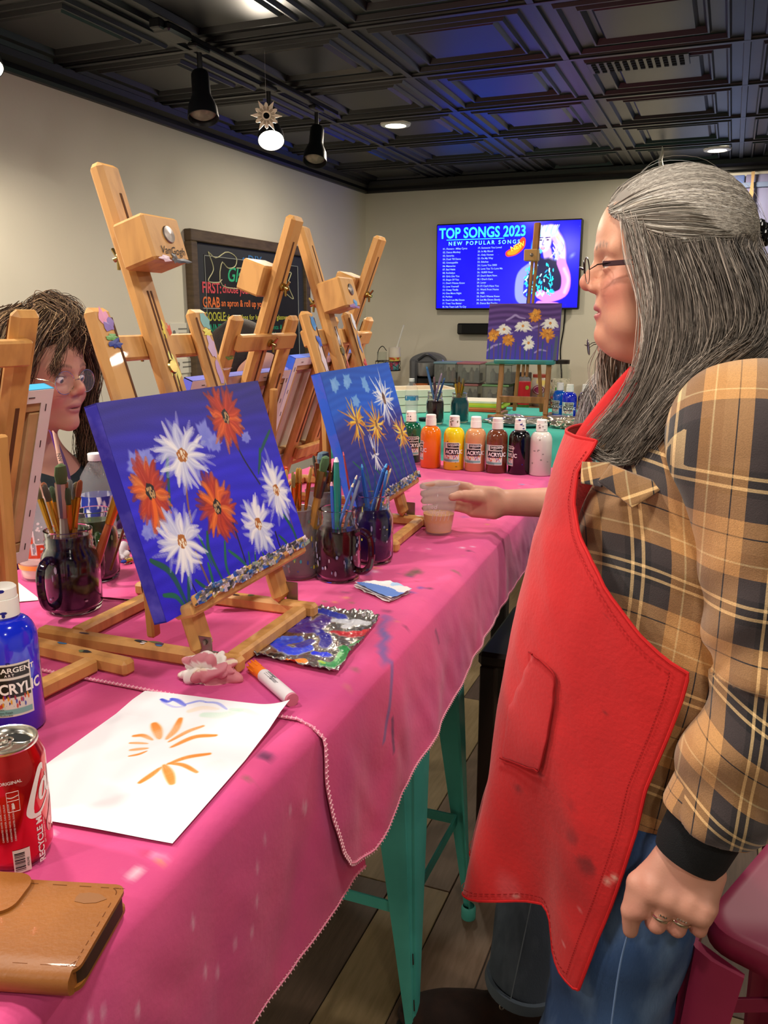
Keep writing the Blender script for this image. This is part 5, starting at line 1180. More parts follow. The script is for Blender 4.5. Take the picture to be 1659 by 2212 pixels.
def pq(px, py):
    P_ = at(px, py, TC); u_, v_ = .5, .5; a, b, c, d = q2
    for _ in range(12):
        S = (a * (1 - u_) + b * u_) * (1 - v_) + (d * (1 - u_) + c * u_) * v_; e_ = P_ - S; Ju = (b - a) * (1 - v_) + (c - d) * v_; Jv = (d - a) * (1 - u_) + (c - b) * u_
        du = np.linalg.solve(np.array([[Ju[0], Jv[0]], [Ju[1], Jv[1]]]), e_[:2]); u_ += du[0]; v_ += du[1]
    return (u_, v_)
for pts, w_, c_ in (([(560, 1405), (580, 1390), (600, 1370), (640, 1395)], .075, '5a3826'), ([(560, 1432), (590, 1440), (640, 1448)], .035, '4a2e22'), ([(590, 1420), (605, 1422)], .05, '100e10'), ([(555, 1420), (570, 1422)], .03, '14121a'), ([(615, 1380), (640, 1375)], .07, '5a3826'), ([(655, 1322), (650, 1350), (640, 1365), (690, 1350), (700, 1340)], .08, '3f2380'), ([(640, 1345), (670, 1365), (700, 1345)], .07, '46288a'), ([(690, 1325), (730, 1335), (740, 1340)], .05, '2a35a8'),
                    ([(725, 1345), (790, 1350)], .05, 'cfd6e0'), ([(745, 1358), (780, 1348)], .04, 'dfe4ea'), ([(722, 1370), (760, 1376), (795, 1374)], .045, 'c02a34'), ([(740, 1372), (785, 1372)], .02, 'e04a50'), ([(690, 1370), (705, 1385), (700, 1400)], .05, '2f2c96'), ([(600, 1395), (640, 1385)], .07, '2846d8'), ([(600, 1400), (630, 1412), (665, 1405)], .055, '2a3fe0'), ([(615, 1384), (635, 1380)], .035, '4a6ae0'),
                    ([(680, 1415), (710, 1420)], .035, '2a38e0'), ([(650, 1400), (670, 1390)], .05, '3a3494'), ([(622, 1440), (655, 1432)], .042, 'ec7a16'), ([(610, 1440), (640, 1447)], .022, 'f08a20'), ([(740, 1405), (750, 1420), (720, 1440), (700, 1438)], .045, '2f8a4a'), ([(735, 1415), (725, 1432)], .02, '8ac88a'), ([(700, 1437), (690, 1432)], .015, 'a8c84a'), ([(770, 1395), (760, 1400)], .03, '4a9a5a')):
    stroke(A, [pq(*p) for p in pts], w_, hexc(c_), 1, asp, .1, .3, .3); stroke(mask, [pq(*p) for p in pts], w_, (1, 1, 1), 1, asp, .1, .15)
mk = mask[..., 0].ravel(); Pg[:, 2] += .0012 * mk * (1 + .5 * vnoise(pf_, 220, 3))
foilm = mat('foil_palette', rough=.3, vcol=True); nt = foilm.node_tree; a_ = nt.nodes.new('ShaderNodeAttribute'); a_.attribute_name = 'msk'
mr = nt.nodes.new('ShaderNodeMapRange'); mr.inputs[3].default_value = 1; mr.inputs[4].default_value = 0; nt.links.new(a_.outputs['Fac'], mr.inputs[0]); nt.links.new(mr.outputs[0], nt.nodes['Principled BSDF'].inputs['Metallic'])
mesh_np('foil', Pg - q2[3], grid_faces(n2, n1)[:, ::-1], foilm, fp, col=A.reshape(-1, 3), attrs={'msk': np.repeat(mk[:, None], 3, 1)})
# --- marker lying down
a = at(548, 1452, TC) + [0, 0, .0085]; b = at(632, 1526, TC) + [0, 0, .0085]; d = b - a; L = np.linalg.norm(d); d /= L
mk_ = thing('paint_marker', 'white-barrelled paint marker with orange cap lying beside the paper', 'marker', a)
ob('marker_cap', G().tube([-d * .002, d * .004, d * .034], [.0065, .0082, .0088], 18), mat('cap_orange', 'ee7a1c', .4), mk_)
g = G()
for k in range(9):
    th = 2 * PI * k / 9; x_ = np.cross(d, [0, 0, 1]); x_ /= np.linalg.norm(x_); y_ = np.cross(x_, d); o_ = (x_ * math.cos(th) + y_ * math.sin(th)) * .0078; g.tube([o_ - d * .004, o_ + d * .018], .0014, 6)
ob('cap_ridges', g, mat('cap_orange', 'ee7a1c', .4), mk_, kind='stuff')
ob('barrel', G().tube([d * .034, d * .036, d * (L - .004)], [.0085, .0093, .0093], 24), mat('barrel_white', 'e6e2e6', .35), mk_); ob('end_plug', G().tube([d * (L - .004), d * L], [.0092, .0088], 24), mat('plug_pink', 'd07a90', .45), mk_)
x_ = np.cross([0, 0, 1], d); x_ /= np.linalg.norm(x_); y_ = np.array([0, 0, 1.]); tx = d; sd_ = -x_
g = G()
def bartext(s_, s0, off, size, **kw):
    V, F = text_geo(s_, size, **kw); th = (off + V[:, 1]) / .0095
    g.add(np.array([d * (s0 + v0) + .0096 * (y_ * math.cos(t_) - sd_ * math.sin(t_)) for v0, t_ in zip(V[:, 0], th)]), F)
bartext('Oil-based', .046, .001, .006, bold=.01); bartext('Painter', .060, -.005, .0085, italic=.4)
for k in range(4): bartext('permanent opaque on any surface', .046, .0115 + .0028 * k - .016, .002)
ob('barrel_print', g, mat('ink_gray', '4a4650', .6), mk_, kind='stuff', smooth=False)
# --- crumpled tissues
def crumple(name, label, c, rx, ry, rz_, cols, seed, cat='napkin', flat=1., fold=.4, group='paint-stained napkins', rot=0):
    n = 74; th = np.linspace(0, 2 * PI, n, endpoint=False); ph = np.linspace(.02, PI - .02, 40); T2, P2 = np.meshgrid(th, ph, indexing='ij')
    D = np.stack([np.cos(T2) * np.sin(P2), np.sin(T2) * np.sin(P2), np.cos(P2)], -1).reshape(-1, 3)
    k = 1 + fold * (np.abs(vnoise(D, 3.2, seed)) - .4) + fold * .6 * (np.abs(vnoise(D, 7, seed + 1)) - .3)
    V = D * k[:, None] * [rx, ry, rz_]; V[:, 2] = np.maximum(V[:, 2] + rz_ * .55, .0003); cr_, sr_ = math.cos(rot), math.sin(rot); V[:, :2] = V[:, :2] @ np.array([[cr_, sr_], [-sr_, cr_]])
    m = (vnoise(D, 2.2, seed + 3) > .12)[:, None] * .8; C_ = hexc(cols[0]) * (1 - m) + hexc(cols[1]) * m
    if len(cols) > 2: m = (vnoise(D, 3.4, seed + 8) > .28)[:, None] * .85; C_ = C_ * (1 - m) + hexc(cols[2]) * m
    F = [(i * 40 + j, ((i + 1) % n) * 40 + j, ((i + 1) % n) * 40 + j + 1, i * 40 + j + 1) for i in range(n) for j in range(39)] + [[i * 40 for i in range(n)][::-1], [i * 40 + 39 for i in range(n)]]
    o = mesh_np(name, V, F, mat('tissue_vc', rough=.9, vcol=True), None, col=C_, smooth=True, sharp=50); o.location = c; return finish(o, label, cat, group)
crumple('crumpled_napkin', 'crumpled white napkin with red and orange paint below the easel foot', at(458, 1468, TC), .034, .024, .022, ('e8e0dc', 'e6cdb4', 'c87080'), 3, fold=.55, rot=.3)
# folded blue-stained napkin
q3 = [at(762, 1270, TC), at(838, 1262, TC), at(886, 1282, TC), at(840, 1305, TC)]
fn = thing('folded_napkin', 'folded napkin stained with light and dark blue paint near the table edge', 'napkin', q3[0], 0, 'paint-stained napkins')
for k in range(3):
    n = 40; Vv, Uu = np.meshgrid(np.linspace(0, 1, n), np.linspace(0, 1, n), indexing='ij'); U3 = Uu[..., None]; V3 = Vv[..., None]
    Pn = ((q3[0] * (1 - U3) + q3[1] * U3) * (1 - V3) + (q3[3] * (1 - U3) + q3[2] * U3) * V3).reshape(-1, 3); Pn[:, 2] += .0015 + .0032 * k + .0016 * vnoise(Pn, 130, k) + .0008 * vnoise(Pn, 300, k + 4) + .003 * (1 - Uu.ravel()); Pn[:, :2] += .0015 * k
    c_ = np.tile(hexc('e4dcdc'), (n * n, 1))
    if k == 2:
        for thr, cc, sd in ((.05, '9ec0e4', 2), (.22, '4a72c4', 5), (.42, '7a9ad8', 8)):
            m = (vnoise(Pn, 55, sd) > thr)[:, None] * .85; c_ = c_ * (1 - m) + hexc(cc) * m
    mesh_np('fold_layer', Pn - q3[0], grid_faces(n, n)[:, ::-1], mat('tissue_vc', rough=.9, vcol=True), fn, col=c_)
# flat napkin corner at the left
nq = [at(-60, 1180, TC), at(88, 1298, TC), at(10, 1306, TC), at(-90, 1290, TC)]
g = G(); n = 24; Vn = []; 
for i in range(n):
    for j in range(n):
        u_, v_ = i / (n - 1), j / (n - 1); p_ = (nq[0] * (1 - u_) + nq[1] * u_) * (1 - v_) + (nq[3] * (1 - u_) + nq[2] * u_) * v_; Vn.append(p_ + [0, 0, .002])
Vn = np.array(Vn); Vn[:, 2] += .0008 * vnoise(Vn, 50, 3); cn = np.tile(hexc('e8e2dc'), (n * n, 1)); m = np.clip(1.3 - np.hypot(Vn[:, 0] - at(22, 1287)[0], Vn[:, 1] - at(22, 1287)[1]) / .014, 0, 1)[:, None] * .6; cn = cn * (1 - m) + hexc('e06a80') * m
o = mesh_np('flat_napkin', Vn, grid_faces(n, n), mat('tissue_vc', rough=.9, vcol=True), col=cn); finish(o, 'flat white napkin corner with a pink stain at the left edge', 'napkin', 'paint-stained napkins')
crumple('crumpled_foil', 'small crumpled foil piece behind the large blue canvas', at(272, 1160, TC), .028, .02, .010, ('c0bcb8', '908c88'), 12, cat='foil', group='crumpled bits', fold=.9)
crumple('crumpled_plastic', 'small crumpled white wrapper beside the water bottle', at(262, 1212, TC), .022, .016, .014, ('e0d8dc', 'c8c0c8'), 15, cat='wrapper', group='crumpled bits', fold=.9)
# brushes lying on the cloth
def lying(label, p0, p1, hc, fc, bc, w=.003):
    a = at(*p0, TC) + [0, 0, w * 1.3 + .0008]; b = at(*p1, TC) + [0, 0, w * 1.3 + .0008]; d = b - a; L = np.linalg.norm(d); t = thing('paintbrush', label, 'paintbrush', a, 0, 'brushes lying on the pink cloth')
    ob('handle', G().tube([d * 0, d * .3, d * .62], [w * .4, w, w * .8], 8), mat('bh_' + hc, hc, .3, coat=.4), t); ob('ferrule', G().tube([d * .61, d * .84], [w * .85, w], 8), mat('fer_' + fc, fc, .3, metal=1), t); ob('bristles', G().tube([d * .83, d * .92, d], [w, w * 1.3, w * .3], 8, flat=.6), mat('bri_' + bc, bc, .8), t)
lying('dark red brush lying behind the water bottle', (330, 1178), (228, 1184), '5a1020', 'b8b0b8', '3a2a2a')
lying('navy brush lying just in front of the dark red one', (330, 1190), (232, 1200), '2a2060', 'a8a8c0', '2a2a50')
lying('blue brush with gold ferrule lying left of the large canvas', (225, 1206), (300, 1212), '3a70b8', GO, '1f3a90', .003)
lying('thick blue-bristled brush lying left of the large canvas', (318, 1208), (262, 1222), 'c89a3c', GO, '22389a', .005)
lying('thin maroon brush lying between the dark purple mug and the easel foot', (205, 1294), (312, 1304), '5a1828', 'c8a890', '3a2a2a', .0022)
# small tin and wire hoop under the easel
t = thing('small_tin', 'small round tin standing under the daisy canvas behind the easel legs', 'tin', back(at(385, 1352, TC), .03) + [-.02, .03, 0]); ob('tin_body', G().lathe([(0, .0005), (.026, 0), (.027, .002), (.027, .030), (.028, .032), (.026, .032), (.025, .006), (0, .006)], 32), mat('tin_brown', '7a5a4a', .35, metal=.6), t)
ob('tin_rim', G().lathe([(.0272, .000), (.0282, .001), (.0272, .002)], 32), mat('aluminium', 'd8d4cc', .22, metal=1), t)
Pw = at(326, 1300, TC) + [-.0, .0, .0]
o = ob('wire_hoop', G().tube(catmull([Pw + np.array([.018 * math.sin(a), .0, .028 - .028 * math.cos(a)]) + [0, 0, .0012] for a in np.linspace(0, 2 * PI, 14)], 50), .0009, 6), mat('wire', '4a4644', .35, metal=.8)); finish(o, 'thin wire hoop leaning behind the lower corner of the daisy canvas', 'wire')

# ================================================================ BACKGROUND THINGS
def onY(px, py, Y):
    d = _MM.T @ np.array([(px - 829.5) / FPX, -(py - 1106) / FPX, 1.]); return CAM + d * Y / d[1]
# far easel with the purple painting
fe = thing('tabletop_easel', 'small upright easel on the turquoise table holding the purple painting', 'easel', (-.93, 4.15, TZ + .003), 0, 'wooden tabletop easels')
WF = mat('easel_far', 'a9743f', .5, noise=('7e5128', 12, 4, .4, .75), stretch=(3, 3, .6))
for sg in (-1, 1):
    ob('post', G().beam((sg * .118, .0, .02), (sg * .118, .055, .33), .024, .018, (1, 0, 0), .003), WF, fe)
    ob('runner', G().box((sg * .118, .03, .01), (.022, .26, .020), bev=.003), WF, fe)
    ob('prop_leg', G().beam((sg * .07, .14, .02), (sg * .03, .11, .55), .018, .014, (1, 0, 0), .003), WF, fe)
ob('cross_bar', G().box((0, .012, .09), (.236, .016, .034), bev=.003), WF, fe); ob('cross_bar', G().box((0, -.08, .011), (.30, .022, .020), bev=.003), WF, fe)
g = G()
for sg in (-1, 1): g.beam((sg * .010, .04, .20), (sg * .010, .17, .80), .013, .014, (1, 0, 0), .002)
ob('mast', g, WF, fe, kind='stuff'); ob('mast_head', G().beam((0, .17, .79), (0, .205, .945), .034, .016, (1, 0, 0), .006), WF, fe)
ob('clamp_block', G().box((-.005, .12, .785), (.068, .05, .055), bev=.004), mat('block_far', 'c89a5c', .5), fe)
ob('clamp_bolt', G().lathe([(0, .008), (.008, .004), (.009, 0)], 12, (0, .095, .785), np.array([[1, 0, 0], [0, 0, -1], [0, 1, 0]])), M_steel, fe)
ob('ledge', G().box((0, .025, .275), (.30, .05, .022), bev=.005), mat('teal_paint', '2f8a90', .4, noise=('3f7a60', 14, 4, .4, .7)), fe)
rs = np.random.RandomState(9); Wp, Hp = 240, 180; X, Y = np.meshgrid(np.linspace(0, 1, Wp), np.linspace(0, 1, Hp)); asp = 1.3
A = lerpc(hexc('54307e')[None, None], hexc('3a34c0')[None, None], np.clip(Y * 1.3 - .35, 0, 1)[..., None]); A = A + (.07 * np.sin(Y * 60 + 2 * np.sin(X * 6)) * (Y < .5))[..., None]; A = np.clip(A, 0, 1)
for pts, w_ in (([(.26, .30), (.33, .25), (.38, .21), (.44, .25), (.52, .27)], .03), ([(.60, .46), (.66, .42), (.72, .40)], .03), ([(.0, .85), (.1, .76), (.2, .72)], .03), ([(.30, .55), (.36, .52)], .02), ([(.68, .87), (.75, .82), (.85, .84)], .025)): stroke(A, pts, w_, hexc('b8a8dc'), .85, asp, .5, .7, .2)
for k in range(16): x_ = .04 + k * .062; stroke(A, [(x_, .72 + .05 * math.sin(k * 2)), (x_ + .01 * math.sin(k), 1)], .015, hexc(['2c5a5a', '6a4a66', '2a4a7a', '7a4a4a'][k % 4]), .85, asp, 0, .5, .2)
stroke(A, [(.71, .33), (.72, .7), (.73, 1)], .012, hexc('5a3a5a'), .9, asp); stroke(A, [(.97, .6), (.95, 1)], .03, hexc('4a5a6a'), .9, asp)
for c, rx, ry, o_, dr in (((.657, .216), .085, .12, 1, 0), ((.493, .40), .12, .10, 0, .35), ((.231, .46), .10, .09, 0, .4), ((.087, .576), .08, .11, 1, 0), ((.30, .65), .09, .105, 1, 0), ((.587, .70), .085, .13, 0, 0), ((.84, .54), .105, .13, 1, 0), ((.867, .351), .12, .09, 0, .4)):
    petals(A, c, rx, ry, 18, ['d88420', 'e0942c', 'c87418'] if o_ else ['ece8e0', 'dcd8d4', 'f4f0e8'], asp, rs, .035, .05, .15, .1, droop=dr); petals(A, c, rx * .7, ry * .7, 10, ['e09a34', 'c87a1c'] if o_ else ['f0ece4', 'e4e0dc'], asp, rs, .035, .0, .15, .1, droop=dr)
    disc(A, c, .025, .026, 'a85e14' if o_ else 'd07020', 'e8b860', asp, rs, 4)
canvas_thing('purple painting of orange and white flowers in front of the television', -1.0, 4.155, 1.318, -90, 8, .355, .272, A, side='44308a', bck=False).location = (-.945, 4.165, 1.319)
# stacked white trays and coloured card
Pb = at(868, 905, TZ + .003)
for k in range(3):
    t = thing('white_tray', ['bottom white tray of the stack by the water bottle', 'middle white tray of the stack by the water bottle', 'top white wooden-lined tray of the stack by the water bottle'][k], 'tray', (-1.53, 4.32, TZ + .004 + k * .041), .62, 'stacked white trays')
    g = G()
    for c, d in (((0, -.13, .019), (.36, .012, .038)), ((0, .13, .019), (.36, .012, .038)), ((-.174, 0, .019), (.012, .248, .038)), ((.174, 0, .019), (.012, .248, .038))): ob('tray_side', G().box(c, d, bev=.002), mat('tray_white', 'e9e4d2', .6), t)
    ob('tray_base', G().box((0, 0, .004), (.34, .248, .006)), mat('tray_inner', 'c9a878', .6), t)
for k, (c_, nm) in enumerate((('c85a34', 'orange'), ('e8824a', 'light orange'), ('a8c83c', 'lime'), ('d8d440', 'yellow-green'), ('ece8d4', 'cream'))):
    o = ob('card_sheet', G().box((0, 0, 0), (.30 - .01 * (k % 2), .20, .011), bev=.001), mat('card_' + c_, c_, .8), loc=(-1.25 + .01 * (k % 3), 4.45, TZ + .009 + k * .0113), rot=(0, 0, .06)); finish(o, nm + ' card in the stack behind the two far brush jars', 'card', 'coloured cards in a stack')
P = back(at(939, 917, TZ + .003), .034); jar('dark maroon jar on the turquoise cloth holding blue-handled brushes', P, .042, .150, '2a0f1c', .72, name='jar_mug')
fill(P, .034, .15, [(-.3, .1, .25, 'down', '2a5f98', '3a78b0', '', .006), (-.1, .05, .20, 'up', '8a5a5a', '6a5a6a', '8a6a70', .006), (.25, .05, .22, 'down', '8a7a9a', 'a890a8', '', .005), (.33, .0, .20, 'down', '2a4a80', '3a6aa0', '', .005)], 'brushes in the far maroon jar', 'brush in the far maroon jar')
P = back(at(992, 914, TZ + .003), .036); jar('teal jar of gold brushes on the turquoise cloth', P, .044, .140, '0f5a66', .85)
fill(P, .034, .14, [(-.15, .1, .19, 'up', '8a6a2a', 'b89a3c', '6a5a3a', .005), (0, .05, .20, 'up', '7a4a24', 'b8903c', '4a3a2a', .006), (.12, .1, .19, 'up', '8a6a2a', 'd8b84c', '8a7a4a', .005), (.2, -.05, .185, 'up', '8a6a2a', 'c8a83c', '5a4a30', .004)], 'brushes in the far teal jar', 'gold brush in the far teal jar')
M_foil = mat('foil', 'c8c4bc', .22, metal=1, bump=.8, bscale=160)
def foilpile(px, py, rx, ry, h, label, seed, cols=('d0ccc4', 'a8a49c')):
    o = crumple('foil_palette', label, at(px, py, TZ + .004), rx, ry, h, cols, seed, cat='palette', group='foil palettes on the turquoise cloth', fold=.8); o.data.materials[0] = mat('foil_vc', rough=.25, vcol=True, metal=.85)
foilpile(1118, 914, .10, .05, .022, 'crinkled silver foil palette at the foot of the far easel', 21)
foilpile(1188, 916, .045, .03, .012, 'small purple-smeared foil palette left of the far blue bottles', 22, ('b8b4d8', '5a50b0', 'e8e4f0'))
foilpile(1224, 924, .075, .045, .024, 'mound of coppery foil in front of the far blue bottles', 23, ('c8beb0', 'a08c78'))
o = ob('teal_dish', G().lathe([(0, 0), (.10, 0), (.125, .010), (.12, .012), (.098, .004), (0, .003)], 36), mat('dish_teal', '1f6a66', .4), loc=tuple(at(1125, 918, TZ + .003) + [0, .0, 0])); finish(o, 'dark teal dish under the silver foil palette', 'dish')
o = ob('black_lid', G().lathe([(0, 0), (.030, 0), (.032, .012), (0, .014)], 24), M_blkm, loc=tuple(at(918, 908, TZ + .004))); finish(o, 'small black lid lying beside the far maroon jar', 'lid')
# ---- on the counter
CZ = .9705
def K(px, Y=5.42, z=CZ): p = onY(px, 860, Y); return np.array([p[0], Y, z])
cm = thing('coffee_maker', 'gray and silver single-cup coffee maker on the counter', 'coffee maker', K(924, 5.50), .25)
M_kg = mat('brewer_gray', '5a5c60', .4, metal=.2); M_ks = mat('brewer_silver', '9fa0a2', .3, metal=.7)
ob('base', G().box((0, 0, .012), (.235, .25, .024), bev=.008), M_kg, cm); ob('rear_tower', G().box((0, .065, .14), (.235, .12, .24), bev=.02), M_kg, cm)
for sg, m_ in ((-1, M_kg), (1, M_ks)): ob('side_panel', G().box((sg * .092, -.02, .15), (.05, .17, .26), bev=.014), m_, cm)
hd = [(0, 0)] + [(.118 * math.cos(a), .058 * math.sin(a)) for a in np.linspace(0, PI, 16)]
ob('hood', G().poly(hd[1:], -.09, .12, M=np.array([[1, 0, 0], [0, 0, 1], [0, 1, 0]]), c=(0, 0, .262)), M_kg, cm, sharp=50)
ob('handle_arch', G().tube(catmull([(-.06, -.095, .275), (0, -.10, .31), (.06, -.095, .275)], 16), .008, 8), mat('brewer_dark', '303236', .4), cm)
ob('brew_head', G().lathe([(0, 0), (.058, 0), (.064, .02), (.066, .085), (.06, .09)], 32, (-.012, -.06, .17)), M_ks, cm, sharp=50); ob('drip_recess', G().box((-.012, -.04, .09), (.13, .06, .13), bev=.004), M_blkm, cm)
o = ob('terracotta_pot', G().lathe([(0, 0), (.036, 0), (.044, .10), (.05, .102), (.05, .125), (.044, .125), (.038, .01), (0, .01)], 32), mat('terracotta', 'b0602a', .6), loc=tuple(K(908, 5.30))); finish(o, 'terracotta-coloured pot in front of the coffee maker', 'pot')
gl = thing('glass_tumbler', 'amber-tinted glass tumbler beside the terracotta pot', 'glass', K(926, 5.27)); ob('glass_wall', G().lathe([(0, .002), (.03, 0), (.034, .10), (.032, .10), (.028, .006), (0, .006)], 28), mat('amber_glass', 'c8b060', .1, trans=.8, ior=1.2), gl)
ob('contents', G().lathe([(0, .007), (.027, .007), (.029, .06), (0, .06)], 20), mat('amber_stuff', 'a08a3c', .6), gl)
# wire stand with cups
ws = thing('wire_stand', 'black scrolled wire stand holding a glass and a cup, by the corner', 'stand', K(838, 5.45)); g = G()
for z, r_s in ((.20, .085), (.26, .085)): g.tube([(r_s * math.cos(a), r_s * math.sin(a), z) for a in np.linspace(0, 2 * PI, 36)], .003, 5)
for k in range(10): a = 2 * PI * k / 10; g.tube([(.085 * math.cos(a + .25 * math.sin(t * 6)), .085 * math.sin(a + .25 * math.sin(t * 6)), .20 + .06 * t) for t in np.linspace(0, 1, 8)], .002, 4)
ob('basket', g, mat('wire_black', '181614', .5), ws, kind='stuff'); ob('stem', G().tube([(0, 0, .0), (0, 0, .20)], .006, 8), mat('wire_black', '181614', .5), ws)
ob('base_plate', G().lathe([(0, .0), (.07, 0), (.07, .008), (.02, .014), (0, .03)], 28), mat('wire_black', '181614', .5), ws); ob('tray_floor', G().lathe([(0, .196), (.085, .196), (.085, .2), (0, .2)], 28), mat('wire_black', '181614', .5), ws)
ob('carry_arch', G().tube(catmull([(-.08, 0, .26), (-.07, 0, .33), (-.04, 0, .36), (-.01, 0, .33)], 16), .003, 5), mat('wire_black', '181614', .5), ws)
t = thing('glass_tumbler', 'clear glass standing in the black wire stand', 'glass', K(825, 5.45, CZ + .202)); ob('glass_wall', G().lathe([(0, .002), (.03, 0), (.034, .12), (.032, .12), (.028, .006), (0, .006)], 28), M_glass, t)
t = thing('milkshake_cup', 'colourful cup with white straw in the black wire stand', 'cup', K(852, 5.45, CZ + .202)); ob('cup_wall', G().lathe([(0, .002), (.028, 0), (.04, .08), (.036, .08), (.026, .006), (0, .006)], 28), mat('cup_mix', 'c04a6a', .5, noise=('5a9aa0', 30, 1, .45, .55)), t)
ob('fruit_band', G().lathe([(.037, .055), (.0415, .085)], 28), mat('cup_mix2', 'c85a30', .5, noise=('d8c860', 34, 1, .45, .55)), t); ob('whipped_top', G().lathe([(.04, .085), (.043, .10), (.038, .125), (.04, .15), (.0, .155)], 28), mat('whip', 'd8d0c0', .6), t)
ob('straw', G().tube([(.0, 0, .10), (.065, 0, .30)], .006, 10), mat('straw', 'd8d8d0', .5), t)
t = thing('dark_canister', 'dark patterned canister under the wire stand', 'canister', K(868, 5.35)); ob('canister_body', G().lathe([(0, 0), (.035, 0), (.04, .05), (.03, .075), (0, .08)], 24), mat('canister_dark', '3a2a26', .5, noise=('6a5a50', 30, 2, .5, .6)), t)
ob('lid_knob', G().lathe([(0, .10), (.008, .095), (.006, .078), (.02, .074)], 16), mat('canister_dark2', '2a1f1c', .5), t)
# stacked lidded bins
M_bin = mat('bin_clear', 'dfe4e0', .12, trans=.85, ior=1.08)
for (px, lv, lc, lb, cc) in ((963, 0, '6a8a98', 'lower clear bin with blue-gray lid, left of the stack', ('4a4a50', 'a89a80', '303438')), (1015, 0, 'a06a6a', 'lower clear bin with dusty red lid, middle of the stack', ('6a6a66', '403c3a', '8a8a80')), (1076, 0, '6f9a6a', 'lower clear bin with green lid, seen through the far easel', ('c8ccd0', '7a8a70', 'a89a70')),
                          (968, 1, '6f8f9c', 'upper clear bin with blue-gray lid, left of the stack', ('8a8a86', 'a8905a', '8a4a48')), (1018, 1, 'a86a70', 'upper clear bin with dusty red lid, middle of the stack', ('5a6a5a', 'a89a88', '3a3c40')), (1082, 1, '6a8a70', 'upper clear bin seen through the far easel, with pink bottle inside', ('b8bcb8', 'd86a6a', '5a6a50'))):
    t = thing('storage_bin', lb, 'storage bin', K(px, 5.40, CZ + lv * .137), 0, 'stacked clear storage bins'); w_ = .165 if px > 1050 else .145
    for c, d in (((0, -.08, .06), (w_, .004, .118)), ((0, .08, .06), (w_, .004, .118)), ((-w_ / 2, 0, .06), (.004, .156, .118)), ((w_ / 2, 0, .06), (.004, .156, .118)), ((0, 0, .003), (w_, .156, .004))): ob('bin_wall', G().box(c, d), M_bin, t)
    ob('lid', G().box((0, 0, .125), (w_ + .012, .175, .014), bev=.004), mat('lid_' + lc, lc, .45), t)
    for k in range(3): ob('stored_bottle', G().lathe([(0, .006), (.016, .006), (.017, .07), (.008, .082), (.008, .095), (0, .096)], 14, (-w_ * .3 + k * w_ * .3, -.03 + .03 * (k % 2), 0)), mat('store_' + cc[k], cc[k], .5), t)
    ob('stored_box', G().box((0, .035, .035), (w_ * .8, .04, .05), bev=.003), mat('store_dark', '2f322e', .6), t)
# watermelon tumbler, jars
t = thing('watermelon_tumbler', 'red tumbler printed like a watermelon slice behind the far easel', 'tumbler', K(1131, 5.28)); ob('tumbler_wall', G().lathe([(0, .0), (.036, .0), (.043, .16), (.040, .16), (.034, .006), (0, .006)], 32), mat('melon_red', 'c82430', .4), t)
ob('green_rind', G().lathe([(.0365, .0), (.0375, .018)], 32), mat('melon_green', '3a7a34', .4), t); g = G()
for k in range(22): a = -PI + PI * rs.rand(); z = .03 + .11 * rs.rand(); g.lathe([(0, .002), (.0022, 0)], 6, ((.0385 + z * .035) * math.cos(a), (.0385 + z * .035) * math.sin(a), z))
ob('seeds', g, mat('seed', '1a1210', .5), t, kind='stuff'); ob('dome_lid', G().lathe([(.042, .16), (.038, .18), (.02, .195), (0, .198)], 28), M_pet, t)
ob('leaf_print', G().lathe([(0, .0008), (.014, 0)], 7, (.0272, -.032, .125), np.array([[.7, 0, .5], [.7, 0, -.5], [0, 1, 0]])), mat('leaf_lime', '9ac040', .5), t)
t = thing('owl_jar', 'round jar painted with a purple eye shape and red lid behind the far easel', 'jar', K(1167, 5.42)); ob('jar_body', G().lathe([(0, .0), (.05, .0), (.066, .03), (.07, .10), (.06, .165), (.05, .18)], 36), mat('owl_body', 'b8b0a8', .35, noise=('d8c060', 22, 2, .5, .62)), t); ob('lid', G().lathe([(.052, .18), (.052, .198), (0, .2)], 30), mat('lid_red', 'a04030', .4), t)
g = G(); R_ = .0715
for s_, z_, c_ in ((1.0, 0, '8a2a5a'), (.82, .0, 'e8e0e0'), (.70, 0, '8a2a5a')):
    pts = []
    for a in np.linspace(0, 2 * PI, 28, endpoint=False): u_, v_ = .040 * s_ * math.copysign(abs(math.cos(a)) ** 1.3, math.cos(a)), .030 * s_ * math.sin(a); th = -PI / 2 + u_ / R_; rr2 = R_ + .0006 + .0006 * (1.05 - s_) * 5; pts.append((rr2 * math.cos(th), rr2 * math.sin(th), .105 + v_))
    g.add([np.mean(pts, 0)] + pts, [(0, i + 1, (i + 1) % 28 + 1) for i in range(28)], tuple(hexc(c_)))
ob('painted_eye', g, mat('paint_vc', rough=.4, vcol=True), t, colored=True, kind='stuff')
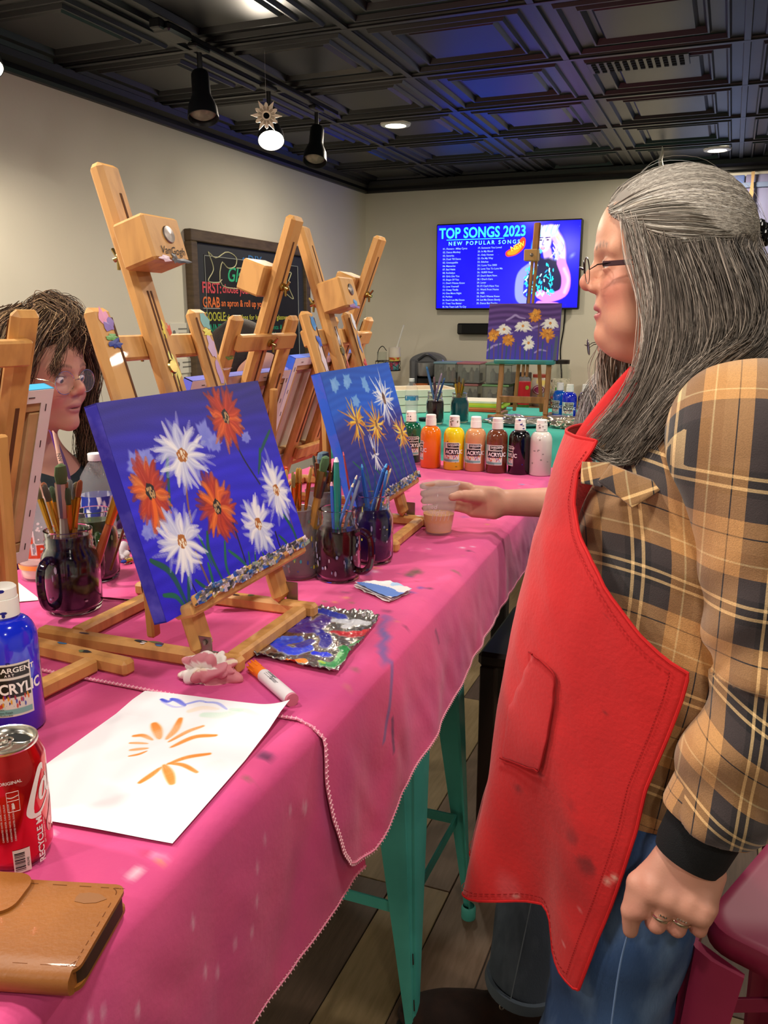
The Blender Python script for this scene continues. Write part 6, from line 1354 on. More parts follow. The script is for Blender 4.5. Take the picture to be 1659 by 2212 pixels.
for px, r_s, h_, hasl, lb, y_ in ((1208, .068, .27, 1, 'tall clear jar with black lid on the counter', 5.52), (1178, .035, .12, 0, 'small clear jar of trinkets beside the painted jar', 5.27), (1200, .034, .11, 0, 'second small clear jar of trinkets on the counter', 5.25), (1292, .05, .19, 2, 'clear canister with gray lid behind the bearded man', 5.4)):
    t = thing('glass_jar', lb, 'jar', K(px, y_), 0, 'clear jars on the counter'); ob('glass', G().lathe([(0, .002), (r_s * .9, 0), (r_s, .01), (r_s, h_ * .78), (r_s * .8, h_ * .92), (r_s * .76, h_), (r_s * .72, h_), (r_s * .76, h_ * .91), (r_s * .95, h_ * .77), (r_s * .95, .012), (0, .008)], 36), M_glass, t, sharp=70)
    if hasl: ob('lid', G().lathe([(r_s * .82, h_ * .97), (r_s * .82, h_ * 1.06), (0, h_ * 1.065)], 30), mat('lid_black', '1c1512', .4) if hasl == 1 else mat('lid_gray', '8a8c86', .5), t)
    g = G()
    for k in range(26 if hasl < 2 else 8): a = rs.rand() * 6.28; q = math.sqrt(rs.rand()) * r_s * .78; g.box((q * math.cos(a), q * math.sin(a), .02 + rs.rand() * h_ * .5), (.014, .014, .012), bev=.003, col=tuple(hexc(['b03a4a', '8a3a6a', 'd8c8a0', '5a7a4a', 'c8a050', 'e0dcd0'][k % 6])))
    ob('trinkets', g, mat('paint_vc', rough=.4, vcol=True), t, colored=True, kind='stuff')
t = thing('patterned_cup', 'white cup printed with green cactus shapes in front of the tall jar', 'cup', K(1210, 5.33)); ob('cup_body', G().lathe([(0, .0), (.045, 0), (.056, .13), (.052, .18), (.046, .18), (.04, .01), (0, .01)], 30), mat('cup_cream', 'd8d2bc', .4, noise=('b8b8a0', 60, 1, .5, .55)), t)
g = G()
for a, h_, c_ in ((-1.9, .07, '5a9a4a'), (-1.35, .05, '9ab070'), (-1.0, .03, 'c87a40')): g.tube([(.056 * math.cos(a), .056 * math.sin(a), .06), (.0575 * math.cos(a), .0575 * math.sin(a), .06 + h_)], .006, 7, col=tuple(hexc(c_)))
ob('printed_cactus', g, mat('paint_vc', rough=.4, vcol=True), t, colored=True, kind='stuff')
o = ob('dark_box', G().box((0, 0, .06), (.14, .12, .12), bev=.004), mat('box_dark', '2a241e', .6), loc=tuple(K(1120, 5.52, CZ + .08))); finish(o, 'dark box behind the watermelon tumbler', 'box')
o = ob('brown_box', G().box((0, 0, .039), (.16, .13, .078), bev=.003), mat('box_brown', '5a4a34', .7), loc=tuple(K(1120, 5.52))); finish(o, 'brown box under the dark box behind the watermelon tumbler', 'box')
o = ob('white_mug', G().lathe([(0, 0), (.03, 0), (.034, .08), (.031, .08), (.027, .006), (0, .006)], 28), M_cap, loc=tuple(K(850, 5.22))); finish(o, 'white mug with handle by the top corner of the yellow flower canvas', 'mug')
ob('handle', G().tube(catmull([(.033, 0, .065), (.055, 0, .06), (.056, 0, .035), (.033, 0, .02)], 14), .005, 8), M_cap, o)
o = ob('green_bottle', G().lathe([(0, 0), (.03, 0), (.032, .09), (.02, .11), (0, .112)], 24), mat('green_b', '0f6a54', .4), loc=tuple(at(1283, 900, TZ + .003))); finish(o, 'green bottle behind the dark maroon paint bottle', 'bottle')
# ================================================================ STOOLS
def leg_v(g, top, bot, w0, w1, dout):
    """tapered V-section pressed metal leg"""
    top = np.array(top, float); bot = np.array(bot, float); n = np.array([dout[0], dout[1], 0.]); n /= np.linalg.norm(n); t1 = np.array([-n[1], n[0], 0]); V = []
    ks = 8
    for i in range(ks):
        f = i / (ks - 1); c = top * (1 - f) + bot * f; w_ = w0 * (1 - f) + w1 * f
        rib = .006 * (1 if .12 < f < .95 else 0)
        for s, d in ((-1, 0), (-.55, .45), (-.18, .62), (-.12, .62 - rib / w_), (.12, .62 - rib / w_), (.18, .62), (.55, .45), (1, 0), (.9, -.06), (0, .48), (-.9, -.06)): V.append(c + t1 * s * w_ / 2 + n * d * w_ / 2)
    m = 11; F = [(i * m + j, i * m + (j + 1) % m, (i + 1) * m + (j + 1) % m, (i + 1) * m + j) for i in range(ks - 1) for j in range(m)] + [list(range(m))[::-1], [(ks - 1) * m + j for j in range(m)]]
    g.add(V, F); return g
def stool(label, loc, rz, h, top, foot, m_, m_foot, group=None, seat=.32, wt=.10, barz=.30, wear=None):
    t = thing('metal_stool', label, 'stool', loc, rz, group); s = seat / 2
    rr2 = rrect(seat, seat, .045, 7); V = []
    for k, (sc, z) in enumerate(((1, h - .032), (1.0, h - .008), (.985, h - .002), (.95, h), (.90, h - .001), (.86, h - .004), (.3, h - .006), (.08, h - .006))): V += [(x * sc, y * sc, z) for x, y in rr2]
    n = len(rr2); F = [(k * n + i, k * n + (i + 1) % n, (k + 1) * n + (i + 1) % n, (k + 1) * n + i) for k in range(7) for i in range(n)]; F.append([7 * n + i for i in range(n)])
    o = mesh_np('seat', V, F, m_, t, sharp=40); so = o.modifiers.new('t', 'SOLIDIFY'); so.thickness = .002; so.offset = -1
    feet = []
    for sx, sy in ((-1, -1), (1, -1), (1, 1), (-1, 1)):
        a = np.array([sx * top, sy * top, h - .03]); b = np.array([sx * foot, sy * foot, .028]); feet.append((a, b))
        ob('leg', leg_v(G(), a, b, wt, .030, (sx, sy)), m_, t, sharp=30); ob('foot_cap', G().lathe([(0, 0), (.018, 0), (.019, .003), (.019, .030), (.015, .036)], 18, (sx * (foot + .004), sy * (foot + .004), 0)), m_foot, t)
    for i in range(4):
        (a0, b0), (a1, b1) = feet[i], feet[(i + 1) % 4]; f = lambda a, b: a + (b - a) * ((a[2] - barz) / (a[2] - b[2])); p, q_ = f(a0, b0), f(a1, b1)
        ob('footrest_bar', G().beam(p * .985, q_ * .985, .026, .006, (0, 0, 1), .001), m_, t)
        d1 = f(a0, b0)
    for i in (0, 1):
        (a0, b0), (a1, b1) = feet[i], feet[i + 2]; z = h - .13; f = lambda a, b: a + (b - a) * ((a[2] - z) / (a[2] - b[2])); ob('brace', G().beam(f(a0, b0) - [0, 0, i * .012], f(a1, b1) - [0, 0, i * .012], .022, .005, (0, 0, 1), .001), m_, t)
    if wear:
        g = G(); r3 = np.random.RandomState(3)
        for i in range(4):
            (a0, b0) = feet[i]; n_ = np.array([np.sign(b0[0]), np.sign(b0[1]), 0]) / 1.414
            for k in range(3): f_ = r3.uniform(.55, .95); c = a0 + (b0 - a0) * f_ + n_ * ((wt * (1 - f_) + .03 * f_) * .31 + .0012); tdir = (b0 - a0) / np.linalg.norm(b0 - a0); g.tube([c - tdir * .012, c + tdir * .012], [.0012, .0016], 5)
        ob('worn_chips', g, mat('rust', '2a1c14', .8), t, kind='stuff')
    return t
M_tq = mat('turquoise_metal', '4fb0a4', .35, noise=('3f9489', 6, 3, .4, .75), spec=.5); M_mg = mat('magenta_metal', '97284c', .42, noise=('85213f', 5, 3, .4, .7))
stool('turquoise metal stool tucked under the pink tablecloth', (-.715, 1.64, 0), 0, .77, .145, .205, M_tq, M_tq, wear=True, group='metal stools', wt=.155)
stool('glossy magenta metal stool at the lower right behind the woman', (.258, 1.128, 0), -.384, .76, .155, .215, M_mg, mat('rubber', '141214', .8), group='metal stools', seat=.36, wt=.13)
# brown wooden bar chair of the bearded man
bc = thing('wooden_stool', 'dark brown wooden stool under the bearded man', 'stool', (-.33, 2.16, 0)); M_dk = mat('dark_brown_wood', '2a1710', .5)
ob('seat', G().box((0, 0, .67), (.40, .40, .04), bev=.01), M_dk, bc)
for sx in (-1, 1):
    for sy in (-1, 1): ob('leg', G().box((sx * .175, sy * .175, .325), (.04, .04, .65), bev=.003), M_dk, bc)
for sg in (-1, 1): ob('rail', G().box((sg * .175, 0, .44), (.022, .31, .07), bev=.003), M_dk, bc); ob('rail', G().box((0, sg * .175, .44), (.31, .022, .07), bev=.003), M_dk, bc)

# ================================================================ PEOPLE
def pd(px, py, d): return CAM + _MM.T @ (np.array([(px - 829.5) / FPX, -(py - 1106) / FPX, 1.]) * d)
def hframe(o, ang, pitch=0, roll=0, s=1):
    """head frame: X forward, Y to the head's left, Z up"""
    M3 = (Matrix.Rotation(math.radians(ang), 3, 'Z') @ Matrix.Rotation(math.radians(pitch), 3, 'Y') @ Matrix.Rotation(math.radians(roll), 3, 'X')); R = np.array(M3)
    return dict(o=np.array(o, float), R=R, s=s)
def to_l(H, P): return ((P - H['o'].astype(np.float32)) @ H['R'].astype(np.float32)) / H['s']
def to_w(H, Q): return np.array(Q, float) * H['s'] @ H['R'].T + H['o']
def head_field(P, full=0., nose=1., jaw=1., eye=.0030, age=0.):
    A = np.abs(P[:, 1]); S = np.stack([P[:, 0], A, P[:, 2]], 1)      # mirrored
    d = ell(P, (-.018, 0, .050), (.094, .073, .086))
    d = smin(d, ell(P, (.028, 0, .052), (.047, .060, .054)), .02)
    d = smin(d, ell(P, (.020, 0, -.014), (.056, .058 + .004 * full, .066)), .025)
    d = smin(d, ell(P, (.016, 0, -.052), (.052, .050 * jaw + .004 * full, .036)), .02)
    d = smin(d, ell(P, (.061, 0, -.070), (.020, .022, .019)), .014)
    d = smin(d, ell(S, (.043, .034, -.014), (.029, .026, .026)), .016)
    if full: d = smin(d, ell(S, (.034, .034, -.050), (.030, .026, .030)), .018); d = smin(d, ell(P, (.022, 0, -.086), (.042, .040, .024)), .02)
    d = smin(d, cap(S, (.071, .006, .036), (.060, .044, .038), .009, .008), .012)
    d = smax(d, -ell(S, (.090, .031, .019), (.024, .020, .014)), .014)
    d = smin(d, ell(S, (.0605, .031, .0185), (.0150, .0165, .0128)), .004)
    d = smax(d, -ell(S, (.076, .0325, .0172), (.015, .0140, eye)), .0015)
    d = smin(d, cap(P, (.0705, 0, .028), (.0895 * (1 + .04 * (nose - 1)), 0, .001), .0064, .0100), .009)
    d = smin(d, ell(P, (.0885 * (1 + .05 * (nose - 1)), 0, -.003), (.0105, .0105, .0095)), .005)
    d = smin(d, ell(S, (.080, .0120, -.0085), (.0100, .0075, .0072)), .005)
    d = smax(d, -ell(S, (.086, .0060, -.0145), (.0055, .0032, .0028)), .002)
    d = smin(d, ell(P, (.061, 0, -.034), (.018, .027, .022)), .012)
    d = smin(d, ell(P, (.0715, 0, -.0345), (.0105, .019, .0050)), .004)
    d = smin(d, ell(P, (.0705, 0, -.0460), (.0105, .017, .0060)), .004)
    d = smax(d, -ell(P, (.085, 0, -.0402), (.016, .023, .0011)), .003)
    if age: d = d + .0007 * np.clip(1 - np.abs(P[:, 2] + .01 + (A - .028) * 1.5 - .0) / .002, 0, 1) * (A > .022) * (A < .042) * (P[:, 0] > .03) * age
    ear = ell(S, (-.012, .0740, .008), (.018, .008, .031)); ear = smax(ear, -ell(S, (-.008, .083, .010), (.010, .006, .020)), .003); d = smin(d, ear, .006)
    return d
def skin_color(Q, base, lip, cheek, brow, browz=.041, lips=True):
    n = len(Q); c = np.tile(hexc(base), (n, 1)); A = np.abs(Q[:, 1])
    def mixin(col, m): 
        nonlocal c
        c = c * (1 - m[:, None]) + hexc(col) * m[:, None]
    g_ = lambda cx, cy, cz, r: np.exp(-((Q[:, 0] - cx) ** 2 + (A - cy) ** 2 + (Q[:, 2] - cz) ** 2) / r ** 2)
    mixin(cheek, .8 * g_(.055, .042, -.014, .024)); mixin(cheek, .65 * g_(.098, .0, -.004, .014)); mixin(cheek, .3 * g_(.07, 0, -.07, .02))
    mixin('5a3a34', .35 * g_(.07, .031, .024, .012))
    m = np.clip(1.25 - np.sqrt(((A) / .021) ** 2 + ((Q[:, 2] + .0402) / .0098) ** 2), 0, .28) / .28 * (Q[:, 0] > .069); mixin(lip, .85 * m)
    arc = browz + .004 * np.sin(np.clip((A - .012) / .036, 0, 1) * PI); m = np.clip(1.3 - np.abs(Q[:, 2] - arc) / .0036, 0, 1) * (A > .011) * (A < .048) * (Q[:, 0] > .035); mixin(brow, np.clip(m, 0, 1) * .75 * (.6 + .4 * np.sin(Q[:, 1] * 2500)))
    m = np.clip(1.4 - np.abs(Q[:, 2] - .0215 - .002 * np.cos((A - .031) * 120)) / .0012, 0, 1) * (np.abs(A - .031) < .0145) * (Q[:, 0] > .062); mixin('2a1a18', m * .7)
    return c
M_skin = mat('skin', rough=.48, vcol=True, sss=.12, bump=.10, bscale=420, spec=.4)
M_eye = mat('eye_vc', rough=.08, vcol=True, coat=.8)
def eyes(t, H, look=(1, 0, 0), iris='4a5a58'):
    look = np.array(look, float); look /= np.linalg.norm(look)
    for sg in (-1, 1):
        c = to_w(H, (.0600, sg * .031, .0180)) - t_loc(t); g = G(); g.lathe([(.0129 * H['s'] * math.cos(a), .0129 * H['s'] * math.sin(a)) for a in np.linspace(-PI / 2, PI / 2, 20)], 24)
        V = np.array(g.v) ; lw = np.array(look) @ H['R'].T; dv = V / np.linalg.norm(V, axis=1)[:, None] @ lw; col = np.where((dv > .985)[:, None], hexc('0a0808'), np.where((dv > .90)[:, None], hexc(iris), hexc('e8e2de')))
        mesh_np('eye', V + c, g.f, M_eye, t, col=col)
def t_loc(t): return np.array(t.location)
def part_sdf(name, fn, lo, hi, h, material, t, col=None, attrs=None, smooth_it=0, disp=None, **kw):
    V, F = surf(fn, lo, hi, h)
    if disp is not None: V = disp(V)
    c = col(V.astype(np.float32)) if callable(col) else (np.tile(hexc(col), (len(V), 1)) if col is not None else None)
    at_ = {k: f(V) for k, f in (attrs or {}).items()}
    return mesh_np(name, V - t_loc(t), F, material, t, col=c, attrs=at_, **kw)
def spectacles(t, H, rw, rh, drop, wire, m_, fwd=.0, half=False, lens=True, square=0, tl=.10, pant=0.):
    g = G(); L = G()
    for sg in (-1, 1):
        pts = []
        for a in np.linspace(0, 2 * PI, 40, endpoint=False):
            ca, sa = math.cos(a), math.sin(a); k = 1 + square * .12 * math.cos(4 * a + PI); y = rw * ca * k; z = rh * sa * k
            pts.append(to_w(H, (.0870 + fwd - .10 * abs(sg * .033 + y) ** 1.0 * .6 + pant * z, sg * .0335 + y, .0165 - drop + z)) - t_loc(t))
        P_ = pts + [pts[0]]
        rim = P_[0:20] if half else P_
        rim = [p for p, a in zip(P_, np.linspace(0, 2 * PI, 41)) if (a <= PI + .3 or not half)]
        g.tube(rim, wire, 6)
        if half: g.tube(P_, wire * .5, 5)
        L.add(pts, [tuple(range(40))])
        e = pts[0 if sg > 0 else 20]; ear = to_w(H, (-.012, sg * .079, .026 - drop * .3)) - t_loc(t); fr_ = to_w(H, (.074 + fwd, sg * (.0335 + rw + .007), .022 - drop)) - t_loc(t)
        tp = G().tube([e, fr_, fr_ * .5 + ear * .5 + (H['R'][:, 1] * sg * .004), ear, ear - H['R'][:, 2] * .02 - H['R'][:, 0] * .014], [wire, wire * 1.6, wire * 1.5, wire * 1.3, wire], 8, flat=.6); gg.append(tp)
    b0 = to_w(H, (.0885 + fwd, -.0335 + rw, .020 - drop)) - t_loc(t); b1 = to_w(H, (.0885 + fwd, .0335 - rw, .020 - drop)) - t_loc(t); bm = to_w(H, (.093 + fwd, 0, .023 - drop)) - t_loc(t)
    g.tube(catmull([b0, bm, b1], 10), wire, 6)
    for q in gg: g.add(q.v, q.f)
    gg.clear(); o = ob('glasses', g, m_, t)
    if lens: ob('lenses', L, mat('lens', 'ffffff', .04, alpha=.07, spec=.6), o)
    return o
gg = []
# ---- plaid flannel
def plaid_mat():
    if 'plaid' in _mats: return _mats['plaid']
    m = bpy.data.materials.new('plaid'); m.use_nodes = True; _mats['plaid'] = m; nt = m.node_tree; n = nt.nodes; L = nt.links; b = n['Principled BSDF']; b.inputs['Roughness'].default_value = .92; b.inputs['Sheen Weight'].default_value = .25
    at_ = n.new('ShaderNodeAttribute'); at_.attribute_name = 'puv'; sp = n.new('ShaderNodeSeparateXYZ'); L.new(at_.outputs['Vector'], sp.inputs[0])
    outs = []
    tan, tan2, ch, bk_, cr = rgb('bd8a52'), rgb('c6945c'), rgb('382f30'), rgb('121116'), rgb('e6c48c')
    for k, per in ((0, .128), (1, .128)):
        mu = n.new('ShaderNodeMath'); mu.operation = 'MULTIPLY'; mu.inputs[1].default_value = 1 / per; L.new(sp.outputs[k], mu.inputs[0]); fr = n.new('ShaderNodeMath'); fr.operation = 'FRACT'; L.new(mu.outputs[0], fr.inputs[0])
        r = n.new('ShaderNodeValToRGB'); r.color_ramp.interpolation = 'CONSTANT'; L.new(fr.outputs[0], r.inputs[0]); els = r.color_ramp.elements
        stops = [(0, tan2), (.11, bk_), (.125, tan2), (.25, ch), (.43, bk_), (.48, cr), (.505, bk_), (.565, cr), (.59, bk_), (.64, ch), (.80, tan), (.90, cr), (.915, tan)]
        els[0].position = 0; els[0].color = stops[0][1]; els[1].position = stops[1][0]; els[1].color = stops[1][1]
        for p_, c_ in stops[2:]: e = els.new(p_); e.color = c_
        outs.append(r.outputs[0])
    mx = n.new('ShaderNodeMix'); mx.data_type = 'RGBA'; mx.inputs[0].default_value = .5; L.new(outs[0], mx.inputs[6]); L.new(outs[1], mx.inputs[7])
    t = n.new('ShaderNodeTexNoise'); t.inputs['Scale'].default_value = 750; t.inputs['Detail'].default_value = 3; tc = n.new('ShaderNodeTexCoord'); L.new(tc.outputs['Object'], t.inputs[0])
    mr = n.new('ShaderNodeMapRange'); mr.inputs[1].default_value = .3; mr.inputs[2].default_value = .7; mr.inputs[3].default_value = .84; mr.inputs[4].default_value = 1.12; L.new(t.outputs['Fac'], mr.inputs[0])
    m2 = n.new('ShaderNodeMix'); m2.data_type = 'RGBA'; m2.blend_type = 'MULTIPLY'; m2.inputs[0].default_value = 1; L.new(mx.outputs[2], m2.inputs[6]); L.new(mr.outputs[0], m2.inputs[7]); L.new(m2.outputs[2], b.inputs['Base Color'])
    bp = n.new('ShaderNodeBump'); bp.inputs['Strength'].default_value = .3; bp.inputs['Distance'].default_value = .002; L.new(t.outputs['Fac'], bp.inputs['Height']); L.new(bp.outputs[0], b.inputs['Normal']); return m
M_plaid = plaid_mat()
M_denim = mat('denim', rough=.9, vcol=True, noise=('7f9cc0', 18, 6, .50, .95), stretch=(1, 1, .35), bump=.35, bscale=500)
def interp_path(P, pts):
    """closest point on a polyline: returns distance, arc length"""
    best = np.full(len(P), 9., np.float32); arc = np.zeros(len(P), np.float32); acc = 0
    for a, b in zip(pts[:-1], pts[1:]):
        a = np.array(a, np.float32); b = np.array(b, np.float32); d = b - a; L = np.linalg.norm(d); t = np.clip(((P - a) @ d) / (L * L), 0, 1); q = np.linalg.norm(P - a - t[:, None] * d, axis=1); m = q < best; best[m] = q[m]; arc[m] = acc + t[m] * L; acc += L
    return best, arc

# ---------------------------------------------------------------- the gray-haired woman
W = thing('person', 'long gray-haired woman with glasses, red apron over plaid shirt, standing at the table', 'person', (0, 1.14, 0), 0, 'people in the room')
HW = hframe(pd(1421, 602, 1.115), 192, 2, 0, 1.0)
sh_, el_, wr_ = np.array([.04, .985, 1.375]), np.array([.085, .955, 1.13]), np.array([.018, .925, .955])
KN = pd(1462, 1955, .955); WH_ = pd(1498, 1850, .965)
dn = KN - WH_; Lh = np.linalg.norm(dn); dn /= Lh; nrm = np.array([.05, -1, .1]); nrm -= dn * (nrm @ dn); nrm /= np.linalg.norm(nrm); lat = np.cross(nrm, dn); lat = lat if lat[0] < 0 else -lat
Rh = np.array([lat, dn, nrm]).T
fing = []
for i, (l1, l2, l3, r_) in enumerate(((.036, .026, .020, .0098), (.040, .028, .021, .0100), (.038, .026, .020, .0094), (.031, .021, .018, .0084))):
    b = KN + lat * (.031 - .0205 * i) - dn * (.004 + .004 * abs(i - 1)) + nrm * .002; p1 = b + (dn * .86 - nrm * .42 + lat * .03 * (1.2 - i)) * l1; p2 = p1 + (dn * .10 - nrm * .98) * l2; p3 = p2 + (-dn * .85 - nrm * .2) * l3; fing.append((b, p1, p2, p3, r_))
def w_body(P):
    d = head_field(to_l(HW, P), 1., 1.25, 1.05, .0022, 1.)
    nk = to_w(HW, (-.028, 0, -.06)); d = smin(d, cap(P, nk, (.0, 1.165, 1.40), .054, .062), .03)
    d = smin(d, ell(P, (.01, 1.15, 1.30), (.11, .17, .12)), .05); d = smin(d, ell(P, (-.03, 1.14, 1.08), (.13, .15, .20)), .05); d = smin(d, ell(P, (-.04, 1.14, .88), (.10, .15, .12)), .05)
    for y, k in ((1.045, -1), (1.235, 1)): d = smin(d, cap(P, (-.05, y, .84), (-.09, y - .01, .48), .070, .05), .03); d = smin(d, cap(P, (-.09, y - .01, .48), (-.08, y, .09), .05, .035), .02); d = smin(d, ell(P, (-.12, y, .05), (.11, .038, .035)), .03)
    d = smin(d, cap(P, (.03, 1.0, 1.37), el_, .045, .038), .03); d = smin(d, cap(P, el_, wr_, .038, .029), .02)
    d = smin(d, cap(P, (.03, 1.28, 1.37), (.03, 1.34, 1.12), .045, .038), .03); d = smin(d, cap(P, (.03, 1.34, 1.12), (-.06, 1.34, .93), .038, .028), .02); d = smin(d, ell(P, (-.09, 1.34, .87), (.03, .02, .05)), .02)
    d = smin(d, cap(P, wr_, WH_, .029, .027), .015)
    d = smin(d, rbox(P, (KN + WH_) / 2 + dn * .004, (.040, Lh / 2 + .008, .0145), .014, Rh), .016)
    for b, p1, p2, p3, r_ in fing:
        f = smin(cap(P, b, p1, r_ * 1.1, r_), smin(cap(P, p1, p2, r_ * 1.03, r_ * .92), cap(P, p2, p3, r_ * .92, r_ * .8), .002), .002); f = smin(f, ell(P, b + nrm * .003, (.0105, .0105, .0105)), .004); d = smin(d, f, .005)
    tb = WH_ + lat * .026 + dn * .020 - nrm * .006; t1 = tb + lat * .018 + dn * .034 - nrm * .006; t2 = t1 + dn * .032 - nrm * .010 - lat * .004; t3 = t2 + dn * .022 - nrm * .014 - lat * .008
    th = smin(cap(P, tb, t1, .016, .013), smin(cap(P, t1, t2, .0125, .0115), cap(P, t2, t3, .0115, .009), .003), .004); d = smin(d, th, .010)
    return d
def w_col(V):
    Q = to_l(HW, V); c = skin_color(Q, 'd49c80', 'a8565a', 'cc7464', '6a5650')
    m = np.clip((Q[:, 2] - .088 - .25 * np.clip(Q[:, 0] - .05, 0, 1)) / .008, 0, 1)[:, None]; c = c * (1 - m) + hexc('9a928a') * m
    m = (V[:, 2] < 1.0); c[m] = hexc('c8917c'); k = np.exp(-((V - (KN * .6 + WH_ * .4 + lat * .01)) ** 2).sum(1) / .012 ** 2) * (V[:, 2] < 1); c = c * (1 - .5 * k[:, None]) + hexc('9a5a5c') * .5 * k[:, None]
    for b, p1, p2, p3, r_ in fing:
        k = np.exp(-((V - p1) ** 2).sum(1) / .011 ** 2)[:, None] * .4; c = c * (1 - k) + hexc('b0625c') * k
        k = np.exp(-((V - b) ** 2).sum(1) / .010 ** 2)[:, None] * .35; c = c * (1 - k) + hexc('c07a6c') * k
    return c * (1 + .03 * vnoise(V, 160, 2)[:, None])
part_sdf('body', w_body, (-.24, .86, -.01), (.20, 1.42, 1.74), .0029, M_skin, W, col=w_col)
eyes(W, HW, (1, .0, -.15), '4a5a5c')
spectacles(W, HW, .0235, .0165, .004, .0009, mat('frame_dark', '2a1f22', .3, metal=.6), fwd=.008, half=True, pant=.08)
g = G()   # the broad patterned temple arm on the near side
a_ = to_w(HW, (.076, .064, .0185)); b_ = to_w(HW, (.045, .0775, .0185)); c_ = to_w(HW, (.015, .0795, .0165))
g.beam(a_ - t_loc(W), b_ - t_loc(W), .0065, .0018, (0, 0, 1), .0006, col=tuple(hexc('3a1a24')))
for k in (-1, 1): g.beam(b_ - t_loc(W) + [0, 0, .0026 * k], c_ - t_loc(W) + [0, 0, .0020 * k], .0012, .0014, (0, 0, 1), .0003, col=tuple(hexc('3a1a24')))
for f in (.2, .5, .8): q_ = b_ * (1 - f) + c_ * f - t_loc(W); g.box(q_, (.0014, .0014, .006), col=tuple(hexc('2a1018')))
ob('temple_arm', g, mat('paint_vc', rough=.4, vcol=True), W, colored=True)
# shirt torso
TORSO = [((.02, 1.14, 1.345), (.125, .205, .085)), ((-.01, 1.14, 1.24), (.160, .190, .15)), ((-.045, 1.14, 1.09), (.180, .186, .18)), ((-.045, 1.14, .955), (.150, .185, .125))]
def w_shirt(P):
    d = ell(P, *TORSO[0])
    for c, r in TORSO[1:]: d = smin(d, ell(P, c, r), .05)
    d = smax(d, .872 + .01 * vnoise(P, 9, 4) - P[:, 2], .008)
    d = d + .0065 * vnoise(P * np.array([1, 1, .6], np.float32), 26, 5) + .0018 * vnoise(P, 70, 6)
    d = smax(d, -(ell(P, tuple(to_w(HW, (-.02, 0, -.165))), (.072, .068, .075))), .012)
    return d
part_sdf('flannel_shirt', w_shirt, (-.27, .90, .84), (.22, 1.38, 1.47), .0055, M_plaid, W, attrs={'puv': lambda V: np.stack([V[:, 0] * 1.0 + .25 * (V[:, 1] - .95) + .02 * np.sin(V[:, 2] * 9) + .03, V[:, 2] + .06 * V[:, 0] + .012 * np.sin(V[:, 0] * 20), V[:, 0] * 0], 1)})
pathL = [tuple(sh_ + [-.005, .03, .03]), tuple(sh_), tuple(el_), tuple(wr_ + [0, 0, .0])]
def w_sleeve(P):
    q, s = interp_path(P, pathL); r = np.interp(s, [0, .05, .15, .28, .38, .45, .50], [.072, .082, .080, .074, .068, .060, .050]).astype(np.float32)
    d = q - r; d = smin(d, ell(P, sh_ + [-.01, .03, .02], (.085, .085, .075)), .03)
    d = smax(d, -((P - (wr_ + (el_ - wr_) * .04)) @ ((el_ - wr_) / np.linalg.norm(el_ - wr_)).astype(np.float32)), .006)
    d = d + .006 * np.sin(s * 75 + 1.5 * np.sin(P[:, 0] * 30) + P[:, 0] * 22) * np.clip((s - .12) * 8, 0, 1) * .9 + .006 * vnoise(P, 30, 9)
    return d
def sl_uv(V):
    q, s = interp_path(V.astype(np.float32), pathL); return np.stack([(V[:, 0] - .04) * 1.15 + .045 + .10 * (1.1 - V[:, 2]) * (V[:, 2] < 1.1) * .8, -s + .02 * np.sin(V[:, 0] * 14), s * 0], 1)
part_sdf('shirt_sleeve', w_sleeve, (-.09, .84, .93), (.20, 1.10, 1.50), .0045, M_plaid, W, attrs={'puv': sl_uv})
dcf = (el_ - wr_) / np.linalg.norm(el_ - wr_); c0 = wr_ + dcf * .012 - t_loc(W); x_ = np.cross(dcf, [0, 1, 0]); x_ /= np.linalg.norm(x_); y_ = np.cross(dcf, x_); Rc = np.array([x_, y_, dcf]).T
sq = np.diag([1.0, .86, 1.0])
gc = G().lathe([(.047, -.002), (.052, -.003), (.054, .002), (.0555, .058), (.052, .060)], 40, c0, Rc @ sq); ql = (np.array(gc.v) - c0) @ Rc
ob('sleeve_cuff', gc, M_plaid, W, attrs={'puv': np.stack([np.arctan2(ql[:, 1], ql[:, 0]) * .055, ql[:, 2], ql[:, 0] * 0], 1)})
c1 = wr_ - dcf * .028 - t_loc(W); ob('undershirt_cuff', G().lathe([(.034, -.012), (.038, -.012), (.041, .0), (.043, .036), (.036, .040)], 36, c1, Rc @ sq), mat('black_knit', '0e1013', .95, bump=.5, bscale=900), W)
g = G()
for (b, p1, *_r), wdt in ((fing[1], 0), (fing[2], 1)):
    cc = b * .35 + p1 * .65 - t_loc(W); ax = p1 - b; ax /= np.linalg.norm(ax); x2 = np.cross(ax, nrm); x2 /= np.linalg.norm(x2); y2 = np.cross(ax, x2); g.lathe([(.0108, -.0014), (.0118, -.0016), (.0122, 0), (.0118, .0016), (.0108, .0014)], 24, cc, np.array([x2, y2, ax]).T)
    for k in range(3 + wdt): g.lathe([(0, .0026), (.0020, .001), (0, -.001)], 8, cc + nrm * .0122 + x2 * (.0032 * (k - 1.2)))
ob('rings', g, mat('ring_silver', 'e6dcc8', .12, metal=1), W, kind='stuff')
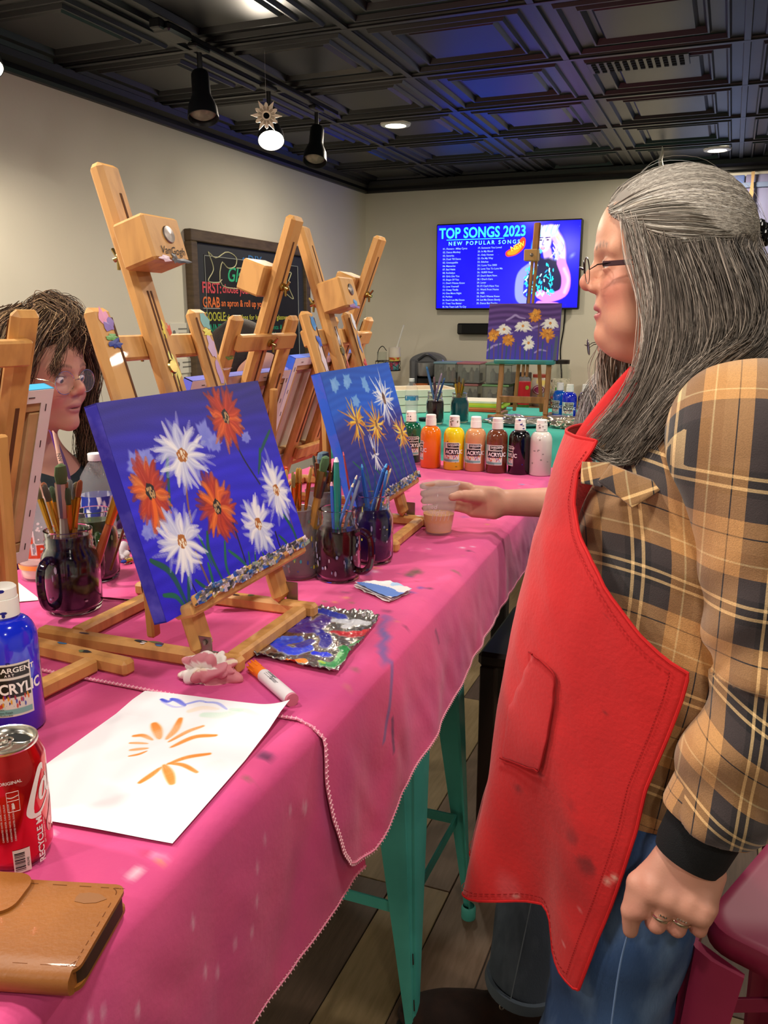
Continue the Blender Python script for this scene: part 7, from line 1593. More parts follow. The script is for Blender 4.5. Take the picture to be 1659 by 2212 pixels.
# collar and chest pocket flap
def patch(name, poly, d_list, off, m_, thick=.002, sub=14):
    pts = [pd(x, y, d) for (x, y), d in zip(poly, d_list)]; a, b, c, d = pts; V = []
    for i in range(sub):
        for j in range(sub):
            u, v = i / (sub - 1), j / (sub - 1); p = (a * (1 - u) + b * u) * (1 - v) + (d * (1 - u) + c * u) * v; V.append(p + np.array([0, -1, 0]) * off * (math.sin(PI * v) * .5 + .3 * math.sin(u * 5 + v * 2)))
    V = np.array(V); o = mesh_np(name, V - t_loc(W), grid_faces(sub, sub), m_, W, attrs={'puv': np.stack([V[:, 0] * 1.0 + V[:, 2] * .35, V[:, 2] - V[:, 0] * .35, V[:, 0] * 0], 1)}); so = o.modifiers.new('t', 'SOLIDIFY'); so.thickness = thick; so.offset = 0; return o
patch('pocket_flap', [(1318, 1003), (1440, 1050), (1366, 1096), (1292, 1040)], [.985, .955, .945, .965], .006, M_plaid); patch('pocket_flap', [(1258, 998), (1318, 1000), (1300, 1052), (1256, 1044)], [1.01, .985, .975, 1.0], .004, M_plaid)
patch('collar_flap', [(1345, 905), (1440, 835), (1478, 868), (1362, 950)], [1.045, 1.0, .985, 1.02], .006, M_plaid); patch('collar_flap', [(1290, 950), (1352, 915), (1365, 950), (1305, 985)], [1.06, 1.04, 1.025, 1.045], .004, M_plaid); patch('collar_inside', [(1338, 900), (1400, 865), (1392, 905), (1350, 948)], [1.055, 1.03, 1.03, 1.045], .002, mat('collar_dark', '17161a', .9))
# jeans
def w_jeans(P):
    d = ell(P, (-.05, 1.14, .90), (.135, .178, .10)); 
    for y, k in ((1.045, 0), (1.235, .0)): d = smin(d, cap(P, (-.055, y, .84), (-.095, y - .005, .47), .092, .080), .04); d = smin(d, cap(P, (-.095, y - .005, .47), (-.08, y, .06), .080, .074), .03)
    d = smax(d, P[:, 2] - .93, .01); d = smax(d, .05 - P[:, 2], .004); return d + .005 * vnoise(P * np.array([1, 1, 1.8], np.float32), 24, 3) + .002 * vnoise(P, 60, 8)
def w_jc(V):
    c = np.tile(hexc('33507e'), (len(V), 1)); m = np.exp(-((V[:, 0] + .06) / .05) ** 2) * np.clip((.75 - V[:, 2]) * 6, 0, 1) * .35; c = c * (1 - m[:, None]) + hexc('5a7fae') * m[:, None]; return c * (1 + .10 * vnoise(V, 35, 5)[:, None])
part_sdf('jeans', w_jeans, (-.20, .90, .03), (.21, 1.38, .96), .0065, M_denim, W, col=w_jc)
ob('jeans_seam', G().tube(catmull([np.array(pd(1395, 1850, 1.05)) - t_loc(W), np.array(pd(1372, 1960, 1.01)) - t_loc(W), np.array(pd(1340, 2080, 1.01)) - t_loc(W), np.array(pd(1318, 2230, 1.03)) - t_loc(W)], 30), .0012, 5), mat('seam_blue', '6a86b0', .9), W)
for k, y in enumerate((1.045, 1.235)): 
    part_sdf('shoe', lambda P: smax(smin(ell(P, (-.15, y, .045), (.13, .045, .045)), ell(P, (-.05, y, .06), (.06, .042, .05)), .03), .002 - P[:, 2], .004), (-.30, y - .06, -.01), (.05, y + .06, .13), .006, mat('shoe_dark', '1a1412', .6), W)
# ---- red apron
zz_f = np.array([.55, .657, .672, .718, .793, .88, .964, 1.038, 1.081, 1.13, 1.186, 1.227, 1.267, 1.299, 1.329, 1.361, 1.39]); xx_f = np.array([-.305, -.300, -.303, -.297, -.287, -.275, -.266, -.256, -.25, -.242, -.229, -.222, -.212, -.206, -.200, -.191, -.182])
bz = lambda z: np.interp(z, [.6, .8, .95, 1.1, 1.25, 1.35, 1.42], [.20, .20, .205, .205, .20, .17, .12])
ze = np.array([.60, .68, .719, .764, .816, .873, .928, .986, 1.018, 1.055, 1.103, 1.136, 1.148, 1.169, 1.196, 1.218, 1.241, 1.268, 1.301, 1.338, 1.365, 1.39])
te = np.array([67, 67.8, 69., 70.4, 72.2, 73.8, 75.6, 76.7, 78.2, 80.1, 82.3, 83.3, 77.4, 70.7, 63.7, 57.7, 52.0, 45.1, 39.4, 37.2, 41.2, 42])
hem_t = np.array([-90, -20, 0, 11.6, 22.4, 32.9, 43.3, 50.2, 55.0, 57.6, 61.4, 67.7, 90]); hem_z = np.array([.70, .68, .685, .688, .694, .710, .741, .752, .737, .708, .691, .681, .68])
NU, NV = 120, 170; Va = []; Zr = np.linspace(0, 1, NV)
for j in range(NV):
    for i in range(NU):
        f = i / (NU - 1); z = .68 + (1.375 - .68) * Zr[j]
        for _ in range(2):
            tn = np.interp(z, ze, te); tf = -np.interp(z, [.6, 1.0, 1.14, 1.25, 1.37], [72, 78, 80, 45, 24]); th = tf + (tn - tf) * f; zb = np.interp(th, hem_t, hem_z); z = zb + (1.375 - zb) * Zr[j]
        a = .02 - np.interp(z, zz_f, xx_f); tr = math.radians(th); fold = 0
        low = np.clip((.98 - z) / .3, 0, 1); fold = low * (.010 * math.sin(th * .16 + 1.2 + z * 3) - .012 * math.exp(-((th - 50) / 8) ** 2) + .008 * math.exp(-((th - 30) / 9) ** 2))
        r = 1 + fold / .2; Va.append((.02 - a * math.cos(tr) * r, 1.14 - bz(z) * math.sin(tr) * r, z))
Va = np.array(Va); nz = vnoise(Va * [1, 1, .5], 30, 12) * .0022 + vnoise(Va, 75, 13) * .0009; dirn = Va - [.02, 1.14, 0]; dirn[:, 2] = 0; dirn /= np.linalg.norm(dirn, axis=1)[:, None]; Va[:, :] += dirn * (nz[:, None] + .006)
ca = np.tile(hexc('d0161a'), (len(Va), 1)); rs = np.random.RandomState(6)
for px, py, r, h in ((1258, 1862, .010, '1c0c10'), (1270, 1868, .007, '1c0c10'), (1235, 1805, .010, '7a1216'), (1168, 1670, .006, '4a0c12'), (1312, 1332, .003, '8a1014'), (1310, 1540, .003, '5a1014'), (1160, 1240, .0035, 'e8d8a8'), (1164, 1252, .003, 'e8d8a8'), (1318, 1902, .0045, 'f0e0c8'), (1326, 1897, .004, 'f0e0c8'), (1117, 1938, .004, 'f4e4d0'), (1092, 1915, .022, 'd86a70'), (1248, 1962, .003, 'f0a0a0'), (1220, 2040, .0025, 'f0a0a0'), (1240, 1900, .03, 'a01018'), (1210, 1780, .02, 'a81016'), (1120, 1700, .006, '7a0c14'), (1235, 1740, .005, 'a01018')):
    P0 = None
    d = np.array([np.inf]); pr = (Va - CAM) @ _MM.T; u = 829.5 + FPX * pr[:, 0] / pr[:, 2]; v = 1106 - FPX * pr[:, 1] / pr[:, 2]; k = np.argmin((u - px) ** 2 + (v - py) ** 2 + (pr[:, 2] > 1.35) * 1e6); P0 = Va[k]
    a = np.clip(1.5 - np.linalg.norm(Va - P0, axis=1) * (1 + .3 * vnoise(Va, 140, 2)) / r, 0, 1)[:, None] * (.85 if r < .015 else .5); ca = ca * (1 - a) + hexc(h) * a
M_apr = mat('apron_cotton', rough=.78, vcol=True, noise=('bc1016', 9, 5, .4, .75), bump=.35, bscale=160, sheen=.2)
ap = mesh_np('apron', Va - t_loc(W), grid_faces(NV, NU)[:, ::-1], M_apr, W, col=ca); so = ap.modifiers.new('t', 'SOLIDIFY'); so.thickness = .0016; so.offset = 0
Gd = Va.reshape(NV, NU, 3); edge = np.concatenate([Gd[0, 6:], Gd[1:, -1], Gd[-1, ::-1][1:]]); e2 = np.concatenate([Gd[3, 6:-4], Gd[3:-3, -4]])
ob('hem', G().tube(edge[::2] - t_loc(W), .0022, 6), mat('apron_hem', 'cc181c', .8), ap); g = G()
e2 = e2 + (e2 - [.02, 1.14, 0]) * [.012, .012, 0]
for k in range(0, len(e2) - 1): g.tube([e2[k] - t_loc(W), e2[k] * .4 + e2[k + 1] * .6 - t_loc(W)], .0006, 3)
ob('hem_stitches', g, mat('stitch_red', '9a0c12', .9), ap, kind='stuff')
def ap_at(px, py, out=.004):
    pr = (Va - CAM) @ _MM.T; u = 829.5 + FPX * pr[:, 0] / pr[:, 2]; v = 1106 - FPX * pr[:, 1] / pr[:, 2]; k = np.argsort((u - px) ** 2 + (v - py) ** 2 + (pr[:, 2] > 1.30) * 1e6)[:3]; p = Va[k].mean(0); q = p - [.02, 1.14, 0]; q[2] = 0; q /= np.linalg.norm(q); return p + q * out
# pocket on the skirt, sewn edge
ol = [(1104, 1372), (1135, 1395), (1175, 1425), (1210, 1455), (1206, 1500), (1192, 1580), (1186, 1650), (1165, 1665), (1110, 1648), (1085, 1636)]
Pp = [ap_at(x, y, .0035) for x, y in ol]; ctr_ = np.mean(Pp, 0)
rowsP = []
for f in np.linspace(0, 1, 12):
    a = (1 - f) * np.array([1098, 1375]) + f * np.array([1085, 1636]); 
    b = np.array([np.interp(f, [0, .12, .3, .75, 1], [1190, 1210, 1205, 1189, 1172]), np.interp(f, [0, .12, .3, .75, 1], [1437, 1458, 1500, 1600, 1665])]); a = np.array([np.interp(f, [0, 1], [1122, 1086]), np.interp(f, [0, 1], [1385, 1636])]); rowsP.append([ap_at(*(a * (1 - q) + b * q), .0032) for q in np.linspace(.03, 1, 10)])
rowsP = np.array(rowsP); o = mesh_np('pocket', rowsP.reshape(-1, 3) - t_loc(W), grid_faces(12, 10), M_apr, ap, col=np.tile(hexc('c4141a'), (120, 1))); so = o.modifiers.new('t', 'SOLIDIFY'); so.thickness = .0015; so.offset = 1; o.modifiers.new('s', 'SUBSURF').levels = 1
be = np.concatenate([rowsP[0], rowsP[1:, -1], rowsP[-1, ::-1][1:]]); ob('pocket_seam', G().tube(catmull(be, 90) + (catmull(be, 90) - [.02, 1.14, 0]) * [.012, .012, 0] - t_loc(W), .0013, 5), mat('stitch_red', '9a0c12', .9), ap)
# embroidered name on the bib
g = G(); V, F = text_geo('Katie', .042, italic=.35, bold=.004); u0, v0 = np.array([1203, 1012.]), None
uu = np.array([.80, -.05]); 
Pn = []
for x, y in V[:, :2]: Pn.append(ap_at(1198 + x * 560 * .98 + y * 180, 1030 - y * 1050 + x * 60, .0052))
c0_ = ap_at(1200, 1028, .006); c1_ = ap_at(1246, 1030, .006); cu = ap_at(1222, 985, .006); ux = (c1_ - c0_) / np.linalg.norm(c1_ - c0_); uy = cu - (c0_ + c1_) / 2; uy /= np.linalg.norm(uy); nn = np.cross(ux, uy); nn = nn if nn @ np.array([c0_[0] - .02, c0_[1] - 1.14, 0]) > 0 else -nn
tt_ = c0_ + nn * .004; g.add([tt_ + ux * (x * .86) + uy * (y * 1.15 - x * .12) - t_loc(W) for x, y in V[:, :2]], F); ob('name_lettering', g, mat('ink_black', '0c0c0c', .6), ap, kind='stuff', smooth=False)
# straps and gather at the bib top
def ribbon3(name, pts, wd, m_, par, nrm_=(0, -1, .3), n=30, curl=.0):
    C = catmull(pts, n); T = np.gradient(C, axis=0); T /= np.linalg.norm(T, axis=1)[:, None]; S_ = np.cross(T, nrm_); S_ /= np.linalg.norm(S_, axis=1)[:, None]; wv = np.interp(np.linspace(0, 1, n), np.linspace(0, 1, len(wd)), wd)[:, None]
    V = np.stack([C - S_ * wv, C - S_ * wv * .4 + np.array(nrm_) * curl, C + S_ * wv * .4 + np.array(nrm_) * curl, C + S_ * wv], 1); o = mesh_np(name, V.reshape(-1, 3) - t_loc(W), grid_faces(n, 4), m_, par); so = o.modifiers.new('t', 'SOLIDIFY'); so.thickness = .0015; so.offset = 0; return o
M_str = mat('apron_strap', 'c8181c', .75, bump=.3, bscale=200)
ribbon3('strap', [pd(1256, 962, 1.10), pd(1285, 912, 1.10), pd(1330, 850, 1.11), pd(1375, 800, 1.12)], [.014, .012, .010, .010], M_str, ap, curl=.003)
ribbon3('strap', [pd(1290, 962, 1.065), pd(1325, 912, 1.055), pd(1370, 858, 1.035), pd(1425, 795, 1.03), pd(1450, 760, 1.05)], [.007, .005, .009, .009, .006], M_str, ap, curl=.003)
part_sdf('bib_gather', lambda P: np.minimum(ell(P, pd(1262, 962, 1.085), (.020, .012, .012)), ell(P, pd(1288, 968, 1.065), (.014, .008, .010))) + .003 * vnoise(P, 120, 3), (-.22, 1.02, 1.33), (-.11, 1.15, 1.39), .003, M_str, ap)
# ---- hair
def w_hshell(P):
    Q = to_l(HW, P); d = ell(Q, (-.024, 0, .050), (.094, .075, .086)); d = smax(d, Q[:, 0] - .045 - .42 * np.clip(Q[:, 2] - .03, -.03, .2), .01); d = smin(d, ell(Q, (-.062, 0, -.05), (.050, .074, .12)), .04); d = smin(d, ell(Q, (-.070, .03, -.14), (.055, .085, .10)), .04)
    d = smax(d, -ell(Q, (.045, 0, -.04), (.062, .11, .085)), .015); return d + .0015 * np.sin(Q[:, 2] * 900) * 0
hs = part_sdf('hair', w_hshell, (-.25, .98, 1.30), (.22, 1.45, 1.76), .006, mat('hair_base', '4a4440', .7, noise=('5a524b', 60, 4, .4, .7), bump=.6, bscale=300), W)
M_hair = mat('hair_strand', rough=.62, vcol=True, spec=.18)
LG = ['aaa49b', 'b8b2a9', '9b948b', 'c4beb5', 'a19a91']; DG = ['776f66', '8a8278', '665e57', '7e756c', '91897e', '5a524c', '8a8076']
mkg = lambda L: [[pd(*p) for p in g_] for g_ in L]
sw = mkg([[(1328, 424, 1.12), (1360, 393, 1.13), (1450, 366, 1.13), (1545, 380, 1.14), (1608, 440, 1.15), (1632, 505, 1.15)], [(1322, 436, 1.10), (1372, 395, 1.095), (1460, 374, 1.095), (1550, 395, 1.10), (1606, 450, 1.12), (1630, 506, 1.13)], [(1318, 450, 1.085), (1388, 412, 1.065), (1470, 400, 1.055), (1552, 420, 1.065), (1604, 465, 1.10), (1630, 508, 1.13)],
          [(1322, 462, 1.068), (1400, 434, 1.043), (1480, 428, 1.033), (1560, 448, 1.043), (1604, 480, 1.08), (1630, 510, 1.12)], [(1338, 470, 1.053), (1412, 464, 1.032), (1492, 462, 1.022), (1562, 476, 1.035), (1606, 494, 1.075), (1630, 511, 1.12)], [(1362, 482, 1.043), (1424, 496, 1.027), (1500, 500, 1.017), (1570, 506, 1.035), (1630, 512, 1.12)],
          [(1400, 500, 1.037), (1446, 522, 1.022), (1500, 527, 1.015), (1570, 520, 1.035), (1630, 514, 1.12)]])
sw = [catmull(q, 8) for q in sw]
def hpush(Pw):
    Q = to_l(HW, Pw.astype(np.float32)); c = np.array([-.024, 0, .050], np.float32); r = np.array([.098, .079, .0915], np.float32); k = np.linalg.norm((Q - c) / r, axis=1); f = np.where((k < 1) & (Q[:, 2] > -.01), 1 / np.maximum(k, .2), 1)[:, None]
    Q = c + (Q - c) * f; c = np.array([.028, 0, .052], np.float32); r = np.array([.0515, .0645, .0590], np.float32); k = np.linalg.norm((Q - c) / r, axis=1); f = np.where((k < 1) & (Q[:, 2] > .045), 1 / np.maximum(k, .2), 1)[:, None]
    return to_w(HW, c + (Q - c) * f)
strands('hair_strands_swept', sw, 3600, LG + LG + DG[:4] + DG[2:3] * 2, M_hair, hs, r=.0005, seg=18, jit=.0024, seed=3, taper=.3, push=hpush).location = -t_loc(W)
dw = mkg([[(1392, 500, 1.040), (1415, 570, 1.022), (1428, 640, 1.018), (1425, 720, 1.02), (1400, 800, 1.035), (1350, 880, 1.05), (1290, 945, 1.07)],
          [(1420, 512, 1.030), (1442, 600, 1.008), (1450, 700, 1.0), (1436, 790, 1.0), (1395, 890, 1.01), (1330, 975, 1.035)], [(1450, 520, 1.022), (1478, 620, .998), (1492, 710, .99), (1476, 800, .985), (1432, 890, .985), (1370, 985, 1.0)], [(1500, 522, 1.018), (1525, 630, .992), (1538, 715, .98), (1518, 790, .97), (1468, 865, .968), (1405, 945, .975)],
          [(1548, 520, 1.025), (1575, 620, .99), (1588, 700, .98), (1566, 760, .97), (1505, 820, .955), (1430, 915, .965)], [(1595, 515, 1.06), (1625, 610, 1.02), (1640, 690, 1.0), (1620, 745, .975), (1560, 785, .955), (1480, 850, .955)], [(1628, 514, 1.12), (1662, 600, 1.08), (1685, 690, 1.05), (1690, 760, 1.02), (1660, 800, .99), (1600, 830, .975)]])
dw = [catmull(q, 8) for q in dw]
strands('hair_strands_falling', dw, 6000, ['665d55', '72685f', '544c46', '7c7268', '5c544d', '867c73', '4a433e', '8e857b', '6a6159'], M_hair, hs, r=.00055, seg=24, jit=.0060, seed=5, wave=.0035, wfreq=1.1, push=hpush).location = -t_loc(W)
strands('hair_strands_face', mkg([[(1342, 462, 1.055), (1360, 530, 1.042), (1382, 610, 1.03), (1396, 700, 1.028), (1382, 790, 1.04), (1338, 880, 1.06), (1282, 955, 1.08)], [(1390, 480, 1.035), (1404, 560, 1.022), (1418, 660, 1.012), (1412, 760, 1.02), (1378, 850, 1.035), (1305, 950, 1.06)]]), 230, ['b8b0a6', '8a8078', 'a8988c', 'c8c0b4'], M_hair, hs, r=.0004, seg=20, jit=.006, seed=8, wave=.002).location = -t_loc(W)
strands('hair_strands_far_side', mkg([[(1300, 742, 1.2), (1294, 800, 1.2), (1298, 880, 1.17), (1280, 945, 1.15)], [(1330, 748, 1.2), (1325, 820, 1.2), (1325, 890, 1.17), (1300, 950, 1.14)], [(1365, 760, 1.2), (1360, 840, 1.18), (1345, 900, 1.15), (1320, 950, 1.12)]]), 260, ['b8a494', '9a8a80', 'a89a90', '7a7068', 'c8b8a8'], M_hair, hs, r=.0007, seg=16, jit=.006, seed=9, wave=.002).location = -t_loc(W)
strands('hair_flyaways', mkg([[(1330, 430, 1.12), (1400, 372, 1.12), (1500, 358, 1.12), (1570, 372, 1.12)], [(1500, 352, 1.12), (1560, 380, 1.12), (1620, 440, 1.14), (1650, 520, 1.14)]]), 60, LG, M_hair, hs, r=.00035, seg=12, jit=.006, seed=10).location = -t_loc(W)
strands('hair_tips', mkg([[(1405, 900, 1.0), (1360, 965, 1.01), (1310, 985, 1.03), (1270, 965, 1.05)], [(1430, 905, .98), (1385, 985, .985), (1330, 1005, 1.01), (1268, 975, 1.04)]]), 140, DG, M_hair, hs, r=.0006, seg=14, jit=.003, seed=12).location = -t_loc(W)
cl = G(); cc = pd(1636, 506, 1.13) - t_loc(W)
for k in range(8): a = 2 * PI * k / 8; cl.lathe([(0, .006), (.005, .004), (.0065, 0), (.004, -.005), (0, -.006)], 10, cc + np.array([.006 + .004 * math.sin(k * 2), .011 * math.cos(a), .014 * math.sin(a)]))
cl.lathe([(0, .009), (.008, .005), (.009, 0), (0, -.009)], 12, cc + np.array([.01, 0, 0])); ob('hair_clip', cl, mat('clip_black', '0a0a0c', .25), W)

# ---------------------------------------------------------------- the bearded man behind her
Mn = thing('person', 'gray-bearded man with glasses and blue sleeves seated behind the woman, holding the plastic cup', 'person', (-.1, 2.1, 0), 0, 'people in the room')
HM = hframe(pd(1388, 742, 2.05), 190, 8, 0, 1.06); CUx, CUy = CUPP[0], CUPP[1]
wrm = np.array([CUx + .125, CUy + .060, 1.105]); elm = np.array([-.17, 1.93, 1.115]); shm = np.array([-.09, 1.95, 1.27])
mf = []
for i in range(4):
    z = 1.140 - .0185 * i; b = np.array([CUx + .060, CUy + .040, z]); p1 = np.array([CUx + .028, CUy + .056, z]); p2 = np.array([CUx - .020, CUy + .054, z - .001]); p3 = np.array([CUx - .047, CUy + .022 + .004 * i, z - .002]); mf.append((b, p1, p2, p3, (.0092, .0095, .009, .0080)[i]))
def m_body(P):
    d = head_field(to_l(HM, P), .6, 1.15, 1.1)
    d = smin(d, cap(P, to_w(HM, (-.03, 0, -.06)), (-.13, 2.11, 1.30), .056, .065), .03); d = smin(d, ell(P, (-.08, 2.1, 1.06), (.13, .18, .27)), .05)
    d = smin(d, cap(P, shm, elm, .05, .042), .03); d = smin(d, cap(P, elm, wrm, .044, .029), .02); d = smin(d, cap(P, (-.09, 2.26, 1.27), (-.13, 2.34, 1.0), .05, .04), .03)
    pc = (wrm + np.array([CUx + .062, CUy + .03, 1.108])) / 2; d = smin(d, rbox(P, pc, (.040, .017, .038), .016), .018)
    for b, p1, p2, p3, r_ in mf: f = smin(cap(P, b, p1, r_ * 1.15, r_ * 1.05), smin(cap(P, p1, p2, r_ * 1.05, r_), cap(P, p2, p3, r_, r_ * .85), .002), .002); d = smin(d, f, .004)
    tb = wrm + np.array([-.025, -.012, .012]); t1 = np.array([CUx + .064, CUy - .005, 1.128]); t2 = np.array([CUx + .056, CUy - .022, 1.132]); t3 = np.array([CUx + .043, CUy - .036, 1.130]); d = smin(d, smin(cap(P, tb, t1, .018, .014), smin(cap(P, t1, t2, .0125, .0115), cap(P, t2, t3, .0112, .0092), .002), .004), .008)
    return d
def m_col(V): Q = to_l(HM, V); return skin_color(Q, 'c4917a', 'a86a60', 'c07060', '8a8078') * (1 + .03 * vnoise(V, 120, 2)[:, None])
part_sdf('body', m_body, (-.75, 1.74, .78), (.20, 2.45, 1.72), .0042, M_skin, Mn, col=m_col); eyes(Mn, HM)
spectacles(Mn, HM, .024, .017, .008, .0011, mat('frame_brown', '3a2a28', .35, metal=.4), fwd=.036).children[0].data.materials[0] = mat('lens_tinted', '8f98d0', .05, alpha=.4)
o_ = part_sdf('beard', lambda P: smin(smin(ell(to_l(HM, P), (.052, 0, -.075), (.050, .062, .055)), ell(to_l(HM, P), (.085, 0, -.15), (.052, .062, .085)), .05), ell(to_l(HM, P), (.080, 0, -.026), (.018, .036, .012)), .01) + .005 * vnoise(P, 55, 2), (-.45, 1.9, 1.15), (-.05, 2.25, 1.55), .006, mat('beard_gray', '8f8984', .85, noise=('b4afaa', 30, 5, .4, .7), bump=.8, bscale=200), Mn)
gb = [[to_w(HM, p) for p in q] for q in ([(.070, -.055, -.05), (.11, -.05, -.12), (.13, -.04, -.20), (.14, -.03, -.26)], [(.085, -.02, -.05), (.125, -.02, -.11), (.150, -.02, -.18), (.165, -.01, -.25)], [(.085, .02, -.05), (.125, .02, -.11), (.150, .02, -.18), (.160, .02, -.24)], [(.070, .055, -.05), (.105, .05, -.12), (.12, .05, -.19), (.13, .04, -.25)])]
strands('beard_strands', gb, 900, ['a8a4a0', 'c4c0bc', '8a8580', 'd4d2ce', '9a9490'], M_hair, o_, r=.0008, seg=16, jit=.010, seed=4, wave=.004, wfreq=2.5).location = -t_loc(Mn)
part_sdf('hair', lambda P: smax(ell(to_l(HM, P), (-.03, 0, .055), (.103, .085, .095)), to_l(HM, P)[:, 0] - .03 - .3 * np.clip(to_l(HM, P)[:, 2] - .03, -.2, .2), .01), (-.35, 1.95, 1.35), (.15, 2.35, 1.72), .008, mat('hair_gray_short', '7a746e', .8, bump=.6, bscale=200), Mn)
M_blue = mat('blue_jersey', '1638a8', .85, noise=('102c88', 8, 4, .4, .7), bump=.2, bscale=300)
def m_shirt(P):
    d = smin(ell(P, (-.09, 2.1, 1.12), (.155, .215, .26)), ell(P, (-.04, 2.1, .90), (.180, .205, .18)), .06); e = elm + (wrm - elm) * .36
    d = smin(d, cap(P, shm, elm, .075, .066), .04); d = smin(d, smax(cap(P, elm, wrm, .068, .050), ((P - e.astype(np.float32)) @ ((wrm - elm) / np.linalg.norm(wrm - elm)).astype(np.float32)), .008), .02); d = smin(d, cap(P, (-.09, 2.26, 1.27), (-.13, 2.34, 1.0), .075, .06), .04)
    return smax(d, -ell(P, tuple(to_w(HM, (-.02, 0, -.17))), (.07, .07, .06)), .01) + .004 * vnoise(P, 35, 3)
part_sdf('blue_shirt', m_shirt, (-.40, 1.78, .68), (.20, 2.46, 1.45), .007, M_blue, Mn)
kn, hp, ft = np.array([-.265, 1.70, .74]), np.array([-.03, 2.02, .79]), np.array([-.297, 1.535, .12])
def m_jeans(P):
    d = ell(P, (.02, 2.1, .80), (.18, .20, .12)); d = smin(d, cap(P, hp, kn, .095, .078), .03); d = smin(d, cap(P, kn, ft, .080, .076), .03); d = smin(d, cap(P, (-.03, 2.20, .79), (-.30, 2.14, .76), .095, .075), .03); d = smin(d, cap(P, (-.30, 2.14, .76), (-.14, 2.06, .12), .078, .072), .03)
    return smax(d, .115 + .10 * (P[:, 0] + .30) - P[:, 2], .004) + .004 * vnoise(P, 28, 3)
part_sdf('jeans', m_jeans, (-.54, 1.42, .06), (.24, 2.34, .96), .007, mat('denim_gray', '4a5463', .9, noise=('687486', 26, 6, .45, .8), stretch=(1, 1, .3), bump=.35, bscale=500), Mn)
part_sdf('black_apron', lambda P: smax(smin(ell(P, (-.25, 1.82, .84), (.12, .16, .045)), ell(P, (-.345, 1.76, .79), (.032, .10, .075)), .05), P[:, 2] - .905, .01), (-.56, 1.56, .66), (-.18, 2.02, .93), .007, mat('black_cotton', '0b0b0e', .9), Mn)
ob('jeans_cuff', G().lathe([(.070, -.012), (.078, -.014), (.081, -.004), (.079, .012), (.072, .014)], 36, ft + np.array([.0, .0, .018]) - t_loc(Mn), np.array(Matrix.Rotation(math.radians(8), 3, 'Y'))), mat('cuff_denim', '5a6674', .9, bump=.3, bscale=400), Mn)
g = G().tube(catmull([kn + [.02, -.082, -.05], kn * .6 + ft * .4 + [.01, -.082, 0], kn * .3 + ft * .7 + [.0, -.080, 0], ft + [-.01, -.078, .02]], 24) - t_loc(Mn), .0012, 5); ob('jeans_seam', g, mat('seam_gray', '78828e', .9), Mn)
for fx, fy in ((ft[0], ft[1]), (-.14, 2.06)):
    part_sdf('boot', lambda P: smax(smin(cap(P, (fx + .01, fy + .01, .13), (fx, fy, .05), .058, .056), ell(P, (fx - .13, fy - .045, .045), (.13, .052, .05), np.array(Matrix.Rotation(math.radians(19), 3, 'Z'))), .05), .012 - P[:, 2], .004) + .002 * vnoise(P, 60, 2), (fx - .30, fy - .16, -.01), (fx + .09, fy + .09, .2), .005, mat('brown_suede', '1f110c', .95, noise=('2e1a12', 20, 4, .4, .7), bump=.4, bscale=400), Mn)
    part_sdf('sole', lambda P: smax(smin(ell(P, (fx - .13, fy - .045, .010), (.135, .058, .02), np.array(Matrix.Rotation(math.radians(19), 3, 'Z'))), ell(P, (fx, fy, .010), (.07, .058, .02)), .03), np.maximum(P[:, 2] - .016, .001 - P[:, 2]), .002), (fx - .30, fy - .16, -.008), (fx + .10, fy + .09, .03), .005, mat('sole_dark', '0f0c0b', .8), Mn)
g = G().lathe([(.0028, 0), (.0052, .0), (.0056, .0015), (.0040, .0022), (.0028, .001)], 16, (ft[0] - .03 - Mn.location[0], ft[1] - .058 - Mn.location[1], .112), np.array([[1, 0, 0], [0, .4, -.9], [0, .9, .4]])); ob('eyelet', g, M_steel, Mn)

# ---------------------------------------------------------------- the woman at the left
L_ = thing('person', 'woman with wavy brown hair, clear-framed glasses, dark shirt and purple apron at the left', 'person', (-1.5, 1.35, 0), 0, 'people in the room')
HL = hframe(pd(92, 830, 1.78), 4, 4, 0, 1.04); oL = HL['o']; tl = oL + [-.035, .01, -.215]
def l_body(P):
    d = head_field(to_l(HL, P), 0, .8, .92, .0064); d = smin(d, cap(P, to_w(HL, (-.03, 0, -.06)), oL + [-.045, 0, -.20], .046, .052), .03); d = smin(d, ell(P, tl + [0, 0, -.12], (.10, .16, .20)), .05)
    for s_ in (-1, 1): d = smin(d, cap(P, tl + [0, s_ * .15, -.02], tl + [.0, s_ * .20, -.27], .042, .036), .03); d = smin(d, cap(P, tl + [0, s_ * .20, -.27], tl + [.12, s_ * .12, -.32], .036, .026), .02)
    return d
part_sdf('body', l_body, (-1.66, 1.02, .80), (-1.05, 1.78, 1.60), .0026, M_skin, L_, col=lambda V: skin_color(to_l(HL, V), 'c28c74', 'a0605c', 'c0685c', '4a342c') * (1 + .02 * vnoise(V, 120, 2)[:, None])); eyes(L_, HL, (1, .1, -.35), '3a3430')
spectacles(L_, HL, .0265, .0225, .004, .0011, mat('frame_gold', 'd8c0a0', .2, metal=.9), fwd=-.005)
M_dkt = mat('dark_teal_shirt', '1a2429', .85, noise=('121a1e', 6, 4, .4, .7), bump=.2, bscale=300)
def l_shirt(P):
    d = smin(ell(P, tl + [-.0, 0, -.06], (.115, .20, .11)), ell(P, tl + [0, 0, -.22], (.13, .185, .22)), .06)
    for s_ in (-1, 1): d = smin(d, cap(P, tl + [0, s_ * .15, -.02], tl + [.0, s_ * .21, -.27], .066, .056), .03); d = smin(d, cap(P, tl + [0, s_ * .21, -.27], tl + [.06, s_ * .17, -.30], .054, .046), .02)
    return smax(d, -ell(P, oL + [-.015, 0, -.155], (.060, .052, .055)), .012) + .004 * vnoise(P, 35, 3)
part_sdf('dark_shirt', l_shirt, (-1.68, 1.0, .74), (-1.06, 1.80, 1.34), .007, M_dkt, L_)
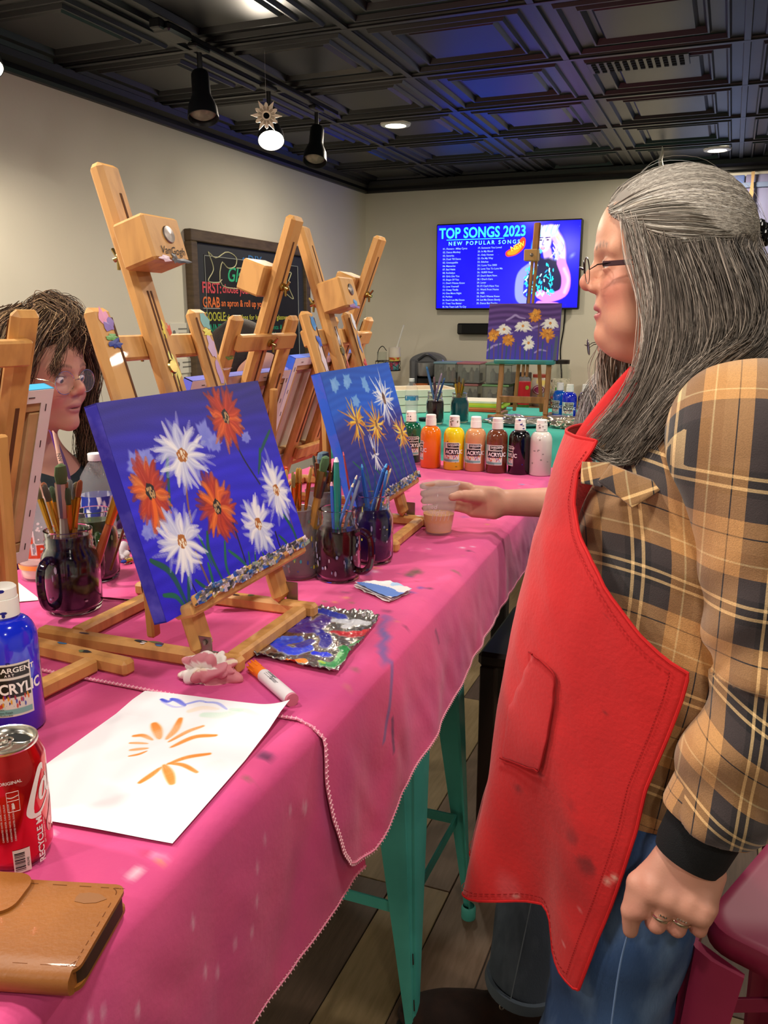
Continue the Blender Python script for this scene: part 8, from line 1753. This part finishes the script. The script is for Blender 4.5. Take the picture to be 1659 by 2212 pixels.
def l_apron(P): return smax(smax(l_shirt(P) - .006, -(l_shirt(P) + .002), .001), np.maximum((oL[0] - .03) - P[:, 0], P[:, 2] - (oL[2] - .315)), .003)
part_sdf('purple_apron', l_apron, (-1.60, 1.06, .74), (-1.06, 1.72, 1.16), .006, mat('purple_cotton', '4a1a66', .85), L_)
rib = lambda nm, pts, wd, m_, n=26: None
def strap_on(name, pts, wd, m_, par, off=(1, 0, 0)):
    C = catmull(pts, 26); T = np.gradient(C, axis=0); T /= np.linalg.norm(T, axis=1)[:, None]; S_ = np.cross(T, off); S_ /= np.linalg.norm(S_, axis=1)[:, None]; V = np.stack([C - S_ * wd, C + S_ * wd], 1).reshape(-1, 3); o = mesh_np(name, V - t_loc(L_), grid_faces(26, 2), m_, par); so = o.modifiers.new('t', 'SOLIDIFY'); so.thickness = .0016; so.offset = 0; return o
M_lan = mat('lanyard', 'c89a88', .7)
la = strap_on('lanyard', [pd(118, 935, 1.66), pd(128, 985, 1.62), pd(140, 1030, 1.60), pd(144, 1045, 1.60)], .0075, M_lan, L_); strap_on('lanyard_lower', [pd(144, 1042, 1.60), pd(139, 1062, 1.60), pd(132, 1085, 1.60)], .006, M_lan, la); strap_on('lanyard_far', [pd(76, 1000, 1.62), pd(80, 1035, 1.60), pd(92, 1068, 1.60), pd(98, 1080, 1.60)], .007, M_lan, la)
strap_on('apron_neck_strap', [pd(112, 935, 1.68), pd(122, 960, 1.66), pd(140, 1010, 1.64), pd(152, 1070, 1.62)], .010, mat('purple_cotton', '4a1a66', .85), L_)
g = G(); e0 = pd(126, 975, 1.60); e1 = pd(143, 1040, 1.585); tx_ = (e1 - e0) / np.linalg.norm(e1 - e0); ty_ = np.cross(tx_, [-.68, .73, 0]); ty_ /= np.linalg.norm(ty_)
for k, s_ in enumerate(('NW FEDE', 'NW FDE')): text_on(g, s_, e0 + tx_ * (.004 + .036 * k) - ty_ * .004 - t_loc(L_), tx_, ty_, .0095, bold=.01)
ob('lanyard_lettering', g, mat('ink_black', '0c0c0c', .6), la, kind='stuff', smooth=False)
part_sdf('badge', lambda P: rbox(P, pd(114, 1082, 1.60), (.018, .006, .012), .003), (-1.35, 1.15, 1.10), (-1.10, 1.35, 1.20), .003, mat('badge', 'b0a070', .5), la)
hl = part_sdf('hair', lambda P: smax(smin(smax(ell(to_l(HL, P), (-.030, 0, .058), (.105, .086, .096)), to_l(HL, P)[:, 0] - .04 - .45 * np.clip(to_l(HL, P)[:, 2] - .03, -.03, .2), .01), ell(to_l(HL, P), (-.065, 0, -.05), (.055, .095, .13)), .04), -ell(to_l(HL, P), (.055, 0, -.03), (.065, .10, .10)), .012) + .004 * vnoise(P, 60, 3), (-1.60, 1.10, 1.12), (-1.08, 1.70, 1.66), .006, mat('hair_brown', '2c211b', .75, noise=('4a382c', 40, 4, .4, .7), bump=.6, bscale=200), L_)
BR = ['4a382c', '6a5240', '2a1f1a', '8a7054', '3a2c24', '5a4636', 'a08464']; lw = lambda L: [[to_w(HL, p) for p in q] for q in L]
near = lw([[(.045, -.02, .135), (.05, -.065, .09), (.028, -.085, .03), (.01, -.092, -.03), (-.005, -.095, -.09)], [(.01, -.02, .150), (.0, -.075, .11), (-.01, -.095, .03), (-.02, -.10, -.05), (-.03, -.105, -.12)], [(-.04, -.02, .150), (-.05, -.085, .10), (-.06, -.105, .0), (-.06, -.11, -.08), (-.06, -.10, -.16)], [(-.08, -.01, .13), (-.12, -.06, .08), (-.13, -.085, -.02), (-.12, -.09, -.11), (-.10, -.09, -.19)]])
strands('hair_waves_near', near, 1700, BR, M_hair, hl, r=.0008, seg=26, jit=.009, seed=6, wave=.008, wfreq=2.2).location = -t_loc(L_)
far_ = lw([[(.045, .01, .135), (.07, .05, .10), (.065, .078, .04), (.055, .088, -.03), (.05, .09, -.10), (.055, .085, -.19)], [(.02, .01, .15), (.04, .07, .11), (.045, .09, .03), (.035, .10, -.05), (.03, .10, -.13), (.04, .09, -.22)], [(-.03, .0, .15), (.0, .08, .11), (.0, .10, .0), (.0, .105, -.08), (.02, .10, -.16), (.03, .09, -.24)]])
strands('hair_waves_far', far_, 1000, BR[:5], M_hair, hl, r=.0008, seg=28, jit=.007, seed=7, wave=.006, wfreq=2.5).location = -t_loc(L_)
fore = lw([[(.055, -.01, .125), (.082, -.03, .10), (.080, -.048, .06), (.072, -.052, .03)], [(.05, -.01, .135), (.075, .02, .12), (.088, .045, .08), (.075, .062, .04)]])
strands('hair_curls_forehead', [fore[0], [p + np.array([0, -.006, .0]) for p in fore[0]]], 90, BR, M_hair, hl, r=.0007, seg=20, jit=.004, seed=8, wave=.004, wfreq=2).location = -t_loc(L_)
strands('hair_curls_top', lw([[(-.02, .0, .155), (.03, .0, .165), (.07, -.02, .13), (.06, -.05, .10)], [(-.04, .02, .155), (.02, .04, .16), (.075, .04, .12), (.085, .06, .07)]]), 700, BR, M_hair, hl, r=.0008, seg=22, jit=.009, seed=9, wave=.008, wfreq=1.8).location = -t_loc(L_)

# ---------------------------------------------------------------- person half hidden behind the left-facing easels
B_ = thing('person', 'mostly hidden person with dark brown hair and peach-coloured top behind the easels by the chalkboard', 'person', (-1.4, 2.05, 0), 0, 'people in the room')
HB = hframe(pd(528, 818, 2.42), -20, 22, 0, 1.05); oB = HB['o']; tb_ = oB + [-.10, .0, -.26]
part_sdf('body', lambda P: smin(smin(smin(head_field(to_l(HB, P)), cap(P, to_w(HB, (-.03, 0, -.06)), oB + [-.09, 0, -.22], .048, .052), .03), ell(P, tb_ + [0, 0, -.14], (.10, .17, .22)), .05), cap(P, tb_ + [.0, .16, -.05], tb_ + [.10, .26, -.22], .045, .035), .03), oB - [.34, .34, .68], oB + [.16, .36, .18], .006, M_skin, B_, col=lambda V: skin_color(to_l(HB, V), 'c8957c', 'a86a60', 'c07060', '3a2a24'))
part_sdf('hair', lambda P: smax(ell(to_l(HB, P), (-.03, 0, .056), (.106, .088, .098)), to_l(HB, P)[:, 0] - .035 - .35 * np.clip(to_l(HB, P)[:, 2] - .03, -.2, .2), .01) + .003 * vnoise(P, 50, 2), oB - [.2, .2, .15], oB + [.2, .2, .22], .007, mat('hair_dark_brown', '1c120d', .8, noise=('2c1d15', 40, 4, .4, .7), bump=.6, bscale=200), B_)
part_sdf('peach_top', lambda P: smin(smin(ell(P, tb_ + [0, 0, -.06], (.12, .22, .12)), ell(P, tb_ + [0, 0, -.24], (.13, .20, .22)), .06), cap(P, tb_ + [.0, .17, -.04], tb_ + [.12, .28, -.20], .07, .06), .04) + .004 * vnoise(P, 35, 3), oB - [.36, .36, .74], oB + [.20, .44, -.12], .009, mat('peach_knit', 'cda082', .85, bump=.2, bscale=300), B_)
